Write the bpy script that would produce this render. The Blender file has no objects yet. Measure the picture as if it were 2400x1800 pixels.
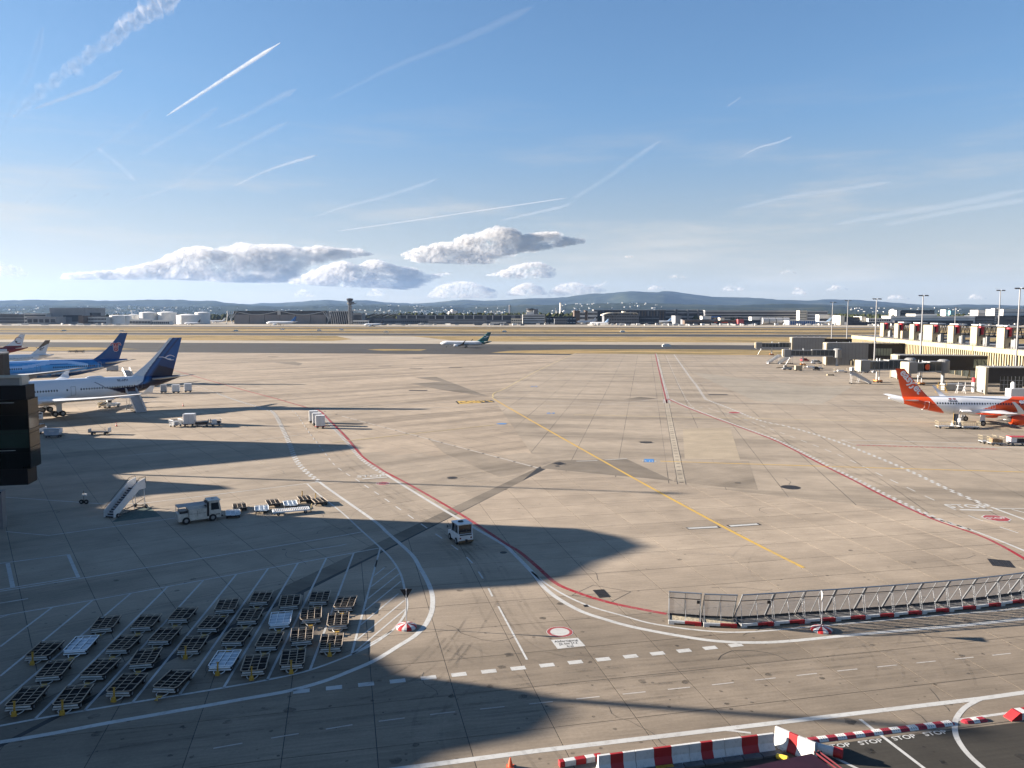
import bpy, bmesh, math, random
from math import sin, cos, pi, radians, sqrt, atan2, atan, degrees
from mathutils import Vector, Matrix
random.seed(11)
S = bpy.context.scene
COL = S.collection

# ------------------------------------------------------------------ camera, world, sun, exposure
FOC, HOR, PCX, PCY, CAMZ = 1840.0, 735.0, 1200.0, 900.0, 23.6
PITCH = atan((PCY - HOR) / FOC)
cam_d = bpy.data.cameras.new('camera')
cam = bpy.data.objects.new('camera', cam_d)
COL.objects.link(cam)
cam.location = (0, 0, CAMZ)
cam.rotation_euler = (pi / 2 - PITCH, 0, 0)
cam_d.sensor_width = 36.0
cam_d.lens = 36.0 * FOC / 2400.0
cam_d.clip_start = 0.5
cam_d.clip_end = 300000.0
S.camera = cam

SUN_EL = radians(14.6)
SUN_AZ = radians(-81.2)              # clockwise from +Y
W = bpy.data.worlds.new('World')
S.world = W
W.use_nodes = True
wn, wl = W.node_tree.nodes, W.node_tree.links
sky = wn.new('ShaderNodeTexSky')
sky.sky_type = 'NISHITA'
sky.sun_disc = False
sky.sun_elevation = SUN_EL
sky.sun_rotation = SUN_AZ
sky.altitude = 100
sky.air_density = 1.0
sky.dust_density = 0.35
sky.ozone_density = 3.0
bg = wn['Background']
bg.inputs[1].default_value = 0.05
# thin high cloud veils stretched along the horizon, the same all round
tco = wn.new('ShaderNodeTexCoord'); sx_ = wn.new('ShaderNodeSeparateXYZ'); wl.new(tco.outputs['Generated'], sx_.inputs[0])
hue = wn.new('ShaderNodeMixRGB'); hue.blend_type = 'MULTIPLY'; hue.inputs[0].default_value = 1.0; hue.inputs[2].default_value = (0.70, 0.83, 1.0, 1)
# soft shoulder on the sky so that the sunward horizon keeps its colour, the same in every direction
sh1 = wn.new('ShaderNodeVectorMath'); sh1.operation = 'MULTIPLY_ADD'; wl.new(sky.outputs[0], sh1.inputs[0]); sh1.inputs[1].default_value = (0.10, 0.10, 0.10); sh1.inputs[2].default_value = (1, 1, 1)
sh2 = wn.new('ShaderNodeVectorMath'); sh2.operation = 'DIVIDE'; wl.new(sky.outputs[0], sh2.inputs[0]); wl.new(sh1.outputs[0], sh2.inputs[1])
wl.new(sh2.outputs[0], hue.inputs[1])
mp = wn.new('ShaderNodeMapping'); mp.inputs['Scale'].default_value = (2.2, 2.2, 17.0); mp.inputs['Rotation'].default_value = (0.10, 0.06, 0.4); wl.new(tco.outputs['Generated'], mp.inputs[0])
ns = wn.new('ShaderNodeTexNoise'); ns.inputs['Scale'].default_value = 1.6; ns.inputs['Detail'].default_value = 9; ns.inputs['Roughness'].default_value = 0.62; wl.new(mp.outputs[0], ns.inputs['Vector'])
rp = wn.new('ShaderNodeMapRange'); rp.interpolation_type = 'SMOOTHSTEP'; rp.inputs['From Min'].default_value = 0.46; rp.inputs['From Max'].default_value = 0.78; wl.new(ns.outputs['Fac'], rp.inputs['Value'])
el = wn.new('ShaderNodeMapRange'); el.interpolation_type = 'SMOOTHSTEP'; el.inputs['From Min'].default_value = 0.30; el.inputs['From Max'].default_value = 0.05; wl.new(sx_.outputs[2], el.inputs['Value'])
ml = wn.new('ShaderNodeMath'); ml.operation = 'MULTIPLY'; wl.new(rp.outputs[0], ml.inputs[0]); wl.new(el.outputs[0], ml.inputs[1])
ml2 = wn.new('ShaderNodeMath'); ml2.operation = 'MULTIPLY'; wl.new(ml.outputs[0], ml2.inputs[0]); ml2.inputs[1].default_value = 0.6
veil = wn.new('ShaderNodeMixRGB'); wl.new(ml2.outputs[0], veil.inputs[0]); wl.new(hue.outputs[0], veil.inputs[1]); veil.inputs[2].default_value = (3.5, 3.15, 2.75, 1)
# the low air is milky: colour drains out of the sky towards the horizon
bw = wn.new('ShaderNodeRGBToBW'); wl.new(veil.outputs[0], bw.inputs[0])
cream = wn.new('ShaderNodeMixRGB'); cream.blend_type = 'MULTIPLY'; cream.inputs[0].default_value = 1; wl.new(bw.outputs[0], cream.inputs[1]); cream.inputs[2].default_value = (1.04, 1.0, 0.90, 1)
lo = wn.new('ShaderNodeMapRange'); lo.interpolation_type = 'SMOOTHSTEP'; lo.inputs['From Min'].default_value = 0.26; lo.inputs['From Max'].default_value = 0.0; lo.inputs['To Max'].default_value = 0.8; wl.new(sx_.outputs[2], lo.inputs['Value'])
mk = wn.new('ShaderNodeMixRGB'); wl.new(lo.outputs[0], mk.inputs[0]); wl.new(veil.outputs[0], mk.inputs[1]); wl.new(cream.outputs[0], mk.inputs[2])
wl.new(mk.outputs[0], bg.inputs[0])

sun_d = bpy.data.lights.new('sun', 'SUN')
sun = bpy.data.objects.new('sun', sun_d)
COL.objects.link(sun)
sun_d.energy = 5.0
sun_d.angle = radians(0.53)
sun_d.color = (1.0, 0.89, 0.77)
sdir = Vector((sin(SUN_AZ) * cos(SUN_EL), cos(SUN_AZ) * cos(SUN_EL), sin(SUN_EL)))
sun.rotation_euler = sdir.to_track_quat('Z', 'Y').to_euler()
sun.location = sdir * 400
S.view_settings.view_transform = 'Standard'
S.view_settings.look = 'None'
S.view_settings.gamma = 1.0
S.view_settings.exposure = 2.3
S.view_settings.use_curve_mapping = False
S.cycles.max_bounces = 6
S.cycles.volume_bounces = 0
S.cycles.transparent_max_bounces = 72
S.cycles.use_denoising = True

# ------------------------------------------------------------------ survey: photo measurement -> place in the world
def G(px, py, z=0.0):
    a, b = (px - PCX) / FOC, (PCY - py) / FOC
    dy, dz = cos(PITCH) + b * sin(PITCH), -sin(PITCH) + b * cos(PITCH)
    t = (z - CAMZ) / dz
    return (a * t, dy * t)
def at(px, py, Y):
    a, b = (px - PCX) / FOC, (PCY - py) / FOC
    dy, dz = cos(PITCH) + b * sin(PITCH), -sin(PITCH) + b * cos(PITCH)
    t = Y / dy
    return (a * t, Y, CAMZ + dz * t)

# ------------------------------------------------------------------ materials
MATS = {}
def nt(m):
    m.use_nodes = True
    return m.node_tree.nodes, m.node_tree.links
def pm(name, col, rough=0.55, metal=0.0, var=0.12, scale=1.5, dirt=0.0, spec=0.4, coords='Object'):
    """paint / plastic / metal with a little mottling and wear"""
    if name in MATS: return MATS[name]
    m = bpy.data.materials.new(name)
    n, l = nt(m)
    b = n['Principled BSDF']
    b.inputs['Roughness'].default_value = rough
    b.inputs['Metallic'].default_value = metal
    b.inputs['Specular IOR Level'].default_value = spec
    tc = n.new('ShaderNodeTexCoord')
    no = n.new('ShaderNodeTexNoise'); no.inputs['Scale'].default_value = scale; no.inputs['Detail'].default_value = 6
    l.new(tc.outputs[coords], no.inputs['Vector'])
    r = n.new('ShaderNodeValToRGB')
    r.color_ramp.elements[0].position = 0.3; r.color_ramp.elements[1].position = 0.72
    c = Vector(col[:3])
    lo, hi = c * (1 - var), c * (1 + var * 0.6)
    r.color_ramp.elements[0].color = (*lo, 1); r.color_ramp.elements[1].color = (*hi, 1)
    l.new(no.outputs['Fac'], r.inputs[0])
    out = r.outputs[0]
    if dirt > 0:
        n2 = n.new('ShaderNodeTexNoise'); n2.inputs['Scale'].default_value = scale * 3.1; n2.inputs['Detail'].default_value = 9
        n2.inputs['Roughness'].default_value = 0.7
        l.new(tc.outputs[coords], n2.inputs['Vector'])
        r2 = n.new('ShaderNodeValToRGB'); r2.color_ramp.elements[0].position = 0.52; r2.color_ramp.elements[1].position = 0.72
        r2.color_ramp.elements[1].color = (dirt, dirt, dirt, 1)
        l.new(n2.outputs['Fac'], r2.inputs[0])
        mx = n.new('ShaderNodeMixRGB'); mx.inputs[2].default_value = (0.05, 0.04, 0.03, 1)
        l.new(r2.outputs[0], mx.inputs[0]); l.new(out, mx.inputs[1]); out = mx.outputs[0]
    l.new(out, b.inputs['Base Color'])
    MATS[name] = m
    return m
def glass(name, col=(0.015, 0.02, 0.025), rough=0.06, spec=0.6):
    if name in MATS: return MATS[name]
    m = pm(name, col, rough, 0.0, 0.3, 0.25, spec=spec)
    return m

class NB:
    """small node builder"""
    def __init__(s, m):
        s.n, s.l = nt(m); s.b = s.n['Principled BSDF']
    def v(s, x):
        return x
    def math(s, op, a, b=None, c=None):
        k = s.n.new('ShaderNodeMath'); k.operation = op
        for i, x in enumerate((a, b, c)):
            if x is None: continue
            if isinstance(x, (int, float)): k.inputs[i].default_value = x
            else: s.l.new(x, k.inputs[i])
        return k.outputs[0]
    def noise(s, vec, scale, detail=5, rough=0.55):
        k = s.n.new('ShaderNodeTexNoise'); k.inputs['Scale'].default_value = scale; k.inputs['Detail'].default_value = detail
        k.inputs['Roughness'].default_value = rough
        s.l.new(vec, k.inputs['Vector']); return k.outputs['Fac']
    def ramp(s, fac, stops):
        k = s.n.new('ShaderNodeValToRGB'); cr = k.color_ramp
        while len(cr.elements) < len(stops): cr.elements.new(0.5)
        for e, (p, c) in zip(cr.elements, stops):
            e.position = p
            e.color = (c, c, c, 1) if isinstance(c, (int, float)) else (*c, 1)
        s.l.new(fac, k.inputs[0]); return k.outputs[0]
    def mix(s, fac, a, b, mode='MIX'):
        k = s.n.new('ShaderNodeMixRGB'); k.blend_type = mode
        for i, x in enumerate((fac, a, b)):
            if isinstance(x, (int, float)): k.inputs[i].default_value = x if i == 0 else (x, x, x, 1)
            elif isinstance(x, tuple): k.inputs[i].default_value = (*x, 1)
            else: s.l.new(x, k.inputs[i])
        return k.outputs[0]
    def pos(s):
        return s.n.new('ShaderNodeNewGeometry').outputs['Position']
    def mapped(s, vec, rot=0.0, scale=(1, 1, 1), loc=(0, 0, 0)):
        k = s.n.new('ShaderNodeMapping'); k.inputs['Rotation'].default_value = (0, 0, rot)
        k.inputs['Scale'].default_value = scale; k.inputs['Location'].default_value = loc
        s.l.new(vec, k.inputs['Vector']); return k.outputs[0]
    def sep(s, vec):
        k = s.n.new('ShaderNodeSeparateXYZ'); s.l.new(vec, k.inputs[0]); return k.outputs

def concrete(name, base, rot, joint=None, slabs=False, tint=1.0, off=(0, 0), streak=0.5):
    """weathered apron concrete; rot = turn of the slab grid; joint=(w,h) draws the far joints"""
    m = bpy.data.materials.new(name)
    k = NB(m); p = k.pos()
    k.b.inputs['Roughness'].default_value = 0.82
    k.b.inputs['Specular IOR Level'].default_value = 0.22
    q = k.mapped(p, rot, (1, 1, 1))
    c = Vector(base) * tint
    big = k.noise(p, 0.035, 4, 0.6)
    mid = k.noise(p, 0.28, 7, 0.65)
    fin = k.noise(p, 5.0, 6, 0.7)
    brush = k.noise(k.mapped(q, 0, (0.35, 5.0, 1)), 1.0, 4, 0.6)
    wide = k.noise(k.mapped(q, 0, (0.012, 0.11, 1)), 1.0, 5, 0.62)
    col = k.ramp(mid, [(0.25, tuple(c * 0.86)), (0.5, tuple(c)), (0.75, tuple(c * 1.13))])
    col = k.mix(0.42, col, k.ramp(big, [(0.3, 0.68), (0.7, 1.25)]), 'MULTIPLY')
    col = k.mix(0.5, col, k.ramp(fin, [(0.3, 0.78), (0.7, 1.2)]), 'MULTIPLY')
    col = k.mix(0.45, col, k.ramp(brush, [(0.32, 0.74), (0.68, 1.22)]), 'MULTIPLY')
    col = k.mix(streak, col, k.ramp(wide, [(0.38, 0.62), (0.5, 1.0), (0.66, 1.2)]), 'MULTIPLY')
    # dark oil spots and tyre scuffs
    sp = k.noise(p, 1.1, 3, 0.5)
    col = k.mix(k.ramp(sp, [(0.735, 0.0), (0.765, 0.55)]), col, tuple(c * 0.45))
    wv = k.noise(k.mapped(q, 0.5, (0.02, 0.9, 1)), 1.0, 3, 0.5)
    col = k.mix(k.ramp(wv, [(0.66, 0.0), (0.76, 0.33)]), col, tuple(c * 0.5))
    wv2 = k.noise(k.mapped(q, -0.85, (0.025, 1.1, 1), (9, 4, 0)), 1.0, 3, 0.5)
    col = k.mix(k.ramp(wv2, [(0.67, 0.0), (0.78, 0.3)]), col, tuple(c * 0.5))
    if slabs:
        # the service road in front is darker, fading out further up the apron
        uu = k.sep(k.mapped(p, radians(-12.25), (1, 1, 1)))[1]
        nz = k.math('MULTIPLY_ADD', k.noise(p, .09, 3), 10.0, uu)
        col = k.mix(1.0, col, k.ramp(k.math('DIVIDE', nz, 100.0), [(0.0, 0.72), (0.58, 0.72), (0.74, 1.04)]), 'MULTIPLY')
        oi = k.n.new('ShaderNodeObjectInfo')
        col = k.mix(0.85, col, k.ramp(oi.outputs['Random'], [(0.0, 0.90), (0.35, 0.99), (1.0, 1.05)]), 'MULTIPLY')
    if joint:
        x, y, _ = k.sep(k.mapped(p, rot, (1, 1, 1), (off[0], off[1], 0)))
        ix = k.math('FLOOR', k.math('DIVIDE', x, joint[0])); iy = k.math('FLOOR', k.math('DIVIDE', y, joint[1]))
        cv = k.n.new('ShaderNodeCombineXYZ'); k.l.new(ix, cv.inputs[0]); k.l.new(iy, cv.inputs[1])
        wnz = k.n.new('ShaderNodeTexWhiteNoise'); k.l.new(cv.outputs[0], wnz.inputs['Vector'])
        col = k.mix(0.8, col, k.ramp(wnz.outputs['Value'], [(0.0, 0.96), (0.6, 1.0), (1.0, 1.04)]), 'MULTIPLY')
        dx = k.math('ABSOLUTE', k.math('SUBTRACT', k.math('FRACT', k.math('DIVIDE', x, joint[0])), 0.5))
        dy = k.math('ABSOLUTE', k.math('SUBTRACT', k.math('FRACT', k.math('DIVIDE', y, joint[1])), 0.5))
        jx = k.math('GREATER_THAN', dx, 0.5 - joint[2] / joint[0]); jy = k.math('GREATER_THAN', dy, 0.5 - joint[3] / joint[1])
        j = k.math('MAXIMUM', jx, k.math('MULTIPLY', jy, 0.75))
        # sealant worn away here and there
        j = k.math('MULTIPLY', j, k.ramp(k.noise(p, 0.05, 2), [(0.36, 0.25), (0.6, 0.95)]))
        col = k.mix(j, col, (0.035, 0.032, 0.03))
    k.l.new(col, k.b.inputs['Base Color'])
    bmp = k.n.new('ShaderNodeBump'); bmp.inputs['Strength'].default_value = 0.25; bmp.inputs['Distance'].default_value = 0.02
    k.l.new(fin, bmp.inputs['Height']); k.l.new(bmp.outputs[0], k.b.inputs['Normal'])
    MATS[name] = m
    return m

# ------------------------------------------------------------------ mesh builder
class MB:
    def __init__(s): s.v, s.f, s.m = [], [], []
    def quad(s, pts, m=0):
        i = len(s.v); s.v += [tuple(p) for p in pts]; s.f.append(tuple(range(i, i + len(pts)))); s.m.append(m); return s
    def box(s, c, d, rz=0.0, m=0, ry=0.0, rx=0.0):
        R = Matrix.Rotation(rz, 3, 'Z') @ Matrix.Rotation(ry, 3, 'Y') @ Matrix.Rotation(rx, 3, 'X')
        i = len(s.v)
        for z in (-1, 1):
            for x, y in ((-1, -1), (1, -1), (1, 1), (-1, 1)):
                s.v.append(tuple(R @ Vector((x * d[0] / 2, y * d[1] / 2, z * d[2] / 2)) + Vector(c)))
        for f in ((3, 2, 1, 0), (4, 5, 6, 7), (0, 1, 5, 4), (1, 2, 6, 5), (2, 3, 7, 6), (3, 0, 4, 7)):
            s.f.append(tuple(i + k for k in f)); s.m.append(m)
        return s
    def bx(s, x0, x1, y0, y1, z0, z1, m=0):
        return s.box(((x0 + x1) / 2, (y0 + y1) / 2, (z0 + z1) / 2), (abs(x1 - x0), abs(y1 - y0), abs(z1 - z0)), 0, m)
    def prism(s, poly, z0, z1, m=0, M=None):
        """polygon (ccw, xy) pulled up from z0 to z1"""
        i, n = len(s.v), len(poly)
        P = [Vector((x, y, z0)) for x, y in poly] + [Vector((x, y, z1)) for x, y in poly]
        if M is not None: P = [M @ p for p in P]
        s.v += [tuple(p) for p in P]
        s.f.append(tuple(i + n - 1 - k for k in range(n))); s.m.append(m)
        s.f.append(tuple(i + n + k for k in range(n))); s.m.append(m)
        for k in range(n):
            s.f.append((i + k, i + (k + 1) % n, i + n + (k + 1) % n, i + n + k)); s.m.append(m)
        return s
    def loft(s, rings, m=0, caps=True, closed=True, mf=None):
        i0 = len(s.v); n = len(rings[0])
        for r in rings: s.v += [tuple(p) for p in r]
        for a in range(len(rings) - 1):
            for k in range(n if closed else n - 1):
                q = (i0 + a * n + k, i0 + a * n + (k + 1) % n, i0 + (a + 1) * n + (k + 1) % n, i0 + (a + 1) * n + k)
                s.f.append(q)
                if mf:
                    c = sum((Vector(s.v[j]) for j in q), Vector()) / 4
                    s.m.append(mf(c))
                else: s.m.append(m)
        if caps:
            for idx, rev in ((0, True), (len(rings) - 1, False)):
                f = [i0 + idx * n + k for k in range(n)]
                if rev: f.reverse()
                s.f.append(tuple(f))
                s.m.append(mf(sum((Vector(s.v[j]) for j in f), Vector()) / n) if mf else m)
        return s
    def tube(s, p0, p1, r, n=6, m=0, r1=None):
        p0, p1 = Vector(p0), Vector(p1); d = (p1 - p0)
        if d.length < 1e-6: return s
        d.normalize(); a = d.orthogonal().normalized(); b = d.cross(a)
        r1 = r if r1 is None else r1
        return s.loft([[p + (a * cos(2 * pi * k / n) + b * sin(2 * pi * k / n)) * q for k in range(n)] for p, q in ((p0, r), (p1, r1))], m)
    def path(s, pts, r, n=6, m=0):
        for a, b in zip(pts, pts[1:]): s.tube(a, b, r, n, m)
        return s
    def lathe(s, prof, c, axis='X', n=16, m=0, mf=None):
        """prof = [(along, radius)]"""
        rings = []
        for t, r in prof:
            ring = []
            for k in range(n):
                a, b = r * cos(2 * pi * k / n), r * sin(2 * pi * k / n)
                q = {'X': (t, a, b), 'Y': (-a, t, b), 'Z': (a, b, t)}[axis]
                ring.append(Vector(q) + Vector(c))
            rings.append(ring)
        return s.loft(rings, m, True, True, mf)
    def wheel(s, c, r, w, axis='Y', n=16, m=0, mh=None):
        s.lathe([(-w / 2, r * .55), (-w / 2, r * .9), (-w * .35, r), (w * .35, r), (w / 2, r * .9), (w / 2, r * .55)], c, axis, n, m)
        return s
    def build(s, name, mats, parent=None, smooth=False, bevel=0, mesh_only=False):
        me = bpy.data.meshes.new(name)
        me.from_pydata(s.v, [], s.f)
        if not isinstance(mats, (list, tuple)): mats = [mats]
        for q in mats: me.materials.append(q)
        if len(mats) > 1: me.polygons.foreach_set('material_index', s.m)
        if smooth: me.polygons.foreach_set('use_smooth', [True] * len(me.polygons))
        me.update()
        if mesh_only: return me
        o = bpy.data.objects.new(name, me); COL.objects.link(o)
        if parent is not None: o.parent = parent
        if bevel:
            bm = o.modifiers.new('bevel', 'BEVEL'); bm.width = bevel; bm.segments = 2; bm.limit_method = 'ANGLE'
        if smooth and not isinstance(smooth, bool):
            me.set_sharp_from_angle(angle=smooth)
        return o

def thing(name, label, cat, loc=(0, 0, 0), rz=0.0, group=None):
    o = bpy.data.objects.new(name, None); COL.objects.link(o)
    o.location = loc; o.rotation_euler = (0, 0, rz); o.empty_display_size = 0.3
    o['label'] = label; o['category'] = cat
    if group: o['group'] = group
    return o
def tag(o, label, cat, group=None, loc=None, rz=None):
    o['label'] = label; o['category'] = cat
    if group: o['group'] = group
    if loc is not None: o.location = loc
    if rz is not None: o.rotation_euler = (0, 0, rz)
    return o
def kind(o, k):
    o['kind'] = k; return o
def dup(root, loc, rz, label, group=None):
    def cp(o, par):
        c = o.copy(); COL.objects.link(c)
        if par is not None: c.parent = par
        for ch in list(o.children): cp(ch, c)
        return c
    r = cp(root, None)
    r.location = loc; r.rotation_euler = (0, 0, rz); r['label'] = label
    if group: r['group'] = group
    return r
_tn = [0]
def text_mesh(txt, size, bold=0.0, shear=0.0, align='CENTER', space=1.0):
    cu = bpy.data.curves.new('lettering', 'FONT')
    cu.body = txt; cu.size = size; cu.offset = bold; cu.shear = shear
    cu.align_x = align; cu.align_y = 'CENTER'; cu.resolution_u = 3; cu.space_character = space
    o = bpy.data.objects.new('lettering', cu)
    COL.objects.link(o)
    bpy.context.view_layer.update()
    me = bpy.data.meshes.new_from_object(o.evaluated_get(bpy.context.evaluated_depsgraph_get()))
    bpy.data.objects.remove(o); 
    return me
def xf_text(me, fn):
    for v in me.vertices: v.co = fn(v.co.copy())
    return me
def place_mesh(name, me, mat, parent):
    me.materials.clear(); me.materials.append(mat)
    o = bpy.data.objects.new(name, me); COL.objects.link(o); o.parent = parent
    return o
# ------------------------------------------------------------------ common materials
M_WHITE = pm('worn_white_paint', (0.62, 0.62, 0.60), 0.6, 0, 0.18, 2.0, 0.5)
def road_paint(name, col, wear=0.62):
    m = bpy.data.materials.new(name); k = NB(m); p = k.pos()
    k.b.inputs['Roughness'].default_value = 0.75; k.b.inputs['Specular IOR Level'].default_value = 0.2
    a = k.noise(p, 2.2, 8, 0.75); b = k.noise(p, 0.18, 4, 0.6)
    c = k.mix(k.ramp(a, [(0.5, 0.0), (0.68, wear)]), col, (0.2, 0.185, 0.165))
    c = k.mix(k.ramp(b, [(0.35, 0.28), (0.6, 0.0)]), c, (0.2, 0.185, 0.165))
    k.l.new(c, k.b.inputs['Base Color']); MATS[name] = m
    return m
P_WHITE = road_paint('white_road_paint', (0.42, 0.42, 0.40))
P_FADED = road_paint('faded_white_road_paint', (0.38, 0.36, 0.33), 0.8)
P_RED = road_paint('red_road_paint', (0.25, 0.014, 0.022))
P_PALE_RED = road_paint('pale_red_road_paint', (0.36, 0.13, 0.11), 0.7)
P_YEL = road_paint('yellow_road_paint', (0.48, 0.30, 0.05))
P_PALE_YEL = road_paint('pale_yellow_road_paint', (0.46, 0.36, 0.17), 0.8)
P_BLUE = road_paint('blue_road_paint', (0.04, 0.17, 0.40))
P_BLACK = road_paint('black_road_paint', (0.02, 0.02, 0.02), 0.3)
P_GREEN = road_paint('dark_green_road_paint', (0.045, 0.075, 0.065), 0.5)
CONC = (0.272, 0.222, 0.166)
C_SLAB = concrete('slab_concrete', CONC, radians(-12.25), slabs=True)
C_SLAB2 = concrete('old_slab_concrete', (0.256, 0.212, 0.160), radians(-35), slabs=True)
C_DFIELD = concrete('apron_concrete', (0.278, 0.225, 0.166), radians(-35), joint=(5, 5, 0.035, 0.03), off=(2, 2.8), streak=0.8)
C_CFIELD = concrete('pier_concrete', (0.264, 0.219, 0.165), radians(9.6), joint=(7.5, 15, 0.05, 0.035), off=(3.9, 1), streak=0.7)
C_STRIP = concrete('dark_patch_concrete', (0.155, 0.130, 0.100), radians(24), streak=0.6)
C_LIGHT = concrete('taxiway_concrete', (0.31, 0.265, 0.20), radians(-6.5), streak=0.5)
C_RAMP = concrete('asphalt', (0.042, 0.038, 0.031), radians(-12), streak=0.3)
C_TAXI = concrete('runway_asphalt', (0.036, 0.034, 0.032), radians(6.5), streak=0.6)
M_JOINT = pm('joint_sealant', (0.018, 0.017, 0.016), 0.7, 0, 0.3, 2)

def grass_mat():
    m = bpy.data.materials.new('dry_grass'); k = NB(m); p = k.pos()
    k.b.inputs['Roughness'].default_value = 0.95; k.b.inputs['Specular IOR Level'].default_value = 0.05
    q = k.mapped(p, radians(6.5), (0.012, 0.05, 1))
    a = k.noise(q, 1.0, 7, 0.65); b = k.noise(p, 0.06, 6, 0.7); c = k.noise(p, 0.9, 4, 0.7)
    col = k.ramp(a, [(0.3, (0.11, 0.095, 0.05)), (0.44, (0.22, 0.17, 0.09)), (0.58, (0.33, 0.235, 0.11)), (0.74, (0.17, 0.12, 0.065))])
    col = k.mix(0.7, col, k.ramp(b, [(0.3, 0.55), (0.7, 1.3)]), 'MULTIPLY')
    col = k.mix(0.6, col, k.ramp(c, [(0.3, 0.6), (0.7, 1.3)]), 'MULTIPLY')
    k.l.new(col, k.b.inputs['Base Color']); return m
M_GRASS = grass_mat()

def sheet(name, pts, z, mat, parent=None, k='structure'):
    o = MB().quad([(x, y, z) for x, y in pts]).build(name, mat, parent)
    if parent is None: kind(o, k)
    return o

# ------------------------------------------------------------------ land, runways, taxiways
land = sheet('grassland', [(-23000, -2500), (23000, -2500), (23000, 25000), (-23000, 25000)], -0.30, M_GRASS)
SL = 0.114
def strip(name, s0, s1, z, mat, x0=-7000, x1=7000, taper=0):
    return sheet(name, [(x0, s0 - SL * x0), (x1, s0 - SL * x1), (x1, s1 - SL * x1 + taper), (x0, s1 - SL * x0)], z, mat)
strip('taxiway', 440, 611, -0.14, C_TAXI)
strip('taxiway_shoulder', 611, 668, -0.12, C_LIGHT)
strip('runway', 840, 928, -0.12, C_TAXI)
strip('runway_shoulder', 926, 940, -0.16, C_LIGHT)
strip('runway_shoulder', 828, 842, -0.16, C_LIGHT)
strip('taxiway', 992, 1036, -0.12, C_TAXI)
strip('runway', 1206, 1262, -0.12, C_TAXI)
strip('taxiway', 1352, 1424, -0.12, C_TAXI)
strip('far_apron', 1424, 2150, -0.12, C_LIGHT)
sheet('taxiway_link', [G(*p) for p in ((788, 787.2), (965, 788), (1010, 792), (1075, 800.4), (760, 800.4), (826, 795))], -0.11, C_LIGHT)
sheet('grass_island', [G(*p) for p in ((1150, 826.5), (1190, 822), (1330, 818.5), (1650, 818.8), (1850, 820), (2000, 822), (2000, 832), (1500, 831))], -0.10, M_GRASS)
sheet('grass_island', [G(*p) for p in ((860, 819), (890, 817.5), (1000, 818.5), (985, 822), (900, 822))], -0.10, M_GRASS)
sheet('grass_island', [G(*p) for p in ((-60, 812), (230, 814), (330, 818), (150, 822), (-60, 822))], -0.10, M_GRASS)
for pts in (((1330, 826), (1351, 818), (1362, 811), (1480, 806.8)), ((1250, 826), (1262, 820), (1230, 812), (1100, 807))):
    pass

# ------------------------------------------------------------------ the apron
EDGE_L, EDGE_R = G(-700, 818), G(2900, 843)
apron = sheet('apron', [(-340, -60), (340, -60), (420, 330), EDGE_R, EDGE_L, (-520, 330)], -0.03, C_DFIELD)
B1, B2 = Vector(G(1270, 1098)), Vector(G(2400, 1229))
bd = (B2 - B1).normalized()
CT = [tuple(B1), tuple(B2 + bd * 160)]
C_pts = [tuple(B1), tuple(B2), tuple(B2 + bd * 260), (420, 330), EDGE_R, G(1345, 828.4), G(1250, 868), G(1152, 928)]
pier_field = sheet('apron_field', C_pts, -0.004, C_CFIELD, apron)

AZB, AZD = radians(-12.25), radians(-35)
uB, vB = Vector((sin(AZB), cos(AZB))), Vector((cos(AZB), -sin(AZB)))
uD, vD = Vector((sin(AZD), cos(AZD))), Vector((cos(AZD), -sin(AZD)))
SU = [Vector(p) for p in (G(1261, 1095.6), (-15.3, 76.4), (-27.5, 49.0), (-37, 28))]     # upper-left edge of the dark strip
SD = [Vector(p) for p in (G(1223, 1128), (-12.9, 76.8), (-24.0, 51.8), (-33.5, 28))]      # lower-right edge
def side_line(a, b): 
    d = b - a; n = Vector((-d.y, d.x)).normalized(); return a, n
def clip(poly, a, n):
    """keep the side the normal points to"""
    out = []
    for i, p in enumerate(poly):
        q = poly[(i + 1) % len(poly)]
        dp, dq = (p - a).dot(n), (q - a).dot(n)
        if dp >= 0: out.append(p)
        if (dp >= 0) != (dq >= 0): out.append(p + (q - p) * (dp / (dp - dq)))
    return out
def area(poly): return 0.5 * sum(p.x * q.y - q.x * p.y for p, q in zip(poly, poly[1:] + poly[:1]))
lineD = side_line(SD[3], SD[0]); lineU = side_line(SU[3], SU[0])
lineB = side_line(B1, B2)
cand = []
for i in range(-30, 40):
    for j in range(-5, 40):
        v0, u0 = 1.47 + 5 * i, 1.55 + 5 * j
        c = vB * (v0 + 2.5) + uB * (u0 + 2.5)
        if c.y < 24 or c.y > 130 or abs(c.x) > 0.69 * c.y + 7: continue
        g = 0.024
        P = [vB * a + uB * b for a, b in ((v0 + g, u0 + g), (v0 + 5 - g, u0 + g), (v0 + 5 - g, u0 + 5 - g), (v0 + g, u0 + 5 - g))]
        Q = clip(P, SD[3], -lineD[1])
        if len(Q) > 2: Q = clip(Q, B1, -lineB[1])
        if len(Q) > 2 and area(Q) > 0.3: cand.append((c.length, Q, C_SLAB, c))
for i in range(-30, 30):
    for j in range(-5, 45):
        v0, u0 = 2.97 + 5 * i, 2.2 + 5 * j
        c = vD * (v0 + 2.5) + uD * (u0 + 2.5)
        if c.y < 24 or c.y > 130 or abs(c.x) > 0.69 * c.y + 7 : continue
        g = 0.024
        P = [vD * a + uD * b for a, b in ((v0 + g, u0 + g), (v0 + 5 - g, u0 + g), (v0 + 5 - g, u0 + 5 - g), (v0 + g, u0 + 5 - g))]
        Q = clip(P, SU[3], lineU[1])
        if len(Q) > 2 and area(Q) > 0.3: cand.append((c.length, Q, C_SLAB2, c))
cand.sort(key=lambda t: t[0])
filler = MB(); rest = {C_SLAB: MB(), C_SLAB2: MB()}; shared = {}
nslab = 0
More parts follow.
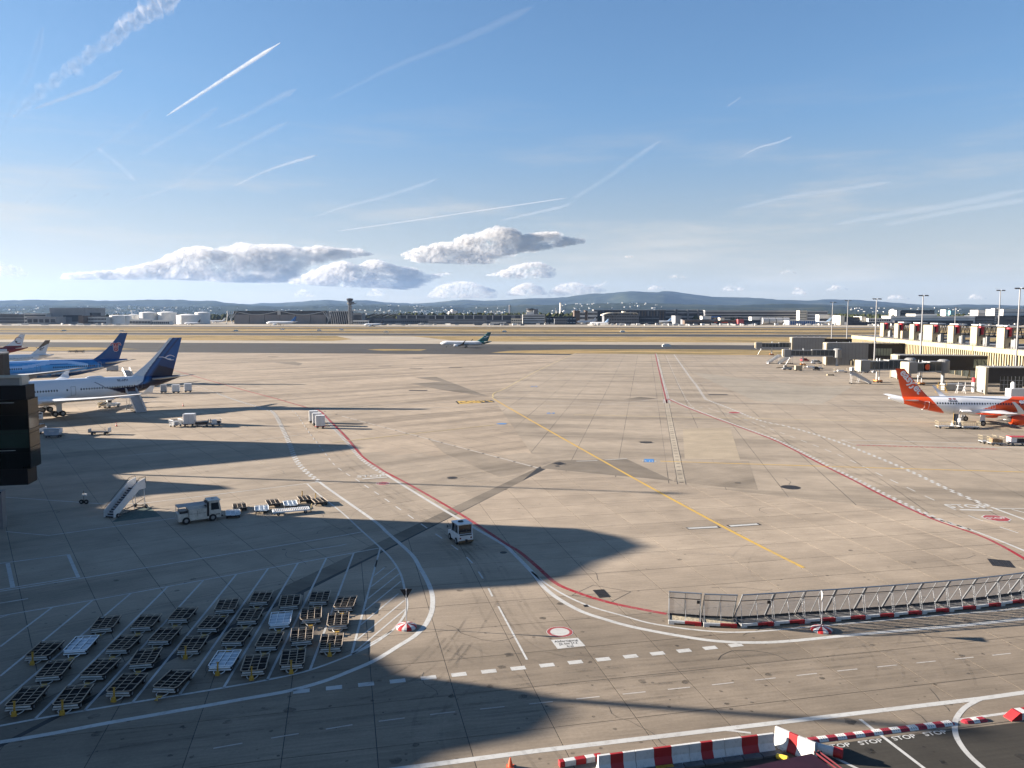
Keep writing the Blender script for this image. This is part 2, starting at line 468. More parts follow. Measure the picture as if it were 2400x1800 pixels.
for d, Q, mt, c in cand:
    full = abs(area(Q) - (5 - 2 * 0.024) ** 2) < 0.01
    mb_pts = [(p.x - c.x, p.y - c.y) for p in Q]
    filler.quad([(*(vB * a + uB * b + c), -0.010) for a, b in ((-2.5, -2.5), (2.5, -2.5), (2.5, 2.5), (-2.5, 2.5))]) if mt is C_SLAB else \
        filler.quad([(*(vD * a + uD * b + c), -0.0105) for a, b in ((-2.5, -2.5), (2.5, -2.5), (2.5, 2.5), (-2.5, 2.5))])
    if nslab < 298:
        nslab += 1
        if full and mt in shared: me = shared[mt]
        else:
            me = MB().prism(mb_pts, -0.028, 0.0).build('concrete_slab', mt, mesh_only=True)
            if full: shared[mt] = me
        o = bpy.data.objects.new('concrete_slab', me); COL.objects.link(o); o.parent = apron
        o.location = (c.x, c.y, random.uniform(-0.0015, 0.0015))
    else:
        rest[mt].prism([(p.x, p.y) for p in Q], -0.028, 0.0)
for mt, mb in rest.items():
    if mb.v: kind(mb.build('slab_field', mt, apron), 'stuff')
# overlapping filler pieces are kept apart by a hair in height
me = filler.build('joint_filler', M_JOINT, apron); kind(me, 'stuff')
for i, v in enumerate(me.data.vertices): v.co.z -= 0.00002 * (i // 4 % 60)
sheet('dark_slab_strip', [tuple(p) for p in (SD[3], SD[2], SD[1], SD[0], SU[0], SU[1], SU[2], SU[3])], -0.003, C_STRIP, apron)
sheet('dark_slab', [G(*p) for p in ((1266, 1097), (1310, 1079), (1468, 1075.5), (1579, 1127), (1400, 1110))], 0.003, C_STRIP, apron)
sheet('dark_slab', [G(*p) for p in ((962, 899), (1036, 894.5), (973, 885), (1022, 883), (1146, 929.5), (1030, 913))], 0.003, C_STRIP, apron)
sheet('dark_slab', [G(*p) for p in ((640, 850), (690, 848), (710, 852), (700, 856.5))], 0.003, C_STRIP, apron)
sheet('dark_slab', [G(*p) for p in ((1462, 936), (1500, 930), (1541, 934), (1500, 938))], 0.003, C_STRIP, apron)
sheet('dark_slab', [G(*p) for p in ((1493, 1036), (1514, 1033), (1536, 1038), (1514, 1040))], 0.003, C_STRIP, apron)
C_WORN = concrete('worn_slab_concrete', (0.215, 0.178, 0.134), radians(-35), streak=0.8)
C_WARM = concrete('pale_slab_concrete', (0.295, 0.243, 0.172), radians(-12.25), streak=0.4)
sheet('pale_slab', [G(*p) for p in ((1600, 1005), (1712, 1002), (1735, 1078), (1605, 1075))], 0.003, C_WARM, apron)
sheet('pale_slab', [G(*p) for p in ((1620, 872), (1900, 905), (2000, 905), (1925, 948), (1770, 940))], 0.003, concrete('grey_slab_concrete', (0.257, 0.224, 0.175), radians(9.6), streak=0.4), apron)
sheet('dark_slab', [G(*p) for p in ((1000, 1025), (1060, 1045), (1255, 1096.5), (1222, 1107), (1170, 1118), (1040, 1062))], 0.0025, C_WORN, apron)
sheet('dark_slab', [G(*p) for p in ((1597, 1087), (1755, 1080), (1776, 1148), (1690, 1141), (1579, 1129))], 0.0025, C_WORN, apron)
sheet('painted_patch', [G(*p) for p in ((262, 1224), (378, 1210), (347, 1186), (290, 1203))], 0.004, P_GREEN, apron)

# ------------------------------------------------------------------ painted markings
def smooth_pts(pts, n=6):
    P = [Vector(p) for p in pts]
    if len(P) < 3: return P
    out = []
    for i in range(len(P) - 1):
        p0, p1, p2, p3 = P[max(i - 1, 0)], P[i], P[i + 1], P[min(i + 2, len(P) - 1)]
        for k in range(n):
            t = k / n
            out.append(0.5 * ((2 * p1) + (p2 - p0) * t + (2 * p0 - 5 * p1 + 4 * p2 - p3) * t * t + (3 * p1 - p0 - 3 * p2 + p3) * t ** 3))
    out.append(P[-1]); return out
def offs(P, o):
    res = []
    for i, p in enumerate(P):
        a, b = P[max(i - 1, 0)], P[min(i + 1, len(P) - 1)]
        d = (b - a); d = d / max(d.length, 1e-9)
        res.append(p + Vector((d.y, -d.x)) * o)
    return res
def ribbon(mb, P, w, z, o=0.0):
    L, R = offs(P, o - w / 2), offs(P, o + w / 2)
    for i in range(len(P) - 1):
        mb.quad([(*R[i], z), (*R[i + 1], z), (*L[i + 1], z), (*L[i], z)])
def resample(P, step):
    out, acc = [P[0]], 0.0
    for a, b in zip(P, P[1:]):
        d = (b - a).length; t = step - acc
        while t <= d:
            out.append(a + (b - a) * (t / d)); t += step
        acc = (acc + d) % step if d > 0 else acc
    return out
def dashes(mb, P, on, off, w, z, o=0.0, start=0.0):
    R = resample(P, 0.25 if on < 1 else 0.5); st = 0.25 if on < 1 else 0.5
    i = int(start / st)
    while i < len(R) - 1:
        j = min(i + int(round(on / st)), len(R) - 1)
        seg = R[i:j + 1]
        if len(seg) > 1: ribbon(mb, seg, w, z, o)
        i = j + int(round(off / st))
def px(pts): return [Vector(G(*p)) for p in pts]
def mark(name, fn, mat):
    mb = MB(); fn(mb); return mb.build(name, mat, apron)

RED_L = px([(400, 866), (549, 908), (644, 933.6), (715, 954), (746, 961), (770, 983), (807, 1020), (824, 1040), (851, 1071), (888, 1096), (903, 1106), (962.7, 1137.6), (1071, 1200), (1179.7, 1270.5), (1217.6, 1293.6), (1261, 1330), (1304, 1367.6), (1358.5, 1390.7), (1412.7, 1408), (1467, 1421), (1562, 1439)])
RL = smooth_pts(RED_L)
mark('red_line', lambda m: ribbon(m, RL, 0.42, 0.009), P_RED)
WL_far = smooth_pts(px([(746, 963), (765, 985), (800, 1022), (818, 1042), (845, 1073), (880, 1099), (903, 1112)]))
mark('zipper_line', lambda m: (dashes(m, WL_far, 0.75, 0.75, 0.38, 0.006, -0.19), dashes(m, WL_far, 0.75, 0.75, 0.38, 0.006, 0.19, 0.75)), P_WHITE)
mark('white_line', lambda m: ribbon(m, smooth_pts(px([(903, 1111), (952, 1141.7), (1055, 1204), (1171.6, 1271), (1190.5, 1284), (1236.6, 1330), (1258, 1355), (1272, 1373), (1304, 1400), (1358.5, 1431), (1413, 1450), (1488.7, 1470.7), (1602.6, 1492), (1684, 1503), (1765, 1506), (1850, 1502.5), (1990, 1489), (2147, 1475), (2266, 1465), (2400, 1450), (2500, 1438)])), 0.42, 0.006), P_WHITE)
mark('thin_white_line', lambda m: ribbon(m, smooth_pts(px([(1246, 1340), (1277, 1366), (1326, 1396), (1386, 1422), (1461.6, 1443.6), (1521, 1460), (1602.6, 1473), (1684, 1480.7), (1738, 1481.5), (1800, 1478), (1957, 1464), (2071, 1454), (2234, 1439.5), (2342, 1431), (2450, 1418)])), 0.22, 0.006), P_WHITE)
ZIP = smooth_pts(px([(509, 922), (544, 935), (599, 952), (626, 961), (636, 963.4), (648, 977), (663, 1007), (678, 1039), (690.6, 1071.5), (705.5, 1094), (728, 1114), (748, 1129)]))
mark('zipper_line', lambda m: (dashes(m, ZIP, 1, 1, 0.42, 0.006, -0.21), dashes(m, ZIP, 1, 1, 0.42, 0.006, 0.21, 1)), P_WHITE)
mark('white_line', lambda m: ribbon(m, smooth_pts(px([(748, 1129), (777.6, 1151), (877, 1220.7), (908.5, 1249), (963, 1297.6), (984.4, 1331), (1002, 1362.5), (1012.6, 1392), (1014, 1417), (1010, 1438.5), (996, 1465.6), (972, 1490), (934, 1514), (880, 1547), (825.5, 1571), (757.7, 1597), (673.6, 1620), (581, 1636.5), (500, 1651), (352.6, 1677), (244, 1696), (108.5, 1721.6), (-40, 1746)])), 0.40, 0.006), P_WHITE)
INNER = smooth_pts(px([(720, 1134), (745, 1157), (800, 1200), (849, 1245), (892, 1284), (914, 1306), (931, 1330), (942, 1354), (950, 1389.7), (954, 1411), (953, 1427.6), (945, 1446.6), (923, 1474), (880, 1506), (825.5, 1533.4), (728, 1570), (635.6, 1591.7), (500, 1616), (309, 1647), (195, 1666), (81, 1686), (-40, 1709)]))
mark('white_line', lambda m: ribbon(m, INNER, 0.2, 0.006), P_WHITE)
def slots(m):
    top = smooth_pts(px([(-60, 1453.5), (125, 1422.7), (306.5, 1390.7), (477, 1359.5), (629, 1332), (767, 1307), (892, 1284)]))
    ribbon(m, top, 0.17, 0.008)
    for a, b in (((26, 1439), (-160, 1500)), ((123, 1423), (0, 1516)), ((217, 1407), (0, 1585)), ((306.5, 1391), (-60, 1700)), ((393, 1375), (81, 1686)), ((477, 1359.5), (197, 1666)), ((554, 1346), (310, 1647)), ((629, 1331.5), (420, 1629)), ((698, 1320), (524, 1612)), ((765, 1308), (626, 1594)), ((829, 1296), (727, 1569)), ((891, 1285), (824, 1533))):
        ribbon(m, px([a, b]), 0.17, 0.006)
mark('parking_bay_lines', slots, P_WHITE)
def hatch(m):
    r4 = lambda x, y: (500 + x * .27125, 1330 + y * .27125)
    for a, b in (((1415, -65), (1400, -5)), ((1480, 0), (1385, 75)), ((1580, 0), (1365, 165)), ((1605, 55), (1335, 270)), ((1620, 120), (1300, 380)), ((1600, 225), (1275, 495)), ((1650, 285), (1240, 625)), ((1660, 360), (1210, 740)), ((1545, 545), (1200, 752))):
        ribbon(m, px([r4(*a), r4(*b)]), 0.13, 0.006)
mark('hatching', hatch, P_WHITE)
def misc_white(m):
    for pts, w in ((((-30, 1324.5), (160, 1300)), .2), (((160, 1300), (184, 1354)), .3), (((184, 1352), (-30, 1387)), .2), (((18, 1320), (30, 1376)), .35),
                   (((-30, 1391), (200, 1354), (520, 1301), (800, 1255.5), (852, 1246)), .18), (((14, 1246), (114, 1255), (420, 1213)), .18),
                   (((-20, 1163), (255, 1182), (330, 1180), (745, 1130)), .18), (((702, 1293), (800, 1278), (812, 1275)), .16),
                   (((-20, 1417), (66, 1403)), .2), (((1971, 1031), (2302, 1039), (2420, 1042)), .25), (((1971, 1031), (2001, 1040.5), (2420, 1050.5)), .28),
                   (((2250, 1194.7), (2326, 1196)), .5), (((2326, 1191), (2430, 1193)), .25), (((2372, 1194), (2420, 1206)), .25), (((2015.6, 1685.7), (2165, 1800), (2230, 1850)), .2), (((1906, 1751), (2006, 1800), (2090, 1842)), .2),
                   (((2245, 1687.6), (2440, 1660)), .22), (((1168, 1421), (1235, 1546)), .15), (((849, 1122.5), (907, 1118)), .45),
                   (((1655, 1712), (1700, 1711), (1760, 1718)), .18)):
        ribbon(m, px(pts), w, 0.0065)
    ribbon(m, smooth_pts(px([(2320, 1634), (2301.7, 1637.5), (2283, 1645.6), (2261, 1659), (2245, 1678), (2238, 1697), (2240.7, 1724), (2255.6, 1751), (2277, 1776), (2304, 1800), (2350, 1840)])), .3, 0.009)
mark('white_lines', misc_white, P_WHITE)
mark('border_line', lambda m: ribbon(m, px([(820, 1818), (930, 1803), (1250, 1761), (1850, 1690.5), (2301.7, 1637), (2500, 1609)]), 0.42, 0.0075), P_WHITE)
mark('lane_dashes', lambda m: dashes(m, smooth_pts(px([(673, 958), (688, 964.6), (698, 974.6), (723, 1012), (748, 1044), (772.6, 1076.5), (787.5, 1092.7), (812, 1110), (837, 1125), (862, 1142), (884.5, 1157), (922, 1183), (961, 1210), (1000, 1237), (1045, 1268), (1075, 1290), (1100, 1312), (1115, 1330), (1139, 1368), (1152, 1394), (1160, 1410)])), 2.0, 2.5, 0.16, 0.006), P_WHITE)
mark('block_dashes', lambda m: dashes(m, px([(687, 1622), (1740, 1510.5)]), 1.0, 1.0, 0.52, 0.006), P_WHITE)
mark('lane_dashes', lambda m: dashes(m, px([(500, 1754), (633, 1730.5), (830, 1698), (1040, 1671), (1463, 1626.6), (1671, 1605), (1980, 1571), (2373, 1531), (2480, 1520)]), 1.5, 1.5, 0.1, 0.006), P_FADED)
YEL = smooth_pts(px([(1351, 827), (1269.5, 864), (1188, 908), (1159, 921), (1156, 929), (1169, 942), (1400, 1073), (1671, 1222), (1883, 1330.5)]))
mark('yellow_line', lambda m: ribbon(m, YEL[29:], 0.40, 0.012), P_YEL); mark('faded_yellow_line', lambda m: ribbon(m, YEL[:30], 0.34, 0.012), P_PALE_YEL)
mark('yellow_line', lambda m: ribbon(m, px([(1548, 1081), (2000, 1095), (2420, 1107)]), 0.36, 0.012), P_YEL)
mark('faint_yellow_line', lambda m: (ribbon(m, px([(780, 1037), (1160, 995.5)]), 0.3, 0.012), ribbon(m, px([(1345, 972), (2000, 986), (2420, 994)]), 0.3, 0.012)), P_PALE_YEL)
RED_R = smooth_pts(px([(1535.6, 829), (1559, 928.5), (1566, 935), (1615, 957), (1710, 993), (1800, 1025.8), (1850, 1049), (1935.6, 1093.6), (2000, 1125.5), (2071, 1162.7), (2180, 1214), (2288, 1252), (2342.5, 1276.6), (2400, 1309), (2450, 1340)]), 4)
mark('red_line', lambda m: ribbon(m, RED_R, 0.42, 0.009), P_RED)
mark('zipper_line', lambda m: (dashes(m, RED_R[:44], 0.75, 0.75, 0.4, 0.006, -0.45), dashes(m, RED_R[:44], 0.75, 0.75, 0.4, 0.006, -0.85, 0.75)), P_WHITE)
mark('white_line', lambda m: ribbon(m, smooth_pts(px([(2112, 1181), (2123, 1187), (2180, 1211), (2261, 1237), (2330, 1262), (2400, 1290.5), (2450, 1313)])), 0.34, 0.006), P_WHITE)
ZR = smooth_pts(px([(1579.7, 831), (1615, 881), (1632, 903), (1652, 933), (1660, 938), (1710, 957), (1779.7, 985), (1850, 1000.5), (1962.7, 1035), (2112, 1095), (2234, 1152), (2323, 1188.5)]), 5)
mark('zipper_line', lambda m: (dashes(m, ZR, 1, 1, 0.4, 0.006, -0.2), dashes(m, ZR, 1, 1, 0.4, 0.006, 0.2, 1)), P_WHITE)
mark('white_line', lambda m: ribbon(m, px([(2323, 1188.5), (2400, 1217), (2460, 1240)]), 0.36, 0.006), P_WHITE)
mark('lane_dashes', lambda m: dashes(m, smooth_pts(px([(1561, 833), (1607, 933.6), (1656, 955.6), (1744, 982.7), (1800, 1003), (1846, 1020), (1962.7, 1065), (2071, 1116.6), (2234, 1192.6), (2315, 1225), (2420, 1260)])), 2.5, 2.5, 0.18, 0.006), P_WHITE)
mark('faint_white_lines', lambda m: [ribbon(m, px(p), .25, .006) for p in (((800, 953), (1160, 938)), ((800, 963), (1000, 956), (1400, 949), (1545, 936)), ((1150, 930), (1400, 946), (1560, 955), (1616, 957)), ((1680, 942), (1990, 950), (2380, 955)), ((1616, 883), (1700, 889), (2000, 893), (2400, 896)), ((1630, 900), (1655, 896), (1690, 895)))], P_FADED)
mark('stand_lines', lambda m: [ribbon(m, px(p), .2, .006) for p in (((420, 890), (520, 925)), ((140, 1033), (260, 1012)), ((300, 1068), (700, 1020)))], P_FADED)
mark('white_bars', lambda m: [ribbon(m, px(p), .55, .014) for p in (((1613, 1238.5), (1682, 1235)), ((1710, 1233), (1776, 1228.5)))], P_WHITE)
mark('bar_outlines', lambda m: [ribbon(m, px(p), .85, .011) for p in (((1610, 1238.7), (1686, 1235)), ((1706, 1233.2), (1781, 1228.3)))], P_BLACK)
mark('pale_bars', lambda m: [ribbon(m, px(p), .3, .011) for p in (((1350, 1081), (1400, 1079.5)), ((1417, 1078), (1469, 1075)))], P_WHITE)
def redhatch(m):
    a, b = Vector(G(2008, 1044)), Vector(G(2338, 1053.5)); n = 26
    ribbon(m, [a, b], .2, .008)
    up = Vector(G(2008, 1042.4)) - a
    for i in range(n):
        p = a + (b - a) * (i / n); q = p + up * 1.0 + (b - a) * (0.5 / n)
        ribbon(m, [p, q], .35, .008)
    ribbon(m, [a + up, b + up], .2, .008)
mark('red_hatching', redhatch, P_PALE_RED)
# dotted stop line with lamps let into it
DOT = px([(800, 975), (1262, 1097)])
mark('lead_line', lambda m: ribbon(m, DOT, .28, .006), P_FADED)
mark('lamp_dots', lambda m: [m.lathe([(0.005, .28), (0.02, .2)], (*p, 0), 'Z', 8) for p in resample(DOT, 4.6)[1:]], M_JOINT)
FD = smooth_pts(px([(470, 880), (600, 918), (690, 946), (746, 960), (800, 974)]))
mark('lamp_dots', lambda m: [m.lathe([(0.005, .3), (0.02, .2)], (*p, 0), 'Z', 8) for p in resample(FD, 7)], M_JOINT)

def ground_text(txt, size, pos, az, mat, z=0.012, bold=0.0, stretch=1.0, shear=0.0, space=1.0, name='lettering'):
    me = text_mesh(txt, size, bold, shear, space=space)
    # az = compass direction in which the line of text reads
    d = Vector((sin(az), cos(az))); u = Vector((-d.y, d.x))
    xf_text(me, lambda c: Vector((pos[0] + d.x * c.x + u.x * c.y * stretch, pos[1] + d.y * c.x + u.y * c.y * stretch, z)))
    return place_mesh(name, me, mat, apron)
for p in ((1965, 1749), (2041, 1739.5), (2119, 1729), (2192, 1718.8)):
    ground_text('STOP', 0.62, G(*p), radians(77.7), P_WHITE, 0.016, 0.01, 0.85)
ground_text('STOP', 1.7, G(869, 1116), radians(80), P_WHITE, 0.012, 0.03, 1.25)
ground_text('STOP', 2.1, G(2267, 1187), radians(92), P_WHITE, 0.012, 0.03, 1.25)
def disc_mark(name, c, r, mat, z, n=40, seg=None, a0=0.0):
    mb = MB(); mb.quad([(c[0] + r * cos(a0 + 2 * pi * k / n), c[1] + r * sin(a0 + 2 * pi * k / n), z) for k in range(n)])
    return mb.build(name, mat, apron)
def ring(name, c, r0, r1, mat, z, n=48, a0=0.0):
    mb = MB()
    for k in range(n):
        a, b = a0 + 2 * pi * k / n, a0 + 2 * pi * (k + 1) / n
        mb.quad([(c[0] + r0 * cos(a), c[1] + r0 * sin(a), z), (c[0] + r1 * cos(a), c[1] + r1 * sin(a), z), (c[0] + r1 * cos(b), c[1] + r1 * sin(b), z), (c[0] + r0 * cos(b), c[1] + r0 * sin(b), z)])
    return mb.build(name, mat, apron)
c = G(1312, 1481)
disc_mark('no_entry_disc', c, 1.0, P_WHITE, 0.008); ring('no_entry_ring', c, 0.72, 0.955, P_RED, 0.011)
pc = [G(1291, 1500), G(1354.5, 1495), G(1372, 1514), G(1307, 1521)]
sheet('notice_panel', [pc[3], pc[2], pc[1], pc[0]], 0.008, P_WHITE, apron)
for t, (x, y), sz in (('Abfertigung', (1326.5, 1502.4), .37), ('J2 bis J12', (1331.8, 1508.3), .37), ('frei', (1336.5, 1514.8), .37)):
    ground_text(t, sz, G(x, y), radians(79), P_BLACK, 0.012, 0.006, 1.25)
for c_, r, txt in ((G(897.6, 1132.8), 1.05, 'STOP'), (G(2335, 1214.5), 1.55, 'STOP'), (G(1721, 967), 1.6, '')):
    disc_mark('stop_octagon_border', c_, r, P_WHITE, 0.008, 8, a0=pi / 8); disc_mark('stop_octagon', c_, r * .9, P_RED, 0.011, 8, a0=pi / 8)
    if txt: ground_text(txt, r * .62, c_, radians(85), P_WHITE, 0.015, 0.02, 1.2)
# taxi direction sign painted on the ground
A, Bq, Cq, Dq = G(1077, 946.6), G(1160, 942.5), G(1152, 937.5), G(1071, 940.2)
A, Bq, Cq, Dq = (Vector(q) for q in (A, Bq, Cq, Dq))
lerp = lambda a, b, t: a + (b - a) * t
sheet('direction_panel', [tuple(A), tuple(lerp(A, Bq, .62)), tuple(lerp(Dq, Cq, .62)), tuple(Dq)], 0.008, P_YEL, apron)
sheet('location_panel', [tuple(lerp(A, Bq, .62)), tuple(Bq), tuple(Cq), tuple(lerp(Dq, Cq, .62))], 0.008, P_BLACK, apron)
dd = (Bq - A); azs = atan2(dd.x, dd.y); hgt = (Dq - A).length
ctr = lambda t, s=0.5: lerp(lerp(A, Bq, t), lerp(Dq, Cq, t), s)
ground_text('S10', 2.6, ctr(.46), azs, P_BLACK, .012, .04, hgt * .75 / 1.9, space=1.1)
ground_text('P 8', 2.2, ctr(.81), azs, P_YEL, .012, .04, hgt * .65 / 1.6)
mark('arrow', lambda m: (ribbon(m, [ctr(.1), ctr(.24)], hgt * .16, .012), m.quad([(*ctr(.03), .012), (*ctr(.1, .22), .012), (*ctr(.1, .78), .012)])), P_BLACK)
mark('panel_border', lambda m: ribbon(m, [lerp(A, Bq, -.02), lerp(Dq, Cq, -.02)], .5, .01), P_BLACK)
def panel(pxs, mat, z=.008, name='painted_panel'): return sheet(name, [G(*p) for p in pxs], z, mat, apron)
panel(((1510, 1083), (1533, 1083.5), (1532, 1076), (1510, 1075.5)), P_BLUE)
ground_text('M 114', 0.9, G(1522, 1081), radians(97), P_WHITE, .012, .01, 1.4)
disc_mark('blue_octagon', G(1176, 993), 1.15, P_BLUE, .008, 8, a0=pi / 8)
ground_text('64', 2.0, G(1291, 968.5), radians(97), P_BLUE, .010, .03, 1.7)
ground_text('62', 2.4, G(1252, 905.5), radians(97), P_BLUE, .010, .03, 1.9)
for p in ((1305, 843), (1352, 833), (1330, 854), (1680, 925), (1590, 925)):
    pass

# ------------------------------------------------------------------ drains and covers let into the concrete
M_IRON = pm('cast_iron', (0.035, 0.03, 0.028), 0.6, 0.6, 0.4, 6)
M_GALV = pm('galvanised_steel', (0.36, 0.38, 0.40), 0.45, 0.7, 0.15, 3)
dr0, dr1 = Vector(G(1541, 831)), Vector(G(1597, 1131))
dn = (dr1 - dr0).normalized(); dp = Vector((dn.y, -dn.x)); L = (dr1 - dr0).length
drain = MB()
ribbon(drain, [dr0, dr1], 1.15, 0.004)
drain = tag(drain.build('slot_drain', C_LIGHT), 'long pale concrete drain channel beside the straight red line', 'drain')
n = 0
gm = None
s = 0.0
while s < L:
    if gm is None:
        gm = MB().bx(-.28, .28, 0, .3, 0.006, 0.012).bx(-.6, -.55, -1.2, 1.4, 0.006, .012).bx(.55, .6, -1.2, 1.4, .006, .012).build('drain_grate', M_IRON, mesh_only=True)
    p = dr1 - dn * s
    o = bpy.data.objects.new('drain_grate', gm); COL.objects.link(o); o.parent = drain
    o.location = (*p, 0); o.rotation_euler = (0, 0, atan2(-dn.y, -dn.x) - pi / 2); s += 2.85
def cover(p, w, h, rz, label, rnd=False, col='cast iron'):
    x, y = G(*p)
    if rnd:
        mb = MB().lathe([(0.002, w), (0.014, w * .97)], (0, 0, 0), 'Z', 24)
    else:
        mb = MB()
        k = max(2, int(h / 0.35))
        for i in range(k): mb.bx(-w / 2, w / 2, -h / 2 + i * h / k + .02, -h / 2 + (i + 1) * h / k - .02, 0.003, 0.014)
    o = tag(mb.build('manhole_cover' if rnd else 'drain_cover', M_IRON), label, 'manhole cover' if rnd else 'drain cover', 'covers let into the apron', (x, y, 0.002), rz)
    return o
cover((1410, 1391), 1.0, 1.9, radians(12), 'dark rectangular drain cover in the diamond slab beside the red curve')
cover((1373, 1420), .35, .5, radians(12), 'tiny dark drain cover between the two white curves')
cover((2346, 1320), 2.3, 1.9, radians(70), 'dark rectangular drain cover behind the far end of the fence')
cover((1311, 1086.5), 1.6, 2.0, radians(30), 'dark drain cover beside the tip of the dark slab strip')
cover((1514, 1036.5), 2.2, 1.6, 0, 'dark drain cover in line with the blue painted panel')
cover((1060, 1120), .75, .75, 0, 'round dark manhole cover between the dotted line and the red line', True)
cover((1853, 1142), 1.3, 1.3, 0, 'round dark manhole cover right of the long yellow line', True)
cover((1180, 1295), .35, .35, 0, 'small round cover in the shadow beside the tow tractor', True)
cover((1729, 1132), .8, .4, 0, 'small dark cover on the dark slabs beside the drain channel')
cover((1306, 1092.5), .4, .4, 0, 'small round cover beneath the drain cover at the strip tip', True)
for p, r in (((1410, 1391), 2.6), ((1060, 1120), 1.6), ((1311, 1086.5), 2.6)):
    x, y = G(*p)
    mark('cover_surround', lambda m: [ribbon(m, [Vector((x + r * cos(a), y + r * .8 * sin(a))), Vector((x + r * cos(a + pi / 2), y + r * .8 * sin(a + pi / 2)))], .06, .004) for a in (0.2, .2 + pi / 2, .2 + pi, .2 + 3 * pi / 2)], M_JOINT)
for p, lab in (((640, 836), 'dark open grate near the far edge of the apron'), ((903, 858), 'dark grate left of the zigzag dark slab'), ((979, 839.5), 'long dark grate beside the taxiway edge'), ((975, 863), 'dark striped grate right of the zigzag slab'), ((1067, 861), 'pale striped grate beneath the taxiway edge'), ((980, 915), 'thin dark grate south of the zigzag slab'), ((1683, 925), 'dark grate between the drain channel and the dashed lane')):
    cover(p, 5.5, 2.2, radians(-3), lab)
# rubber marks, oil drips and sealed cracks
def mark_mat(name, col, lo, hi, amax, sc):
    m = bpy.data.materials.new(name); k = NB(m); p = k.pos()
    k.b.inputs['Base Color'].default_value = (*col, 1); k.b.inputs['Roughness'].default_value = .7
    k.l.new(k.ramp(k.noise(p, sc, 6, .7), [(lo, 0.0), (hi, amax)]), k.b.inputs['Alpha']); return m
M_RUBBER = mark_mat('tyre_rubber', (.05, .046, .042), .40, .80, .20, .35)
M_OIL = mark_mat('oil_stain', (.02, .018, .015), .3, .6, .45, 1.5)
trnd = random.Random(4)
LANE = smooth_pts(px([(690, 958), (748, 1030), (830, 1105), (930, 1175), (1040, 1250), (1110, 1310), (1150, 1380), (1210, 1480), (1330, 1540), (1600, 1545), (2000, 1510), (2450, 1465)]))
LANE2 = smooth_pts(px([(2420, 1560), (1800, 1620), (1250, 1680), (700, 1745), (200, 1810)])); LANE3 = smooth_pts(px([(2420, 1500), (1900, 1545), (1300, 1600), (800, 1655), (200, 1730)]))
LANE4 = smooth_pts(px([(1140, 1400), (1060, 1520), (960, 1600), (700, 1680), (200, 1770)])); LANE5 = smooth_pts(px([(2420, 1270), (2250, 1215), (2000, 1110), (1800, 1020), (1660, 950), (1610, 915), (1575, 835)]))
def rubber(m):
    z = .0035
    for L_ in (LANE, LANE2, LANE3, LANE4, LANE5):
        for i in range(7):
            o = trnd.uniform(-1.6, 1.6); a = trnd.randint(0, max(1, len(L_) // 2)); b = trnd.randint(a + 3, len(L_))
            for s in (-.8, .8): ribbon(m, L_[a:b], trnd.uniform(.18, .32), z, o + s); z += .00006
    for i in range(26):
        x, y = G(trnd.uniform(300, 2350), trnd.uniform(1120, 1760)); r = trnd.uniform(6, 22); a0 = trnd.uniform(0, 6.28); da = trnd.uniform(.4, 1.3)
        P = [Vector((x + r * cos(a0 + da * q / 10), y + r * sin(a0 + da * q / 10))) for q in range(11)]
        for s in (-.8, .8): ribbon(m, P, .2, z, s); z += .00006
kind(mark('tyre_marks', rubber, M_RUBBER), 'stuff')
def drips(m):
    for i in range(420):
        x, y = G(trnd.uniform(0, 2400), 1100 + 690 * trnd.random() ** .7); r = trnd.uniform(.04, .16) if i % 9 else trnd.uniform(.2, .4)
        n = 9; m.quad([(x + r * trnd.uniform(.6, 1.2) * cos(2 * pi * q / n), y + r * trnd.uniform(.6, 1.2) * sin(2 * pi * q / n), .0052) for q in range(n)])
kind(mark('oil_drips', drips, M_OIL), 'stuff')
def cracks(m):
    for i in range(34):
        x, y = G(trnd.uniform(200, 2300), trnd.uniform(960, 1740)); a = trnd.uniform(0, 6.28); P = [Vector((x, y))]
        for q in range(trnd.randint(5, 12)):
            a += trnd.uniform(-.5, .5); P.append(P[-1] + Vector((cos(a), sin(a))) * trnd.uniform(.4, .9))
        ribbon(m, P, trnd.uniform(.025, .05), .0047)
kind(mark('sealed_cracks', cracks, M_JOINT), 'stuff')
# asphalt ramp; its left part also paints in the shade behind the barriers
ramp = sheet('ramp_road', [(2.2, 37.75), (14.75, 40.45), (16.2, 40.98), G(2400, 1692), G(2560, 1673), (40, 25), (2.2, 25)], 0.005, C_RAMP)
# ------------------------------------------------------------------ pallet dollies
M_FRAME = pm('bare_frame_steel', (0.36, 0.29, 0.215), 0.5, 0.1, 0.4, 4, 0.5)
M_DECKBLK = pm('black_deck_plate', (0.008, 0.008, 0.009), 0.7, 0.0, 0.5, 3, spec=.1)
M_DECKGRY = pm('zinc_deck_plate', (0.34, 0.40, 0.46), 0.4, 0.4, 0.25, 2)
M_WFRAME = pm('white_frame_paint', (0.66, 0.69, 0.70), 0.45, 0, 0.1, 4, 0.2)
M_TYRE = pm('rubber_tyre', (0.018, 0.018, 0.019), 0.85, 0, 0.3, 6)
M_HUB = pm('grey_hub', (0.25, 0.25, 0.25), 0.5, 0.3, 0.3, 5)
M_YEL = pm('yellow_paint', (0.42, 0.25, 0.035), 0.5, 0, 0.3, 5, 0.7)
M_DARKMET = pm('dark_metal', (0.03, 0.03, 0.032), 0.45, 0.4, 0.4, 4)
M_REDP = pm('red_paint', (0.40, 0.022, 0.03), 0.45, 0, 0.15, 2, 0.35)
M_WHITEP = pm('white_paint', (0.58, 0.58, 0.57), 0.45, 0, 0.08, 1.5, 0.3)
M_WHITECLEAN = pm('clean_white_paint', (0.56, 0.56, 0.56), 0.35, 0, 0.05, 0.6)
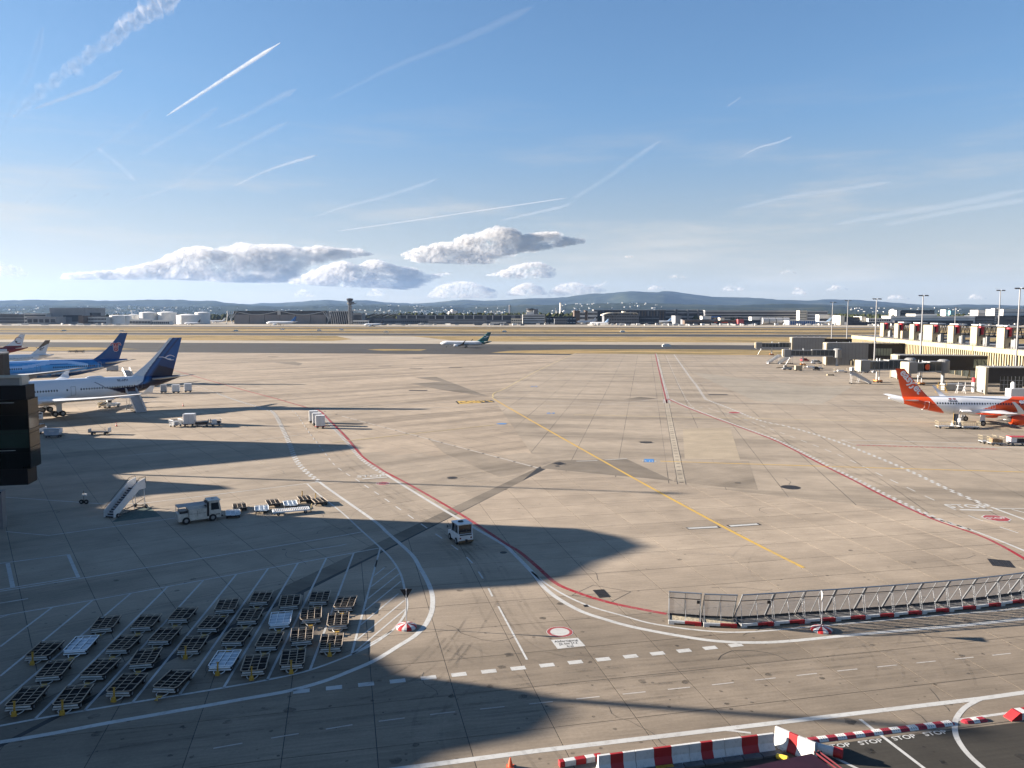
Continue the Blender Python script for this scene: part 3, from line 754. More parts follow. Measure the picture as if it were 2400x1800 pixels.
M_GREYP = pm('grey_paint', (0.30, 0.31, 0.32), 0.5, 0, 0.12, 2, 0.3)
M_GLASS = glass('dark_glass')
M_SILVER = pm('brushed_aluminium', (0.34, 0.35, 0.37), 0.45, 0.35, 0.12, 3)

WHEELS = {}
def wheel_part(parent, c, r, w, axis='X', name='wheel', hub=True):
    key = (round(r, 3), round(w, 3), axis, hub)
    if key not in WHEELS:
        ty = MB().wheel((0, 0, 0), r, w, axis, 16).build('tyre', M_TYRE, mesh_only=True)
        hb = MB().lathe([(-w * .53, r * .2), (-w * .52, r * .5), (w * .52, r * .5), (w * .53, r * .2)], (0, 0, 0), axis, 12).build('hub', M_HUB, mesh_only=True)
        WHEELS[key] = (ty, hb)
    ty, hb = WHEELS[key]
    o = bpy.data.objects.new(name, ty); COL.objects.link(o); o.parent = parent; o.location = c
    if hub:
        h = bpy.data.objects.new('hub', hb); COL.objects.link(h); h.parent = o
    return o
def make_dolly(white=False, raised=False, w=1.56, l=2.42, h=0.5, broken=0, rows=6):
    t = thing('pallet_dolly', 'x', 'dolly')
    fm, dm = (M_WFRAME, M_DECKGRY) if white else (M_FRAME, M_DECKBLK)
    f = MB(); rr = 0.023
    hw, hl = w / 2, l / 2
    # outer rails, the corners cut off
    cut = .16
    P = [(-hw + cut, -hl), (hw - cut, -hl), (hw, -hl + cut), (hw, hl), (-hw, hl), (-hw, -hl + cut)]
    for a, b in zip(P, P[1:] + P[:1]): f.tube((*a, h), (*b, h), rr * 1.35, 6)
    for i in (1, 2): f.tube((-hw + w * i / 3, -hl, h), (-hw + w * i / 3, hl, h), rr, 6)
    rnd = random.Random(broken * 7 + 3)
    for j in range(1, rows):
        y = -hl + l * j / rows
        for i in range(3):
            if broken and rnd.random() < .2: continue
            f.tube((-hw + w * i / 3, y + rnd.uniform(-.03, .03), h), (-hw + w * (i + 1) / 3, y + rnd.uniform(-.03, .03), h), rr * .72, 5)
    f.build('deck_frame', fm, t)
    fl = MB()
    for i in range(3):
        for j in range(rows):
            dz = rnd.uniform(-.05, 0); 
            x0, y0 = -hw + w * i / 3, -hl + l * j / rows
            fl.box((x0 + w / 6, y0 + l / rows / 2, h - .08 + dz), (w / 3 - .05, l / rows - .05, .03))
    fl.build('deck_plates', dm, t)
    sk = MB()
    sk.bx(-hw + .1, hw - .1, -hl + .1, hl - .05, h - .26, h - .15)
    sk.bx(-hw, -hw + .05, -hl + .2, hl, h - .14, h - .02).bx(hw - .05, hw, -hl + .2, hl, h - .14, h - .02)
    sk.tube((-.55, -.65, .19), (.55, -.65, .19), .04).tube((-.55, .75, .19), (.55, .75, .19), .04)
    sk.build('chassis', M_DARKMET, t)
    b = MB()
    b.tube((-hw + .12, -hl - .03, h - .12), (hw - .12, -hl - .03, h - .12), .06, 8).tube((-hw + .06, -hl - .02, h - .27), (hw - .06, -hl - .02, h - .27), .05, 8)
    b.build('bumper', M_WFRAME if white else pm('worn_bumper_paint', (0.45, 0.44, 0.41), .5, .1, .2, 4, .5), t)
    for x in (-hw + .12, hw - .12):
        for y in (-hl + .32, hl - .38): wheel_part(t, (x, y, .19), .19, .13, 'X')
    tb = MB()
    tb.path([(-.34, -hl + .02, .24), (-.34, -hl - .3, .22), (-.2, -hl - .52, .2), (.2, -hl - .52, .2), (.34, -hl - .3, .22), (.34, -hl + .02, .24)], .026, 6)
    tb.build('tow_frame', fm if white else pm('worn_bumper_paint', (0, 0, 0)), t)
    hk = MB()
    if raised:
        hk.box((0, -hl - .58, .26), (.22, .12, .3)).box((0, -hl - .50, .62), (.1, .06, .66), ry=.04).box((-.13, -hl - .6, .2), (.05, .08, .14)).box((.13, -hl - .6, .2), (.05, .08, .14)).tube((-.1, -hl - .48, .98), (.1, -hl - .48, .98), .025)
    else:
        hk.box((0, -hl - .6, .2), (.3, .2, .07)).box((-.03, -hl - .78, .18), (.09, .3, .06)).box((0, -hl - .95, .17), (.2, .06, .06))
    hk.build('tow_bar', M_YEL, t)
    return t
r3 = lambda x, y: (x * .27125, 1350 + y * .27125)
r4 = lambda x, y: (500 + x * .27125, 1330 + y * .27125)
D = [(r3(385, 625), 0, 1), (r3(703, 577), 1, 0), (r3(915, 395), 0, 0), (r3(1262, 383), 0, 0), (r3(1580, 318), 0, 0), (r3(1962, 240), 0, 0), (r3(472, 792), 0, 0),
     (r3(1072, 570), 0, 0), (r3(1426, 497), 0, 0), (r3(1838, 393), 0, 0), (r3(867, 782), 0, 0), (r3(1257, 690), 0, 0), (r3(1665, 577), 0, 2), (r3(235, 1032), 0, 1),
     (r3(632, 1022), 0, 1), (r3(1097, 917), 0, 1), (r3(1500, 885), 0, 3), (r3(1943, 708), 1, 1), (r4(412, 248), 0, 0), (r4(662, 282), 0, 0), (r4(918, 245), 0, 0),
     (r4(1142, 293), 0, 0), (r4(318, 405), 0, 0), (r4(582, 433), 1, 0), (r4(846, 393), 0, 0), (r4(1080, 443), 2, 0), (r4(205, 580), 0, 0), (r4(487, 618), 0, 0),
     (r4(767, 575), 0, 0), (r4(1022, 630), 0, 1), (r4(362, 820), 0, 1), (r4(688, 770), 0, 1)]
W_ = ['no', 'first', 'second', 'third', 'fourth', 'fifth', 'sixth', 'seventh', 'eighth', 'ninth', 'tenth', 'eleventh', 'twelfth']
protos = {}
for i, wh in enumerate((0, 0, 0, 1)):
    for rs in (0, 1): protos[(i, rs)] = None
def proto(i, rs):
    if protos[(i, rs)] is None: protos[(i, rs)] = [make_dolly(i == 3, rs, broken=i + 1 if i < 3 else 0, rows=(6, 6, 5, 4)[i]), False]
    return protos[(i, rs)]
entries = []
for n, (p, wh, rs) in enumerate(D):
    x, y = G(*p, .5)
    # lane number counted from the hatched island: the painted bays run straight away from the road and are 2.35 m wide
    entries.append((x, y, wh, rs))
lanes = {}
for e in entries:
    key = round((e[0] + 13.3 + (e[1] - 58) * 0.085) / 2.42)
    lanes.setdefault(key, []).append(e)
for li, key in enumerate(sorted(lanes, reverse=True)):
    col_ = sorted(lanes[key], key=lambda e: e[1])
    for k, (x, y, wh, rs) in enumerate(col_):
        i = 3 if wh == 1 else (li + k * 2) % 3
        if wh == 2: i = 0
        pr = proto(i, 1 if rs in (1, 2) else 0)
        base = 'white pallet dolly' if wh == 1 else 'rusty pallet dolly'
        where = ', %s from the road in bay %s from the hatched island' % (W_[k + 1], ['one', 'two', 'three', 'four', 'five', 'six', 'seven', 'eight', 'nine', 'ten', 'eleven', 'twelve'][li])
        lab = base + where
        rz = radians(7 + random.uniform(-6, 6))
        if rs == 3: rz = radians(-4); lab = 'skewed ' + lab.replace('rusty ', '')
        if not pr[1]:
            t = pr[0]; pr[1] = True; t['label'] = lab; t['group'] = 'pallet dollies in the parking bays'; t.location = (x, y, 0); t.rotation_euler = (0, 0, rz)
        else: dup(pr[0], (x, y, 0), rz, lab, 'pallet dollies in the parking bays')
# a second deck frame stacked on the skewed dolly
x, y = G(*r3(1500, 880), .62)

# low trailers left on the lit apron behind the utility truck
z6 = lambda a, b: (400 + a * .18083, 1150 + b * .18083)
for (a, b), wh, rs, rz, lab in (((808, 282), 1, 0, 70, 'white low trailer parked just ahead of the utility truck'), ((895, 195), 0, 0, 68, 'dark dolly at the far end behind the white low trailer'),
                            ((1180, 225), 1, 0, 72, 'white dolly between the low trailer and the roller trailer'), ((1325, 145), 0, 0, 66, 'dark dolly behind the white dolly in the mixed cluster'),
                            ((1550, 160), 1, 0, 70, 'white dolly behind the roller trailer in the mixed cluster'), ((1735, 95), 0, 1, 66, 'dark dolly with raised bar, furthest back in the mixed cluster'),
                            ((1925, 125), 0, 1, 62, 'dark dolly with raised bar beside the white road line')):
    p = z6(a, b); x, y = G(*p, .45)
    i = 3 if wh else 1
    pr = proto(i, rs)
    o = dup(pr[0], (x, y, 0), radians(90 - rz + 180 - 90 + 90), lab, 'dollies clustered by the utility truck')
t = thing('roller_trailer', 'long pale roller trailer with raised yellow bar casting a shadow', 'trailer')
x, y = G(*z6(1560, 250), .4); t.location = (x, y, 0); t.rotation_euler = (0, 0, radians(22))
mb = MB().bx(-2.1, 2.1, -.72, -.62, .36, .5).bx(-2.1, 2.1, .62, .72, .36, .5).bx(-2.1, -2.0, -.7, .7, .36, .5).bx(2, 2.1, -.7, .7, .36, .5)
mb.build('frame', M_WFRAME, t)
mb = MB()
for i in range(19): mb.tube((-1.9 + i * .21, -.6, .47), (-1.9 + i * .21, .6, .47), .05, 8)
kind(mb.build('rollers', M_SILVER, t), 'stuff')
for sx in (-1.5, 1.6):
    for sy in (-.62, .62): wheel_part(t, (sx, sy, .2), .2, .14, 'Y')
MB().box((2.35, 0, .5), (.08, .1, .9), ry=.15).box((2.25, 0, .25), (.3, .4, .06)).build('tow_bar', pm('pale_yellow_paint', (.55, .42, .2), .5), t)

# ------------------------------------------------------------------ concrete barriers and kerbs along the ramp
def jersey(L, bands, rz=0):
    """profile pulled along x; bands = [(length share, material index)]"""
    prof = [(-.30, 0), (-.30, .08), (-.24, .16), (-.1, .42), (-.075, .9), (.075, .9), (.1, .42), (.24, .16), (.30, .08), (.30, 0)]
    xs = [0]
    for sh, _ in bands: xs.append(xs[-1] + sh * L)
    return prof, xs
def jersey_thing(p0, p1, bands, label, h=.9, group='red and white barriers along the ramp'):
    p0, p1 = Vector(p0), Vector(p1); d = p1 - p0; L = d.length
    t = thing('concrete_barrier', label, 'barrier', (*p0, 0), atan2(d.y, d.x), group)
    prof, xs = jersey(L, bands); xs[0] += .012; xs[-1] -= .012
    sc = h / .9
    for (sh, mi), a, b in zip(bands, xs, xs[1:]):
        mb = MB(); mb.loft([[(a, y, z * sc) for y, z in prof], [(b, y, z * sc) for y, z in prof]])
        mb.build('red_band' if mi else 'white_band', M_REDB if mi else M_WHITEB, t, bevel=.012)
    mb = MB().bx(.35, .75, -.42, .42, 0, .05).bx(L - .75, L - .35, -.42, .42, 0, .05)
    mb.build('foot_pad', M_GREYP, t)
    return t
M_REDB = pm('red_barrier_paint', (0.30, 0.014, 0.017), 0.55, 0, 0.14, 1.2, 0.22)
M_WHITEB = pm('white_barrier_paint', (0.50, 0.50, 0.48), 0.6, 0, 0.1, 1.2, 0.4)
bar = [(4.42, 38.62), (6.42, 39.08), (9.36, 39.74), (11.36, 40.18), (14.22, 40.80)]
jersey_thing(bar[0], bar[1], [(.33, 0), (.34, 1), (.33, 0)], 'white concrete barrier with narrow red band, at the end beside low kerb stones')
jersey_thing(bar[1], bar[2], [(.34, 0), (.33, 1), (.33, 0)], 'white concrete barrier with wide red band above the yellow bar')
jersey_thing(bar[2], bar[3], [(.33, 0), (.33, 1), (.34, 0)], 'short white concrete barrier with red band, third along the row')
jersey_thing(bar[3], bar[4], [(.34, 0), (.33, 1), (.33, 0)], 'white concrete barrier with red band, last before the corner')
jersey_thing((14.5, 41.35), (16.05, 39.62), [(.36, 0), (.22, 1), (.42, 0)], 'sunlit corner barrier with salmon red band turning towards the ramp', 1.0)
# grey kerb stones and the yellow bar behind the barriers
t = tag(MB().box((7.95, 38.92, .07), (.95, .25, .14), radians(12.3)).build('yellow_bar', M_YEL), 'scuffed yellow block at the foot of the red barrier band', 'wheel stop')
t = thing('wheel_stop', 'short bright yellow wheel stop at the foot of the corner barrier', 'wheel stop', (14.35, 39.78, .12), radians(-30))
MB().lathe([(-.3, .1), (-.26, .14), (.26, .14), (.3, .1)], (0, 0, 0), 'X', 14).build('body', pm('bright_yellow_paint', (.75, .5, .05), .4), t)
M_DKGRYC = pm('dark_kerb_concrete', (.10, .10, .10), .8, 0, .3, 3)  # dark grey stone, with shade behind the barriers put into the tone
for i in range(9):
    a = Vector(bar[0]) + (Vector(bar[4]) - Vector(bar[0])) * ((i + .02) / 9); b = Vector(bar[0]) + (Vector(bar[4]) - Vector(bar[0])) * ((i + .97) / 9)
    m_ = (a + b) / 2 + Vector((.22, -.52)) * 1.0
    tag(MB().box((0, 0, .06), ((b - a).length, .42, .12), 0).build('kerb_stone', M_DKGRYC), 'grey kerb stone under the barriers, %s from the low red stones' % W_[i + 1], 'kerb stone', 'kerb stones behind the barriers', (*m_, 0), atan2((b - a).y, (b - a).x))
# low red and white kerb stones at the end of the barrier
kb = [G(1310, 1796), G(1409, 1780)]
ks = [(0, 1), (.12, 0), (.38, 1), (.62, 0), (.84, 1), (1, 0)]
a, b = Vector(kb[0]), Vector(kb[1])
for kk, ((s0, c0), (s1, _)) in enumerate(zip(ks, ks[1:])):
    p = a + (b - a) * (s0 + s1) / 2
    tag(MB().bx(-(s1 - s0) * (b - a).length / 2 + .006, (s1 - s0) * (b - a).length / 2 - .006, -.16, .16, 0, .3).build('low_kerb_stone', M_REDB if c0 else M_WHITEB, bevel=.02), ('red' if c0 else 'white') + ' low kerb stone, %s of five before the white barriers' % W_[kk + 1], 'kerb stone', 'low kerb stones', (*p, 0), atan2((b - a).y, (b - a).x))
def rubber_kerb(p0, p1, n, label, start=1, w=.52, h=.13):
    p0, p1 = Vector(p0), Vector(p1); d = p1 - p0; L = d.length
    t = thing('rubber_kerb', label, 'kerb', (*p0, 0), atan2(d.y, d.x), 'red and white rubber kerbs')
    prof = [(-w / 2, 0), (-w * .4, h * .55), (-w * .26, h), (w * .26, h), (w * .4, h * .55), (w / 2, 0)]
    for i in range(n):
        a, b = L * i / n + .006, L * (i + 1) / n - .006
        if (i + start) % 2:
            rings = [[(a, y, z) for y, z in prof], [(b, y, z) for y, z in prof]]
        else:
            rings = [[(a, y, z) for y, z in prof], [(b, y, z) for y, z in prof]]
        mb = MB().loft(rings)
        for q in (.25, .5, .75): mb.box((a + (b - a) * q, -w * .33, h * .8), (.02, w * .2, .02), 0, 1, rx=.6).box((a + (b - a) * q, -w * .05, h + .002), (.02, w * .16, .01), 0, 1)
        mb.build('kerb_segment', [P_KR if (i + start) % 2 else P_KW, M_JOINT], t)
    for x, s in ((0, -1), (L, 1)):
        mb = MB().loft([[(x + s * .006, y, z) for y, z in prof], [(x + s * .16, y * .7, z * .55) for y, z in prof], [(x + s * .24, y * .3, z * .05) for y, z in prof]])
        mb.build('end_cap', P_KR, t)
    return t
P_KR = pm('red_rubber', (0.30, 0.018, 0.03), .6, 0, .2, 3, .2)
P_KW = pm('white_rubber', (0.62, 0.61, 0.57), .6, 0, .1, 3, .5)
rubber_kerb((15.85, 41.45), (25.35, 43.46), 17, 'long red and white rubber kerb between road and ramp', 0)
rubber_kerb((26.3, 43.62), (27.5, 43.87), 3, 'short red and white rubber island kerb beyond the curved line', 1)
t = thing('end_block', 'red and white concrete block at the far end of the ramp kerbs', 'barrier', (28.95, 43.95, 0), radians(12.3))
MB().loft([[(0, -.3, 0), (0, .3, 0), (0, .3, .05), (0, -.3, .05)], [(.55, -.3, 0), (.55, .3, 0), (.55, .3, .42), (.55, -.3, .42)]]).build('ramp_nose', M_REDB, t)
MB().bx(.56, .72, -.3, .3, 0, .42).build('red_band', M_REDB, t); MB().bx(.73, 1.15, -.3, .3, 0, .42).build('white_band', M_WHITEB, t)
MB().bx(1.16, 4.4, -.3, .3, 0, .42).build('red_band', M_REDB, t)
# steel rail and gate house roof beside the ramp
M_MAROON = pm('maroon_steel', (0.035, 0.008, 0.012), 0.35, 0.3, 0.25, 2, .3)
zt = 2.3
ra = [G(1700, 1810, zt), G(1886, 1769.5, zt), G(1903, 1765.5, zt), G(1966, 1812, zt)]
t = thing('gatehouse', 'dark maroon flat roofed gatehouse at the bottom of the ramp', 'gatehouse')
R0 = Vector(ra[0]); R1 = Vector(ra[2]); R2 = Vector(ra[3])
back = (R2 - R1).normalized()
poly = [tuple(R0), tuple(R0 + back * 5.5), tuple(R1 + back * 5.5), tuple(R1)]
MB().prism(poly, zt - .18, zt).build('roof', M_MAROON, t)
ins = lambda q, s: tuple(Vector(q) + (Vector(poly[0]) + Vector(poly[2])) * .5 * s - Vector(q) * s)
MB().prism([ins(q, .12) for q in poly], .006, zt - .181).build('wall', M_DARKMET, t)
t = thing('steel_rail', 'maroon steel rail with dark joints running down beside the ramp', 'rail')
e0, e1 = Vector((*R1, zt + .02)) + Vector((.05, .05, 0)), Vector((*(R1 + back * 5.4), zt - .05)) + Vector((.05, .05, 0))
off = Vector((back.y, -back.x, 0)) * -1
for k in (.10, .34):
    MB().tube(e0 + off * k, e1 + off * k, .05, 6).build('rail_bar', pm('bright_maroon_steel', (.12, .02, .025), .35, .3), t)
for k in (0.02, .3, .6, .9): MB().tube(e0 + (e1 - e0) * k + off * .02, e0 + (e1 - e0) * k + off * .45, .06, 6).build('cross_piece', M_DARKMET, t)
for k in (.05, .5): MB().tube(e0 + (e1 - e0) * k + off * .22 - Vector((0, 0, .02)), Vector((*(e0 + (e1 - e0) * k + off * .22).xy, .008)), .05, 6).build('post', M_DARKMET, t)
t = thing('guard_rail', 'rounded grey guard block with red end beside the STOP lettering', 'barrier', (*G(1882, 1754), 0), radians(-31))
MB().lathe([(0, .2), (.06, .27), (.75, .27)], (0, 0, .27), 'X', 14).build('grey_block', M_GREYP, t)
MB().lathe([(.76, .25), (1.55, .25)], (0, 0, .27), 'X', 14).build('white_block', M_WHITEB, t); MB().lathe([(1.56, .27), (2.0, .27)], (0, 0, .29), 'X', 14).build('red_end', M_REDB, t)
t = thing('traffic_cone', 'small orange traffic cone standing beside the border line', 'cone', (*G(1196, 1797), 0))
MB().lathe([(0.03, .15), (.5, .03)], (0, 0, 0), 'Z', 12).build('cone', pm('orange_plastic', (.55, .08, .03), .5), t); MB().bx(-.2, .2, -.2, .2, 0, .03).build('base', pm('orange_plastic', (0, 0, 0)), t)

# ------------------------------------------------------------------ leaning mesh fence on painted ballast frames
M_FENCE = pm('fence_steel', (0.30, 0.315, 0.33), 0.42, 0.6, 0.15, 3)
M_RUBBLE = pm('sandy_rubble', (0.36, 0.31, 0.22), 0.95, 0, 0.6, 9, .8)
M_DKGROUND = pm('dark_ballast', (0.12, 0.115, 0.11), 0.9, 0, 0.5, 4, .6)
nodes = [(11.92, 57.98), (14.36, 57.55), (14.48, 57.46), (16.98, 57.22), (17.3, 57.26), (19.9, 57.66), (22.4, 58.12), (24.92, 58.5), (27.42, 58.96), (29.86, 59.42), (32.32, 59.95), (34.74, 60.46), (37.2, 61.02), (39.6, 61.68), (41.95, 62.42), (44.2, 63.2)]
pairs = [(0, 1), (2, 3)] + [(i, i + 1) for i in range(4, 15)]
DEP, TOPH = 1.45, 2.55
def fence_module(p0, p1, label, first, dep=DEP):
    p0, p1 = Vector(p0), Vector(p1); d = p1 - p0; L = d.length - .03
    t = thing('fence_module', label, 'fence', (*p0, 0), atan2(d.y, d.x), 'leaning mesh fence modules')
    lo, hi = Vector((0, dep, .28)), Vector((0, .05, TOPH))
    at_ = lambda x, s: Vector((x, 0, 0)) + lo + (hi - lo) * s
    top = MB().tube(at_(0, 1), at_(L, 1), .055, 8).build('top_rail', M_FENCE, t)
    MB().tube(at_(0, .73), at_(L, .73), .035, 6).build('middle_rail', M_DARKMET, t)
    MB().tube(at_(0, 0), at_(L, 0), .045, 6).build('bottom_rail', M_DARKMET, t)
    for x, r in ((.05, .05), (L / 2, .03), (L - .05, .05)): MB().tube(at_(x, 0), at_(x, 1), r, 8).build('post', M_FENCE, t)
    for x, s in ((.06, .74), (L / 2 + .06, .66), (L - .06, .74)):
        q = at_(x, s); MB().tube((x, .08, .3), q, .022, 6).build('prop', M_FENCE, t)
    wires = MB()
    n = 28
    for i in range(1, n): wires.tube(at_(.03, i / n), at_(L - .03, i / n), .012, 3)
    for i in range(1, 26): wires.tube(at_(L * i / 26, .0), at_(L * i / 26, 1), .004, 3)
    kind(wires.build('mesh_wires', M_FENCE, t), 'stuff')
    for a, b, mt, nm in ((0, L / 2, M_WHITEB, 'white_beam'), (L / 2, L, M_REDB, 'red_beam')):
        mb = MB()
        side = (a < .1)
        mb = MB().bx(a + .004, b - .004, 0, .16, .12, .31)
        mb.bx(a + .004, a + .45, .002, .158, 0, .119) if side else mb.bx(b - .45, b - .004, .002, .158, 0, .119)
        mb.build(nm, mt, t, bevel=.012)
    MB().bx(0, L, dep - .02, dep + .14, 0, .24).bx(.0, .12, .17, dep - .03, .06, .22).bx(L - .12, L, .17, dep - .03, .06, .22).build('ballast_frame', M_DKGROUND, t)
    MB().bx(.13, L - .13, .18, dep - .04, .03, .17).build('ballast_fill', M_RUBBLE if first else M_DKGROUND, t)
    if first == 1 or label.startswith('third'):
        MB().box(at_(L - .22, .62) + Vector((0, -.04, 0)), (.22, .05, .26)).build('lock_box', M_DARKMET, t)
    return t
for k, (i, j) in enumerate(pairs):
    lab = ('first leaning mesh fence module with sandy ballast, at the red line end', 'second leaning mesh fence module with sandy ballast, turned slightly')[k] if k < 2 else '%s leaning mesh fence module counted from the red line end' % (W_ + ['thirteenth'])[k + 1]
    fence_module(nodes[i], nodes[j], lab, 1 if k == 0 else (2 if k == 1 else 0), 1.5 if k < 2 else DEP)

# ------------------------------------------------------------------ mobile signs on striped bases
def sign(loc, rz, label, face):
    t = thing('mobile_sign', label, 'sign', (*loc, 0), rz, 'mobile signs on striped bases')
    for i in range(12):
        a0, a1 = 2 * pi * i / 12, 2 * pi * (i + 1) / 12
        rs = [(.76, .0), (.76, .14), (.6, .24), (.09, .36), (.09, .0)]
        rings = [[(r * cos(a), r * sin(a), z) for r, z in rs] for a in (a0 + .004, (a0 + a1) / 2, a1 - .004)]
        MB().loft(rings).build('base_sector', M_REDB if i % 2 else M_WHITEB, t)
    MB().tube((0, 0, .02), (0, 0, 3.02), .035, 8).build('pole', M_SILVER, t)
    M_BACK = pm('sign_back', (.012, .012, .014), .7)
    tri = [(-.46, 2.98), (0, 2.18), (.46, 2.98)]
    rings = [[(x, y, z) for x, z in tri] for y in (.045, .06)]
    MB().loft(rings).build('sign_plate', M_BACK, t)
    tri2 = [(-.40, 2.945), (0, 2.25), (.40, 2.945)]; 
    MB().quad([(x, .0615, z) for x, z in tri2[::-1]]).build('white_face', M_WHITEB, t)
    return t
sign((-7.95, 57.35), radians(8), 'give way sign seen from behind on a red and white domed base, in sunlight', 0)
sign((23.15, 56.85), radians(78), 'pole sign seen edge on, its striped base in front of the fence', 1)

# ------------------------------------------------------------------ vehicles and steps on the left apron
def rounded_box_mb(x0, x1, y0, y1, z0, z1, r=.08):
    p = [(x0 + r, y0), (x1 - r, y0), (x1, y0 + r), (x1, y1 - r), (x1 - r, y1), (x0 + r, y1), (x0, y1 - r), (x0, y0 + r)]
    return MB().prism(p, z0, z1)
def tow_tractor(loc, rz, label):
    t = thing('tow_tractor', label, 'tow tractor', loc, rz)      # +x is forward
    w = .82
    # body side profile, pulled across the width
    prof = [(-1.45, .32), (1.55, .32), (1.6, .55), (1.55, .95), (.75, 1.12), (.7, 1.12), (-1.3, 1.12), (-1.45, 1.0)]
    MB().loft([[(x, y, z) for x, z in prof] for y in (-w, w)]).build('body', M_WHITEP, t, bevel=.04)
    cab = [(-1.3, 1.121), (.78, 1.121), (.5, 2.02), (-1.22, 2.05)]
    MB().loft([[(x, y, z) for x, z in cab] for y in (-w * .88, w * .88)]).build('cab_glass', M_GLASS, t)
    MB().loft([[(-1.36, y, 2.04) for y in (-w, w)] + [(-1.36, y, 2.16) for y in (w, -w)], [(.62, y, 2.02) for y in (-w, w)] + [(.62, y, 2.13) for y in (w, -w)]]).build('cab_roof', M_WHITEP, t, bevel=.03)
    for x, y in ((-1.28, -w * .92), (-1.28, w * .92)): MB().tube((x, y, 1.1), (x + .02, y, 2.06), .055, 6).build('cab_pillar', M_WHITEP, t)
    for x, y in ((.72, -w * .92), (.72, w * .92)): MB().tube((x, y, 1.1), (x - .24, y, 2.06), .045, 6).build('cab_pillar', M_WHITEP, t)
    MB().tube((-.3, w * .9, 1.1), (-.34, w * .9, 2.06), .035, 6).build('cab_pillar', M_WHITEP, t)
    MB().lathe([(2.14, .3), (2.26, .26), (2.28, .08)], (-.3, .1, 0), 'Z', 12).build('roof_vent', M_DARKMET, t)
    MB().bx(-1.475, -1.455, -w * .8, w * .8, .98, 1.1).build('rear_sill', M_DARKMET, t)
    MB().bx(-1.32, -1.305, -w * .74, w * .74, 1.14, 1.33).build('seat_back', pm('brown_vinyl', (.10, .08, .06), .6), t)
    MB().bx(-1.6, -1.452, -w, w, .30, .46).build('rear_bumper', pm('rusty_bumper', (.16, .10, .05), .7, .2, .5, 6, .8), t)
    for s in (-1, 1): MB().box((-1.462, s * w * .72, .72), (.03, .16, .16)).build('tail_light', pm('tail_light_red', (.12, .01, .01), .3), t)
    MB().box((-1.6, 0, .45), (.12, .22, .3)).build('tow_hook', M_DARKMET, t)
    MB().tube((1.1, w, 1.35), (1.1, w + .18, 1.4), .02).box((1.1, w + .22, 1.42), (.08, .12, .26)).build('mirror', M_DARKMET, t)
    MB().box((1.0, w * .45, 1.26), (.3, .32, .3)).build('air_filter', M_WHITEP, t)
    for x in (-.88, 1.0):
        for s in (-1, 1):
            wheel_part(t, (x, s * (w - .06), .36), .36, .24, 'Y')
    return t
tow_tractor((-5.35, 80.0, 0), radians(90 + 25), 'white tow tractor with wide rear window driving along the shaded lane')
def utility_truck(loc, rz, label):
    M_WHITEP = M_WHITECLEAN = pm('dirty_white_paint', (0.50, 0.46, 0.40), 0.5, 0, .2, 2, .5)
    t = thing('utility_truck', label, 'utility truck', loc, rz)   # +x forward
    w = .9
    rounded_box_mb(-2.3, 2.3, -w, w, .38, .62, .1).build('chassis', M_WHITEP, t)
    MB().loft([[(x, y, z) for x, z in [(.98, .621), (2.28, .621), (2.3, 1.25), (2.12, 2.28), (1.0, 2.28)]] for y in (-w, w)]).build('cab', M_WHITEP, t, bevel=.05)
    MB().loft([[(x, y, z) for x, z in [(1.2, 1.3), (2.1, 1.3), (1.98, 2.1), (1.2, 2.1)]] for y in (-w - .006, w + .006)]).build('side_window', M_GLASS, t)
    MB().quad([(2.31, -w * .85, 1.32), (2.31, w * .85, 1.32), (2.165, w * .85, 2.12), (2.165, -w * .85, 2.12)]).build('windscreen', M_GLASS, t)
    MB().bx(.9, 2.25, -w - .05, w + .05, 2.285, 2.4).build('cab_roof', M_WHITECLEAN, t, bevel=.03)
    MB().lathe([(2.4, .16), (2.47, .14)], (1.6, .1, 0), 'Z', 12).build('roof_hatch', M_GREYP, t)
    MB().bx(.78, .96, -w, w, .63, 2.2).build('exhaust_stack', M_DARKMET, t)
    rounded_box_mb(-1.2, .74, -w, w, .625, 1.62, .05).build('tank_box', M_WHITEP, t)
    MB().bx(-1.15, .7, -w - .012, -w - .002, 1.1, 1.12).bx(-.28, -.25, -w - .012, -w - .002, .8, 1.4).build('panel_seam', M_DARKMET, t)
    rounded_box_mb(-2.35, -1.24, -w, w, .625, 1.25, .06).build('rear_box', M_WHITEP, t)
    MB().bx(-2.1, -1.3, -w + .15, w - .15, 1.251, 1.5).build('hose_bin', M_DARKMET, t)
    for x in (-2.25, .74):
        for s in (-1, 1): MB().tube((x, s * (w - .05), 1.2), (x, s * (w - .05), 2.0), .03, 6).build('rack_post', M_GREYP, t)
    mb = MB()
    for i in range(7): mb.bx(-2.35, .76, -w + .02 + i * .27, -w + .15 + i * .27, 2.0, 2.04)
    mb.build('rack_slats', M_GREYP, t)
    MB().bx(2.28, 2.48, -w, w, .42, .6).build('front_bumper', M_DARKMET, t)
    for s in (-1, 1): MB().box((2.31, s * .6, .85), (.04, .3, .14)).build('headlight', M_SILVER, t)
    for i in range(3): MB().box((1.75 + i * .16, -w - .008, .75), (.12, .01, .1)).build('number_plate', M_DARKMET, t)
    for x in (-1.5, 1.35):
        for s in (-1, 1): wheel_part(t, (x, s * (w - .08), .42), .42, .28, 'Y')
    return t
utility_truck((*G(466, 1221), 0), radians(33), 'dirty white utility truck with slatted roof rack in the shade')

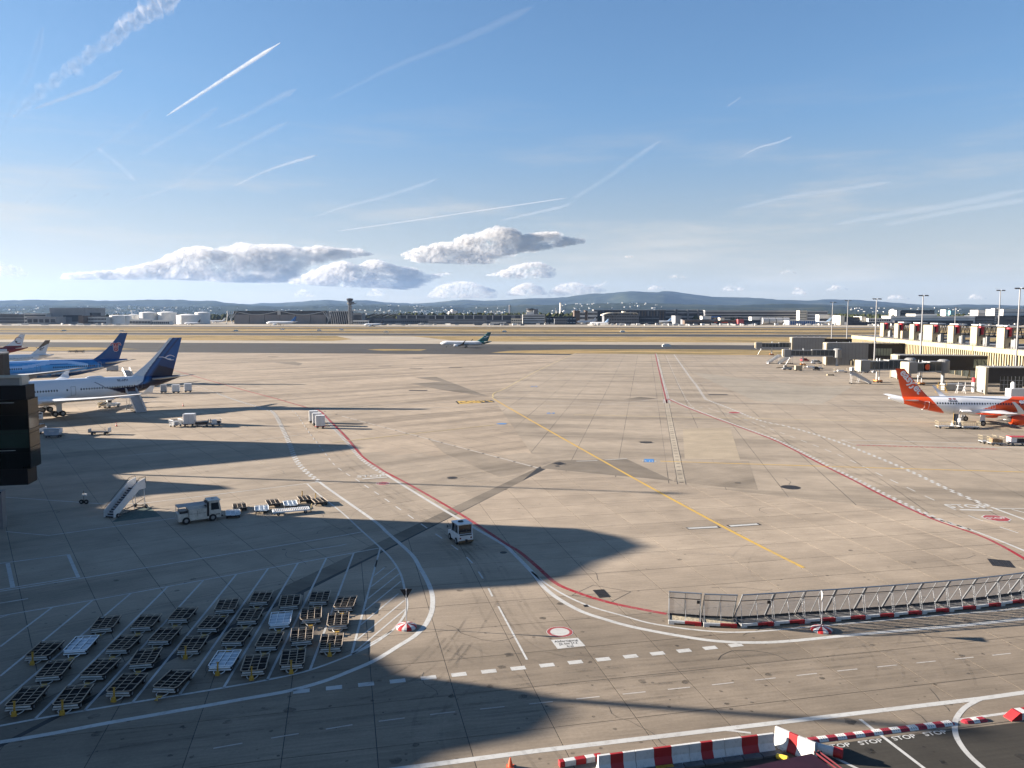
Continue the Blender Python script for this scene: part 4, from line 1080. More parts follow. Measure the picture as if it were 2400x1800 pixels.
def steps(loc, rz, label, L=4.6, H=2.7, w=1.3, side=M_WHITEP, cover_=False, legs=True, group=None, tilt=None):
    """towable passenger steps: foot at x=0, climbing towards +x"""
    t = thing('passenger_steps', label, 'passenger steps', loc, rz, group)
    n = max(8, int(H / .2)); run = L - 1.1
    tr = MB()
    for i in range(n):
        x, z = run * i / n, .25 + (H - .25) * i / (n - 1)
        tr.bx(x, x + run / n + .06, -w / 2 + .08, w / 2 - .08, z - .05, z)
    tr.bx(run, L, -w / 2 + .06, w / 2 - .06, H - .06, H)
    tr.build('treads', pm('tread_grey', (.42, .42, .42), .6, 0, .2, 3), t)
    rs = MB()
    for i in range(n):
        x, z = run * i / n, .25 + (H - .25) * i / (n - 1)
        rs.bx(x + .02, x + .04, -w / 2 + .09, w / 2 - .09, z - .19, z - .052)
    rs.build('risers', M_GREYP if w > 1.5 else M_DARKMET, t)
    for s in (-1, 1):
        y = s * w / 2
        prof = [(-.12, .08), (.1, .05), (run, H - .3), (L, H - .3), (L, H + .95), (run - .1, H + .72), (-.1, .85)]
        MB().loft([[(x, y + q, z) for x, z in prof] for q in (-.04, .04)]).build('side_panel', side, t)
        MB().path([(-.1, y + s * .06, 1.0), (run - .15, y + s * .06, H + .95), (run + .1, y + s * .06, H + 1.12), (L, y + s * .06, H + 1.12), (L, y + s * .06, H + .3)], .028, 6).build('handrail', M_DARKMET, t)
        if legs:
            MB().tube((L - .25, y, H - .25), (L - .2, y, .22), .04, 6).build('strut', M_WHITEP, t); MB().tube((run * .7, y, H * .6), (run * .8, y, .3), .035).build('strut', M_WHITEP, t)
            MB().tube((.2, y, .22), (L + .1, y, .25), .05, 6).build('chassis_beam', M_DARKMET, t); MB().tube((.8, y, .3), (L - .3, y, H * .45), .03).build('chassis_brace', M_DARKMET, t)
    for x in (.45, L - .15):
        for s in (-1, 1): wheel_part(t, (x, s * (w / 2 + .1), .24), .24, .16, 'Y')
    if legs: MB().tube((L - .2, -w / 2, .3), (L - .2, w / 2, .3), .06).tube((L, 0, .3), (L + .7, 0, .26), .04).build('axle', M_DARKMET, t)
    return t
st = steps((*G(257, 1214), 0), radians(75), 'white towable passenger steps parked alone in the shade on green paint', 5.2, 2.75, 1.35)
# wheel and mast of a small trolley
t = thing('marker_trolley', 'small two wheeled marker trolley with short mast on a white line', 'trolley', (*G(197, 1181), 0))
MB().tube((0, 0, .1), (0, 0, 1.7), .03, 6).build('mast', M_DARKMET, t); MB().box((.1, 0, 1.15), (.5, .3, .22)).build('lamp_box', M_WHITEP, t)
for x in (-.3, .3): wheel_part(t, (x, 0, .28), .28, .16, 'Y')
def cone_small(p, label):
    t = thing('traffic_cone', label, 'cone', (*G(*p), 0))
    MB().lathe([(0.03, .17), (.8, .04)], (0, 0, 0), 'Z', 10).build('cone', pm('orange_plastic', (0, 0, 0)), t); MB().lathe([(.36, .12), (.52, .095)], (0, 0, 0), 'Z', 10).build('white_band', M_WHITEB, t); MB().bx(-.24, .24, -.24, .24, 0, .03).build('base', M_TYRE, t)
cone_small((273, 999), 'striped traffic cone on the shaded stand beside the flat cart')
cone_small((429, 952), 'striped traffic cone on the sunlit apron below the three boxes')

def box_trailer(loc, rz, label, L=2.0, w=1.5, h=2.0, body=M_WHITEP, group=None, z0=.5, tow=True):
    t = thing('box_trailer', label, 'trailer', loc, rz, group)
    rounded_box_mb(-L / 2, L / 2, -w / 2, w / 2, z0, z0 + h, .06).build('box', body, t)
    MB().bx(-L / 2 + .1, L / 2 - .1, -w / 2 - .008, -w / 2 - .002, z0 + .1, z0 + .13).bx(-.015, .015, -w / 2 - .008, -w / 2 - .002, z0 + .15, z0 + h - .1).bx(-L / 2 + .1, L / 2 - .1, -w / 2 - .008, -w / 2 - .002, z0 + h - .14, z0 + h - .1).build('door_seams', M_GREYP, t)
    MB().bx(-L / 2, L / 2, -w / 2 + .1, w / 2 - .1, z0 - .16, z0 - .002).build('chassis', M_DARKMET, t)
    if tow: MB().tube((L / 2, 0, z0 - .1), (L / 2 + .7, 0, .3), .04).build('tow_bar', M_DARKMET, t)
    for x in (-L / 2 + .35, L / 2 - .35):
        for s in (-1, 1): wheel_part(t, (x, s * (w / 2 - .12), .2), .2, .14, 'Y')
    return t
gp = 'white container trailers near the blue tail'
box_trailer((*G(384, 921), 0), radians(10), 'white container trailer nearest the blue tailed jet of three in a row', 1.6, 1.5, 2.0, M_GREYP, gp)
box_trailer((*G(413, 921), 0), radians(12), 'white container trailer in the middle of three in a row', 2.0, 1.5, 2.0, M_WHITEP, gp)
box_trailer((*G(441, 919), 0), radians(14), 'white container trailer with hand rail, third in the row from the jet', 2.0, 1.5, 2.1, M_WHITEP, gp)
gp = 'three boxes in a train on the lane'
for p, lab in (((735, 991), 'white box trailer at the back of the train on the dashed lane'), ((743, 997), 'white box trailer in the middle of the train on the dashed lane'), ((751, 1003), 'white box trailer with red chassis leading the train on the dashed lane')):
    t = box_trailer((*G(*p), 0), radians(8), lab, 1.75, 1.5, 2.15, M_WHITEP, gp, tow=False)
    if 'red' in lab:
        MB().bx(-1.1, 1.1, -.78, .78, .36, .42).build('red_chassis', M_REDP, t)
x, y = G(445, 998)
t = box_trailer((x, y, 0), radians(8), 'tall sunlit white box trailer among the luggage carts', 2.2, 1.9, 2.1, M_WHITECLEAN)
def mesh_cart(loc, rz, label, L=2.6, w=1.5, load=None, mat=None, group=None, roof=False):
    t = thing('luggage_cart', label, 'luggage cart', loc, rz, group)
    mat = mat or M_SILVER
    MB().bx(-L / 2, L / 2, -w / 2, w / 2, .42, .52).build('deck', M_GREYP, t)
    for nm, x in (('end_rail', -L / 2), ('end_rail', L / 2)):
        mb = MB()
        for k in range(7): mb.tube((x, -w / 2 + w * k / 6, .52), (x, -w / 2 + w * k / 6, 1.5), .02, 4)
        mb.tube((x, -w / 2, 1.5), (x, w / 2, 1.5), .03, 5).tube((x, -w / 2, 1.0), (x, w / 2, 1.0), .02, 4)
        mb.build(nm, mat, t)
    mb = MB()
    for k in range(10): mb.tube((-L / 2 + L * k / 9, w / 2, .52), (-L / 2 + L * k / 9, w / 2, 1.2), .02, 4)
    mb.tube((-L / 2, w / 2, 1.2), (L / 2, w / 2, 1.2), .03, 5); mb.build('side_rail', mat, t)
    if load:
        for i, (c, d, q) in enumerate(load): MB().box((c[0], c[1], .522 + d[2] / 2 + c[2]), d, random.uniform(-.1, .1)).build('bag', q, t, bevel=.04)
    if roof: MB().bx(-L / 2, L / 2, -w / 2, w / 2, 1.52, 1.58).build('canopy', mat, t)
    MB().tube((L / 2, 0, .4), (L / 2 + .8, 0, .25), .035).build('tow_bar', M_DARKMET, t)
    for x in (-L / 2 + .4, L / 2 - .4):
        for s in (-1, 1): wheel_part(t, (x, s * (w / 2 - .1), .21), .21, .14, 'Y')
    return t
M_BAGD = pm('dark_bags', (.03, .03, .035), .7, 0, .5, 3); M_BAGB = pm('brown_boxes', (.24, .15, .08), .8, 0, .3, 3); M_TARP = pm('dark_tarpaulin', (.02, .022, .03), .5, 0, .4, 2)
mesh_cart((*G(412, 1000), 0), radians(60), 'silver mesh luggage cart beside the tall white box', 2.2, 1.4, [((0, 0, 0), (1.4, 1.0, .6), M_GREYP)])
t = mesh_cart((*G(473, 1000), 0), radians(15), 'luggage cart covered by a dark tarpaulin beside the white box', 2.7, 1.5, [((0, 0, 0), (2.4, 1.3, .55), M_TARP)])
t = mesh_cart((*G(506, 998), 0), radians(30), 'small cart loaded with pale bags, furthest along the cart group', 2.0, 1.4, [((-.3, 0, 0), (.9, 1.0, .8), M_WHITEP), ((.5, 0, 0), (.7, .9, .5), M_BAGD)])
# carts in the shade beside the dark glass bridge
t = thing('tub_trolley', 'pale covered tub trolley with sloping ends in the shade', 'trolley', (*G(126, 1025), 0), radians(6))
MB().loft([[(x, y, z) for x, z in [(-1.1, .5), (1.0, .5), (1.35, .95), (1.35, 1.62), (-1.45, 1.62), (-1.4, .9)]] for y in (-.75, .75)]).build('tub', pm('pale_blue_grey_paint', (.42, .46, .52), .5), t)
MB().bx(-1.5, 1.42, -.8, .8, 1.63, 1.7).build('lid', M_GREYP, t); MB().bx(-.5, .5, -.765, -.752, 1.15, 1.45).build('label_plate', M_WHITEP, t)
MB().bx(-1.6, 1.5, -.6, .6, .32, .44).tube((1.5, 0, .38), (2.1, 0, .3), .04).build('chassis', M_DARKMET, t)
for x in (-1.1, 1.0):
    for s in (-1, 1): wheel_part(t, (x, s * .6, .2), .2, .14, 'Y')
t = thing('flat_cart', 'empty flat cart with upright ends on the shaded stand', 'cart', (*G(234, 1018), 0), radians(6))
MB().bx(-1.9, 1.9, -.75, .75, .45, .56).build('deck', M_DARKMET, t)
MB().bx(-1.9, -1.82, -.7, .7, .56, 1.15).build('end_board', M_GREYP, t); MB().bx(1.82, 1.9, -.7, .7, .56, 1.35).build('end_board', M_WHITEP, t)
MB().tube((-1.85, -.72, .95), (1.85, -.72, .95), .03).tube((1.3, -.7, .56), (1.3, -.7, 1.5), .05).build('rail', M_SILVER, t)
for x in (-1.2, 1.2):
    for s in (-1, 1): wheel_part(t, (x, s * .6, .24), .24, .18, 'Y')
t = thing('notice_board', 'white notice board standing beside the landing gear', 'sign', (*G(94, 990), 0), radians(20))
MB().box((0, 0, 1.5), (1.2, .06, 1.5)).build('board', M_WHITECLEAN, t); MB().box((0, -.035, 1.95), (.8, .01, .3)).box((0, -.035, 1.2), (.5, .01, .12)).build('print', M_DARKMET, t)
for x in (-.5, .5): MB().tube((x, 0, 0), (x, 0, .8), .03).build('leg', M_GREYP, t)
t = thing('small_van', 'white van half hidden behind the dark glass bridge', 'van', (*G(92, 1016), 0), radians(95))
rounded_box_mb(-1.6, 1.6, -.8, .8, .35, 1.2, .15).build('body', M_WHITEP, t); rounded_box_mb(-1.5, 1.0, -.75, .75, 1.2, 1.9, .15).build('cab', M_GLASS, t)
for x in (-1, 1):
    for s in (-1, 1): wheel_part(t, (x, s * .75, .3), .3, .2, 'Y')
def belt_loader(loc, rz, label, up=2.6, L=6.0, mat=None):
    t = thing('belt_loader', label, 'belt loader', loc, rz)
    mat = mat or M_WHITEP
    rounded_box_mb(-1.9, 1.9, -.9, .9, .35, .95, .1).build('body', mat, t)
    MB().loft([[(x, y, z) for x, z in [(-L / 2, .75), (L / 2, up), (L / 2, up + .18), (-L / 2, .95)]] for y in (-.45, .45)]).build('belt', M_DARKMET, t)
    for s in (-1, 1): MB().path([(-L / 2, s * .5, .98), (L / 2, s * .5, up + .25)], .05, 6).path([(-L / 2 + .3, s * .5, 1.6), (L / 2 - .3, s * .5, up + .95)], .03, 6).build('side_rail', M_YEL if s > 0 else mat, t)
    rounded_box_mb(-1.7, -.5, -.9, -.3, .96, 2.0, .08).build('cab', mat, t); MB().bx(-1.6, -.6, -.91, -.905, 1.3, 1.85).build('cab_window', M_GLASS, t)
    for x in (-1.2, 1.2):
        for s in (-1, 1): wheel_part(t, (x, s * .8, .32), .32, .24, 'Y')
    return t
belt_loader((*G(262, 954), 0), radians(62), 'belt loader standing under the white jet near its wing', 2.9, 6)
t = thing('power_unit', 'cream ground power unit beside the belt loader', 'power unit', (*G(240, 955), 0), radians(20))
rounded_box_mb(-1, 1, -.7, .7, .4, 1.5, .1).build('housing', pm('cream_paint', (.6, .52, .38), .5), t)
for x in (-.6, .6):
    for s in (-1, 1): wheel_part(t, (x, s * .6, .22), .22, .16, 'Y')
# ------------------------------------------------------------------ airliners
M_AWHITE = pm('aircraft_white', (0.60, 0.61, 0.62), 0.28, 0, 0.03, 0.3)
M_ANAVY = pm('aircraft_navy', (0.008, 0.012, 0.035), 0.25, 0, 0.1, .3)
M_ABLUE = pm('aircraft_blue', (0.012, 0.085, 0.26), 0.25, 0, 0.1, .3)
M_AMID = pm('aircraft_mid_blue', (0.010, 0.045, 0.14), 0.25, 0, 0.1, .3)
M_SKYB = pm('aircraft_sky_blue', (0.10, 0.33, 0.62), 0.25, 0, 0.08, .3)
M_SKYD = pm('aircraft_river_blue', (0.03, 0.17, 0.42), 0.25, 0, 0.08, .3)
M_CSNAVY = pm('aircraft_deep_blue', (0.008, 0.06, 0.19), 0.25, 0, 0.08, .3)
M_PALEB = pm('aircraft_pale_blue', (0.38, 0.55, 0.76), 0.25, 0, 0.05, .3)
M_AORANGE = pm('aircraft_orange', (0.58, 0.062, 0.012), 0.3, 0, 0.05, .3)
M_ATEAL = pm('aircraft_teal', (0.008, 0.085, 0.09), 0.3, 0, 0.08, .3)
M_AGREY = pm('aircraft_grey', (0.34, 0.35, 0.36), 0.35, 0, 0.06, .4)
M_AMET = pm('engine_metal', (0.32, 0.30, 0.28), 0.3, 0.9, 0.2, 2)
M_AWIN = glass('cabin_window', (0.012, 0.014, 0.02))
M_AMAROON = pm('aircraft_maroon', (0.16, 0.012, 0.018), 0.3, 0, 0.08, .3)
M_AGREEN = pm('aircraft_green', (0.01, 0.06, 0.045), 0.3, 0, 0.08, .3)
M_ABROWN = pm('aircraft_brown', (0.13, 0.10, 0.075), 0.35, 0, 0.3, .5)
M_ABLACK = pm('aircraft_black', (0.012, 0.012, 0.016), 0.3, 0, 0.1, .3)

class Plane:
    def __init__(s, L, D, zc, xg):
        s.L, s.R, s.zc, s.xg = L, D / 2, zc, xg
        s.ln, s.lt = 1.5 * D, 3.6 * D
    def sect(s, x):
        """radius and centre height at x metres behind the nose tip"""
        R, zc = s.R, s.zc
        if x < s.ln:
            t = 1 - x / s.ln
            r = R * max(0.02, (1 - t ** 2.1)) ** 0.55
            return r, zc - 0.22 * R * t ** 1.6
        x0 = s.L - s.lt
        if x > x0:
            t = (x - x0) / s.lt
            r = R * (1 - 0.90 * t ** 1.55)
            return r, zc + R * (1 - 0.16 * t) - r
        return R, zc
    def side(s, x, z, sg, lift=0.012):
        r, c = s.sect(x)
        dz = max(-r * .999, min(r * .999, z - c))
        return Vector((x - s.xg, sg * (sqrt(r * r - dz * dz) + lift), z))

def foil(chord, thick, n=7):
    up = [(0, 0), (.03, .32), (.12, .47), (.3, .5), (.55, .38), (.8, .16), (1, .01)]
    return [(a * chord, b * thick) for a, b in up] + [(a * chord, -b * thick) for a, b in up[-2:0:-1]]

def airliner(name, P, label, loc, az_tail, cols, livery, fin, wing, stab, eng, gear, windows, group=None, detail=1.0, seen=None, doors=(), winglet=1.8):
    """az_tail = compass direction from nose to tail; cols = material list used by the livery functions"""
    t = thing(name, label, 'aircraft', (*loc, 0), pi / 2 - az_tail, group)
    g = P.xg
    ns = int((260 if detail > .9 else 110) * detail); nr = 88 if detail > .9 else 44 if detail > .7 else (24 if detail > .3 else 14)
    xs = [P.L * (1 - cos(pi * i / ns)) / 2 * .5 + P.L * i / ns * .5 for i in range(ns + 1)]
    rings = []
    for x in xs:
        r, c = P.sect(x)
        rings.append([(x - g, r * cos(a), c + r * sin(a)) for a in (2 * pi * k / nr for k in range(nr))])
    MB().loft(rings, mf=lambda c: livery(P.L - (c.x + g), c.z, c.y)).build('fuselage', cols, t, smooth=True)
    # fin: (x root LE, x root TE, z root, x tip LE, x tip TE, z tip, fin colour function)
    f = fin
    n = (60 if detail > .9 else 26) if detail > .5 else 6
    rings = []
    nc = (44 if detail > .9 else 18) if detail > .5 else 6
    for i in range(n + 1):
        q = i / n; z = f['z0'] + (f['z1'] - f['z0']) * q
        curve = (1 - q) ** 3 * f.get('fillet', 0)
        le = f['le0'] + (f['le1'] - f['le0']) * q + curve; te = f['te0'] + (f['te1'] - f['te0']) * q
        ch = le - te; th = .10 * ch * (1 - .3 * q)
        up = [(j / nc, (1.4845 * sqrt(j / nc) - .63 * (j / nc) - 1.758 * (j / nc) ** 2 + 1.4215 * (j / nc) ** 3 - .5075 * (j / nc) ** 4)) for j in range(nc + 1)]
        pts = [(P.L - le + a * ch - g, b * th, z) for a, b in up] + [(P.L - le + a * ch - g, -b * th, z) for a, b in up[-2:0:-1]]
        rings.append(pts)
    MB().loft(rings, mf=lambda c: f['col'](P.L - (c.x + g), c.z, c.y)).build('tail_fin', cols, t, smooth=radians(40))
    for sg in (-1, 1):
        w = wing
        rings = []
        for i in range(7):
            q = i / 6; y = P.R * .5 + (w['half'] - P.R * .5) * q
            kink = max(0, (.35 - q) / .35)
            le = w['le0'] + (w['le1'] - w['le0']) * q; ch = w['c0'] + (w['c1'] - w['c0']) * (1 - (1 - q) ** 1.35 if q < 1 else 1)
            z = w['z0'] + (w['z1'] - w['z0']) * q ** 1.5
            rings.append([(le + a - g, sg * y, z + b) for a, b in foil(ch, ch * (.14 - .05 * q))])
        wg = MB().loft(rings, cols.index(w['col'])).build('wing', cols, t, smooth=radians(35))
        if winglet:
            q0 = rings[-1]
            y, z = sg * w['half'], w['z1']
            rr = []
            for i in range(6):
                q = i / 5
                ch = w['c1'] * (1 - .62 * q)
                rr.append([(w['le1'] + winglet * .75 * q * q + winglet * .3 * q + a - g, y + sg * winglet * .35 * sin(q * pi / 2), z + winglet * q ** 1.6 + b * .5) for a, b in foil(ch, ch * .1)])
            MB().loft(rr, cols.index(w.get('tip', w['col']))).build('winglet', cols, wg, smooth=radians(35))
        if detail > .5:
            fl = MB()
            for yy in (.32, .5, .68):
                y = sg * w['half'] * yy; x = w['le0'] + (w['le1'] - w['le0']) * yy + w['c0'] * (.72 - .45 * yy)
                z = w['z0'] + (w['z1'] - w['z0']) * yy ** 1.5
                fl.lathe([(x - g, .02), (x + .8 - g, .22), (x + 2.0 - g, .2), (x + 3.4 - g, .02)], (0, y, z - .28), 'X', 8, cols.index(w.get('fair', w['col'])))
            fl.build('flap_fairings', cols, wg)
        s_ = stab
        rings = []
        for i in range(4):
            q = i / 3; y = s_['y0'] + (s_['half'] - s_['y0']) * q
            le = s_['le0'] + (s_['le1'] - s_['le0']) * q; ch = s_['c0'] + (s_['c1'] - s_['c0']) * q
            z = s_['z0'] + (s_['z1'] - s_['z0']) * q
            rings.append([(P.L - le + a - g, sg * y, z + b) for a, b in foil(ch, ch * .1)])
        MB().loft(rings, cols.index(s_['col'])).build('tailplane', cols, t, smooth=radians(35))
        if eng:
            e = eng
            x0, y, z, r, ln = e['x'], sg * e['y'], e['z'], e['r'], e['len']
            ne = 28 if detail > .5 else 10
            pr = [(0.25 * r, r * .80), (0.05 * r, r * .88), (0, r * .94), (.12 * r, r * 1.0), (ln * .3, r * 1.08), (ln * .65, r * 1.03), (ln, r * .82), (ln * .99, r * .70), (ln * .9, r * .6)]
            en = MB().lathe([(a + x0 - g, b) for a, b in pr], (0, y, z), 'X', ne, cols.index(e['col'])).build('engine', cols, t, smooth=radians(50))
            MB().lathe([(ln * .85 + x0 - g, r * .62), (ln * 1.15 + x0 - g, r * .5), (ln * 1.2 + x0 - g, r * .36), (ln * 1.45 + x0 - g, r * .06)], (0, y, z), 'X', ne).build('exhaust_cone', M_AMET, en, smooth=True)
            MB().lathe([(r * .35 + x0 - g, r * .82), (r * .5 + x0 - g, r * .8)], (0, y, z), 'X', ne).build('fan', M_ABLACK, en)
            if detail > .5:
                MB().lathe([(-.02 + x0 - g, r * .93), (.10 * r + x0 - g, r * 1.005)], (0, y, z), 'X', ne).build('intake_lip', M_SILVER, en, smooth=True)
            zz = wing['z0'] + (wing['z1'] - wing['z0']) * (e['y'] / wing['half']) ** 1.5
            MB().loft([[(x0 + ln * .25 - g, y + q, z + r * .9), (x0 + ln * 1.15 - g, y + q, z + r * .5), (x0 + ln * 1.5 - g, y + q, zz), (x0 + ln * .9 - g, y + q, zz + .15)] for q in (-.16, .16)], cols.index(e.get('pyl', e['col']))).build('pylon', cols, en)
        # main gear
        gx, gy, wr, bog, zt = 0, sg * gear['track'] / 2, gear['r'], gear['bogie'], wing['z0']
        mg = MB().tube((gx, gy, wr), (gx, gy * .96, zt), .16 * wr / .6).tube((gx, gy, zt * .55), (gx - 1.2, gy * .6, zt), .09).build('main_gear', M_AGREY, t)
        if detail > .5:
            MB().box((gx + .1, gy + sg * .35, zt * .62), (1.7 * wr, .06, zt * .62)).build('gear_door', M_AWHITE, mg)
        for bx_ in ([-wr * 1.15, wr * 1.15] if bog else [0]):
            for dy in (-.32, .32):
                if detail > .3: 
                    o = wheel_part(mg, (gx + bx_, gy + dy * wr / .6, wr), wr, .42 * wr / .6, 'Y')
                else: MB().wheel((gx + bx_, gy + dy, wr), wr, .4, 'Y', 10).build('wheel', M_TYRE, mg)
    ngx = gear['nose'] - g
    ng = MB().tube((ngx, 0, gear['r'] * .7), (ngx, 0, P.zc - P.R * .8), .1).build('nose_gear', M_AGREY, t)
    for dy in (-.22, .22): MB().wheel((ngx, dy, gear['r'] * .72), gear['r'] * .72, .26, 'Y', 12).build('wheel', M_TYRE, ng)
    if gear.get('belly'):
        b = gear['belly']
        rings = []
        for i in range(9):
            q = i / 8; x = b[0] + (b[1] - b[0]) * q; rr = b[2] * sin(pi * min(max(q, .02), .98)) ** .4
            rings.append([(x - g, rr * 1.15 * cos(a), P.zc - P.R * .55 + rr * .62 * sin(a)) for a in (2 * pi * k / 20 for k in range(20))])
        MB().loft(rings, cols.index(gear.get('bcol', wing['col']))).build('belly_fairing', cols, t, smooth=True)
    # windows in rows, doors, flight deck glass
    if windows and detail > .25:
        sides = seen or (-1, 1)
        for sg in sides:
            mb = MB()
            for (x0, x1, pitch, z, wd, hd) in windows:
                x = x0
                while x < x1:
                    pts = []
                    for k in range(8):
                        a = pi / 8 + 2 * pi * k / 8
                        pts.append(P.side(x + wd * cos(a), z + hd * sin(a), sg))
                    if sg < 0: pts.reverse()
                    pts.reverse()
                    mb.quad(pts); x += pitch
            kind(mb.build('cabin_windows', M_AWIN, t), 'stuff')
    for sg in (seen or (-1, 1)):
        for dr in doors:
            x, z, wd, hd, lw, mt = dr
            mb = MB()
            c = [(-wd, -hd), (wd, -hd), (wd, hd), (-wd, hd)]
            for (a, b), (a2, b2) in zip(c, c[1:] + c[:1]):
                steps_ = 8
                for k in range(steps_):
                    p = P.side(x + a + (a2 - a) * k / steps_, z + b + (b2 - b) * k / steps_, sg, .02); q = P.side(x + a + (a2 - a) * (k + 1) / steps_, z + b + (b2 - b) * (k + 1) / steps_, sg, .02)
                    mb.tube(p, q, lw, 3)
            mb.build('door_outline', mt, t)
    if detail > .3:
        mb = MB()
        xw = P.ln * .28
        for sg in (-1, 1):
            pts = [P.side(xw * a, P.zc + P.R * b, sg, .02) for a, b in ((.75, .20), (1.5, .28), (1.55, .50), (1.0, .46))]
            mb.quad(pts if sg < 0 else pts[::-1])
        mb.build('flight_deck_window', M_AWIN, t)
    return t

def in_poly(x, y, P):
    c = False
    for i in range(len(P)):
        (x1, y1), (x2, y2) = P[i], P[i - 1]
        if (y1 > y) != (y2 > y) and x < (x2 - x1) * (y - y1) / (y2 - y1) + x1: c = not c
    return c
def piecewise(pts, v):
    if v <= pts[0][0]: return pts[0][1]
    for (a, b), (c, d) in zip(pts, pts[1:]):
        if v <= c: return b + (d - b) * (v - a) / (c - a)
    return pts[-1][1]
def fin_mark(P, t, polys, mat, sg, fin, name='fin_emblem', up=.0):
    """flat emblem pieces given as (d from tail, z) outlines laid on the fin side"""
    mb = MB()
    for pl in polys:
        pts = []
        for d, z in pl:
            q = (z - fin['z0']) / (fin['z1'] - fin['z0'])
            le = fin['le0'] + (fin['le1'] - fin['le0']) * q + (1 - q) ** 3 * fin.get('fillet', 0); te = fin['te0'] + (fin['te1'] - fin['te0']) * q
            ch = max(.1, le - te); a = min(max((le - d) / ch, 0.001), 1)
            th = .10 * ch * (1 - .3 * q) * (1.4845 * sqrt(a) - .63 * a - 1.758 * a * a + 1.4215 * a ** 3 - .5075 * a ** 4)
            pts.append(Vector((P.L - d - P.xg, sg * (th + .03 + up), z)))
        mb.quad(pts)
        mb.quad([p + Vector((0, sg * .001, 0)) for p in pts[::-1]])
    return mb.build(name, mat, t)
def stroke(pts, w0, w1=None):
    """outline pieces along a curve in the fin plane"""
    w1 = w0 if w1 is None else w1
    out = []
    n = len(pts) - 1
    for i, (a, b) in enumerate(zip(pts, pts[1:])):
        a, b = Vector(a), Vector(b); d = (b - a).normalized(); nrm = Vector((-d.y, d.x))
        wa, wb = w0 + (w1 - w0) * i / n, w0 + (w1 - w0) * (i + 1) / n
        a2, b2 = a - d * .02, b + d * .02
        out.append([tuple(a2 + nrm * wa / 2), tuple(b2 + nrm * wb / 2), tuple(b2 - nrm * wb / 2), tuple(a2 - nrm * wa / 2)])
    return out
def arc(c, r, a0, a1, n=14, ry=None):
    ry = ry or r
    return [(c[0] + r * cos(a0 + (a1 - a0) * i / n), c[1] + ry * sin(a0 + (a1 - a0) * i / n)) for i in range(n + 1)]

# ---- white and navy wide body, port side towards us
P1 = Plane(58.8, 5.64, 5.35, 28.9)
cols1 = [M_AWHITE, M_ANAVY, M_ABLUE, M_AMID, M_AGREY]
edge1 = [(5.6, 12.6), (5.9, 11.2), (6.6, 10.0), (7.6, 9.3), (8.5, 8.7), (10.5, 7.2), (13, 5.2), (15.8, 2.9), (17.4, 1.5)]
def tail1(d, z, y):
    k = piecewise(edge1, z) - d            # metres aft of the white edge
    if k < 0: return 0
    if k < .55: return 3
    if k < 1.35 and z > 6: return 2
    if k < 1.9 and z > 6: return 3
    if z > 13.2 - k * .35: return 2
    if z > 11.0 - k * .25: return 3
    return 1
def liv1(d, z, y):
    if d > 21: return 0
    lo = piecewise([(2.4, 9.5), (3.4, 11.5), (3.9, 14), (5.55, 18.5)], z)
    if z <= 5.6: return 1 if d < lo else 0
    if d < 13: return tail1(d, z, y)
    return 1 if abs(d - (18.5 + (z - 5.55) * 1.55)) < .16 else 0
fin1 = dict(z0=7.4, z1=17.4, le0=10.6, le1=2.2, te0=2.0, te1=-.9, fillet=2.2, col=tail1)
az1 = radians(46)
tail_at = Vector(G(417, 972)); tail_at = Vector((-86.6, 204.0))
loc1 = tail_at - Vector((sin(az1), cos(az1))) * 29.9
w1 = airliner('wide_body_jet', P1, 'white wide body jet with navy sweep and blue tail, parked beside the dark bridge', loc1, az1, cols1, liv1, fin1,
    dict(half=31, le0=19.5, le1=38.5, c0=11.5, c1=2.6, z0=3.7, z1=6.4, col=M_AWHITE), dict(y0=.6, half=9.7, le0=8.0, le1=1.6, c0=4.8, c1=2.0, z0=7.0, z1=8.3, col=M_AGREY),
    dict(x=17.0, y=9.4, z=2.35, r=1.75, len=5.6, col=M_AWHITE), dict(track=10.7, r=.68, bogie=True, nose=6.7, belly=(18.5, 34.5, 2.75)), 
    [(8, 29.5, .565, 5.75, .18, .27), (31.6, 32, 1, 5.75, .18, .27), (34.6, 47.2, .58, 5.75, .18, .27)], doors=[(32.9, 5.45, .5, 1.0, .03, M_ANAVY), (48.2, 5.9, .5, 1.0, .03, M_AGREY)], winglet=1.7)
fin_mark(P1, w1, stroke([(5.2, 12.55), (4.3, 12.55), (3.6, 12.3), (2.9, 11.95), (2.2, 11.9)], .12, .3) + stroke([(3.6, 12.3), (3.0, 12.75), (2.3, 12.95), (1.6, 12.75), (1.2, 12.45)], .26, .1) + stroke([(2.9, 11.95), (2.1, 11.7), (1.4, 11.7)], .28, .1), M_AWHITE, -1, fin1)
me = text_mesh('9K-APH', .75, .02); xf_text(me, lambda c: P1.side(P1.L - 14.6 + c.x, 7.25 + c.y, -1, .03)); place_mesh('registration', me, M_ANAVY, w1)
# air conditioning bulge on the crown
MB().lathe([(-2.2, .05), (-1.4, .5), (1.4, .5), (2.2, .05)], (P1.L - 20.4 - P1.xg, 0, 8.05), 'X', 12).build('antenna_dome', M_AWHITE, w1, smooth=True)

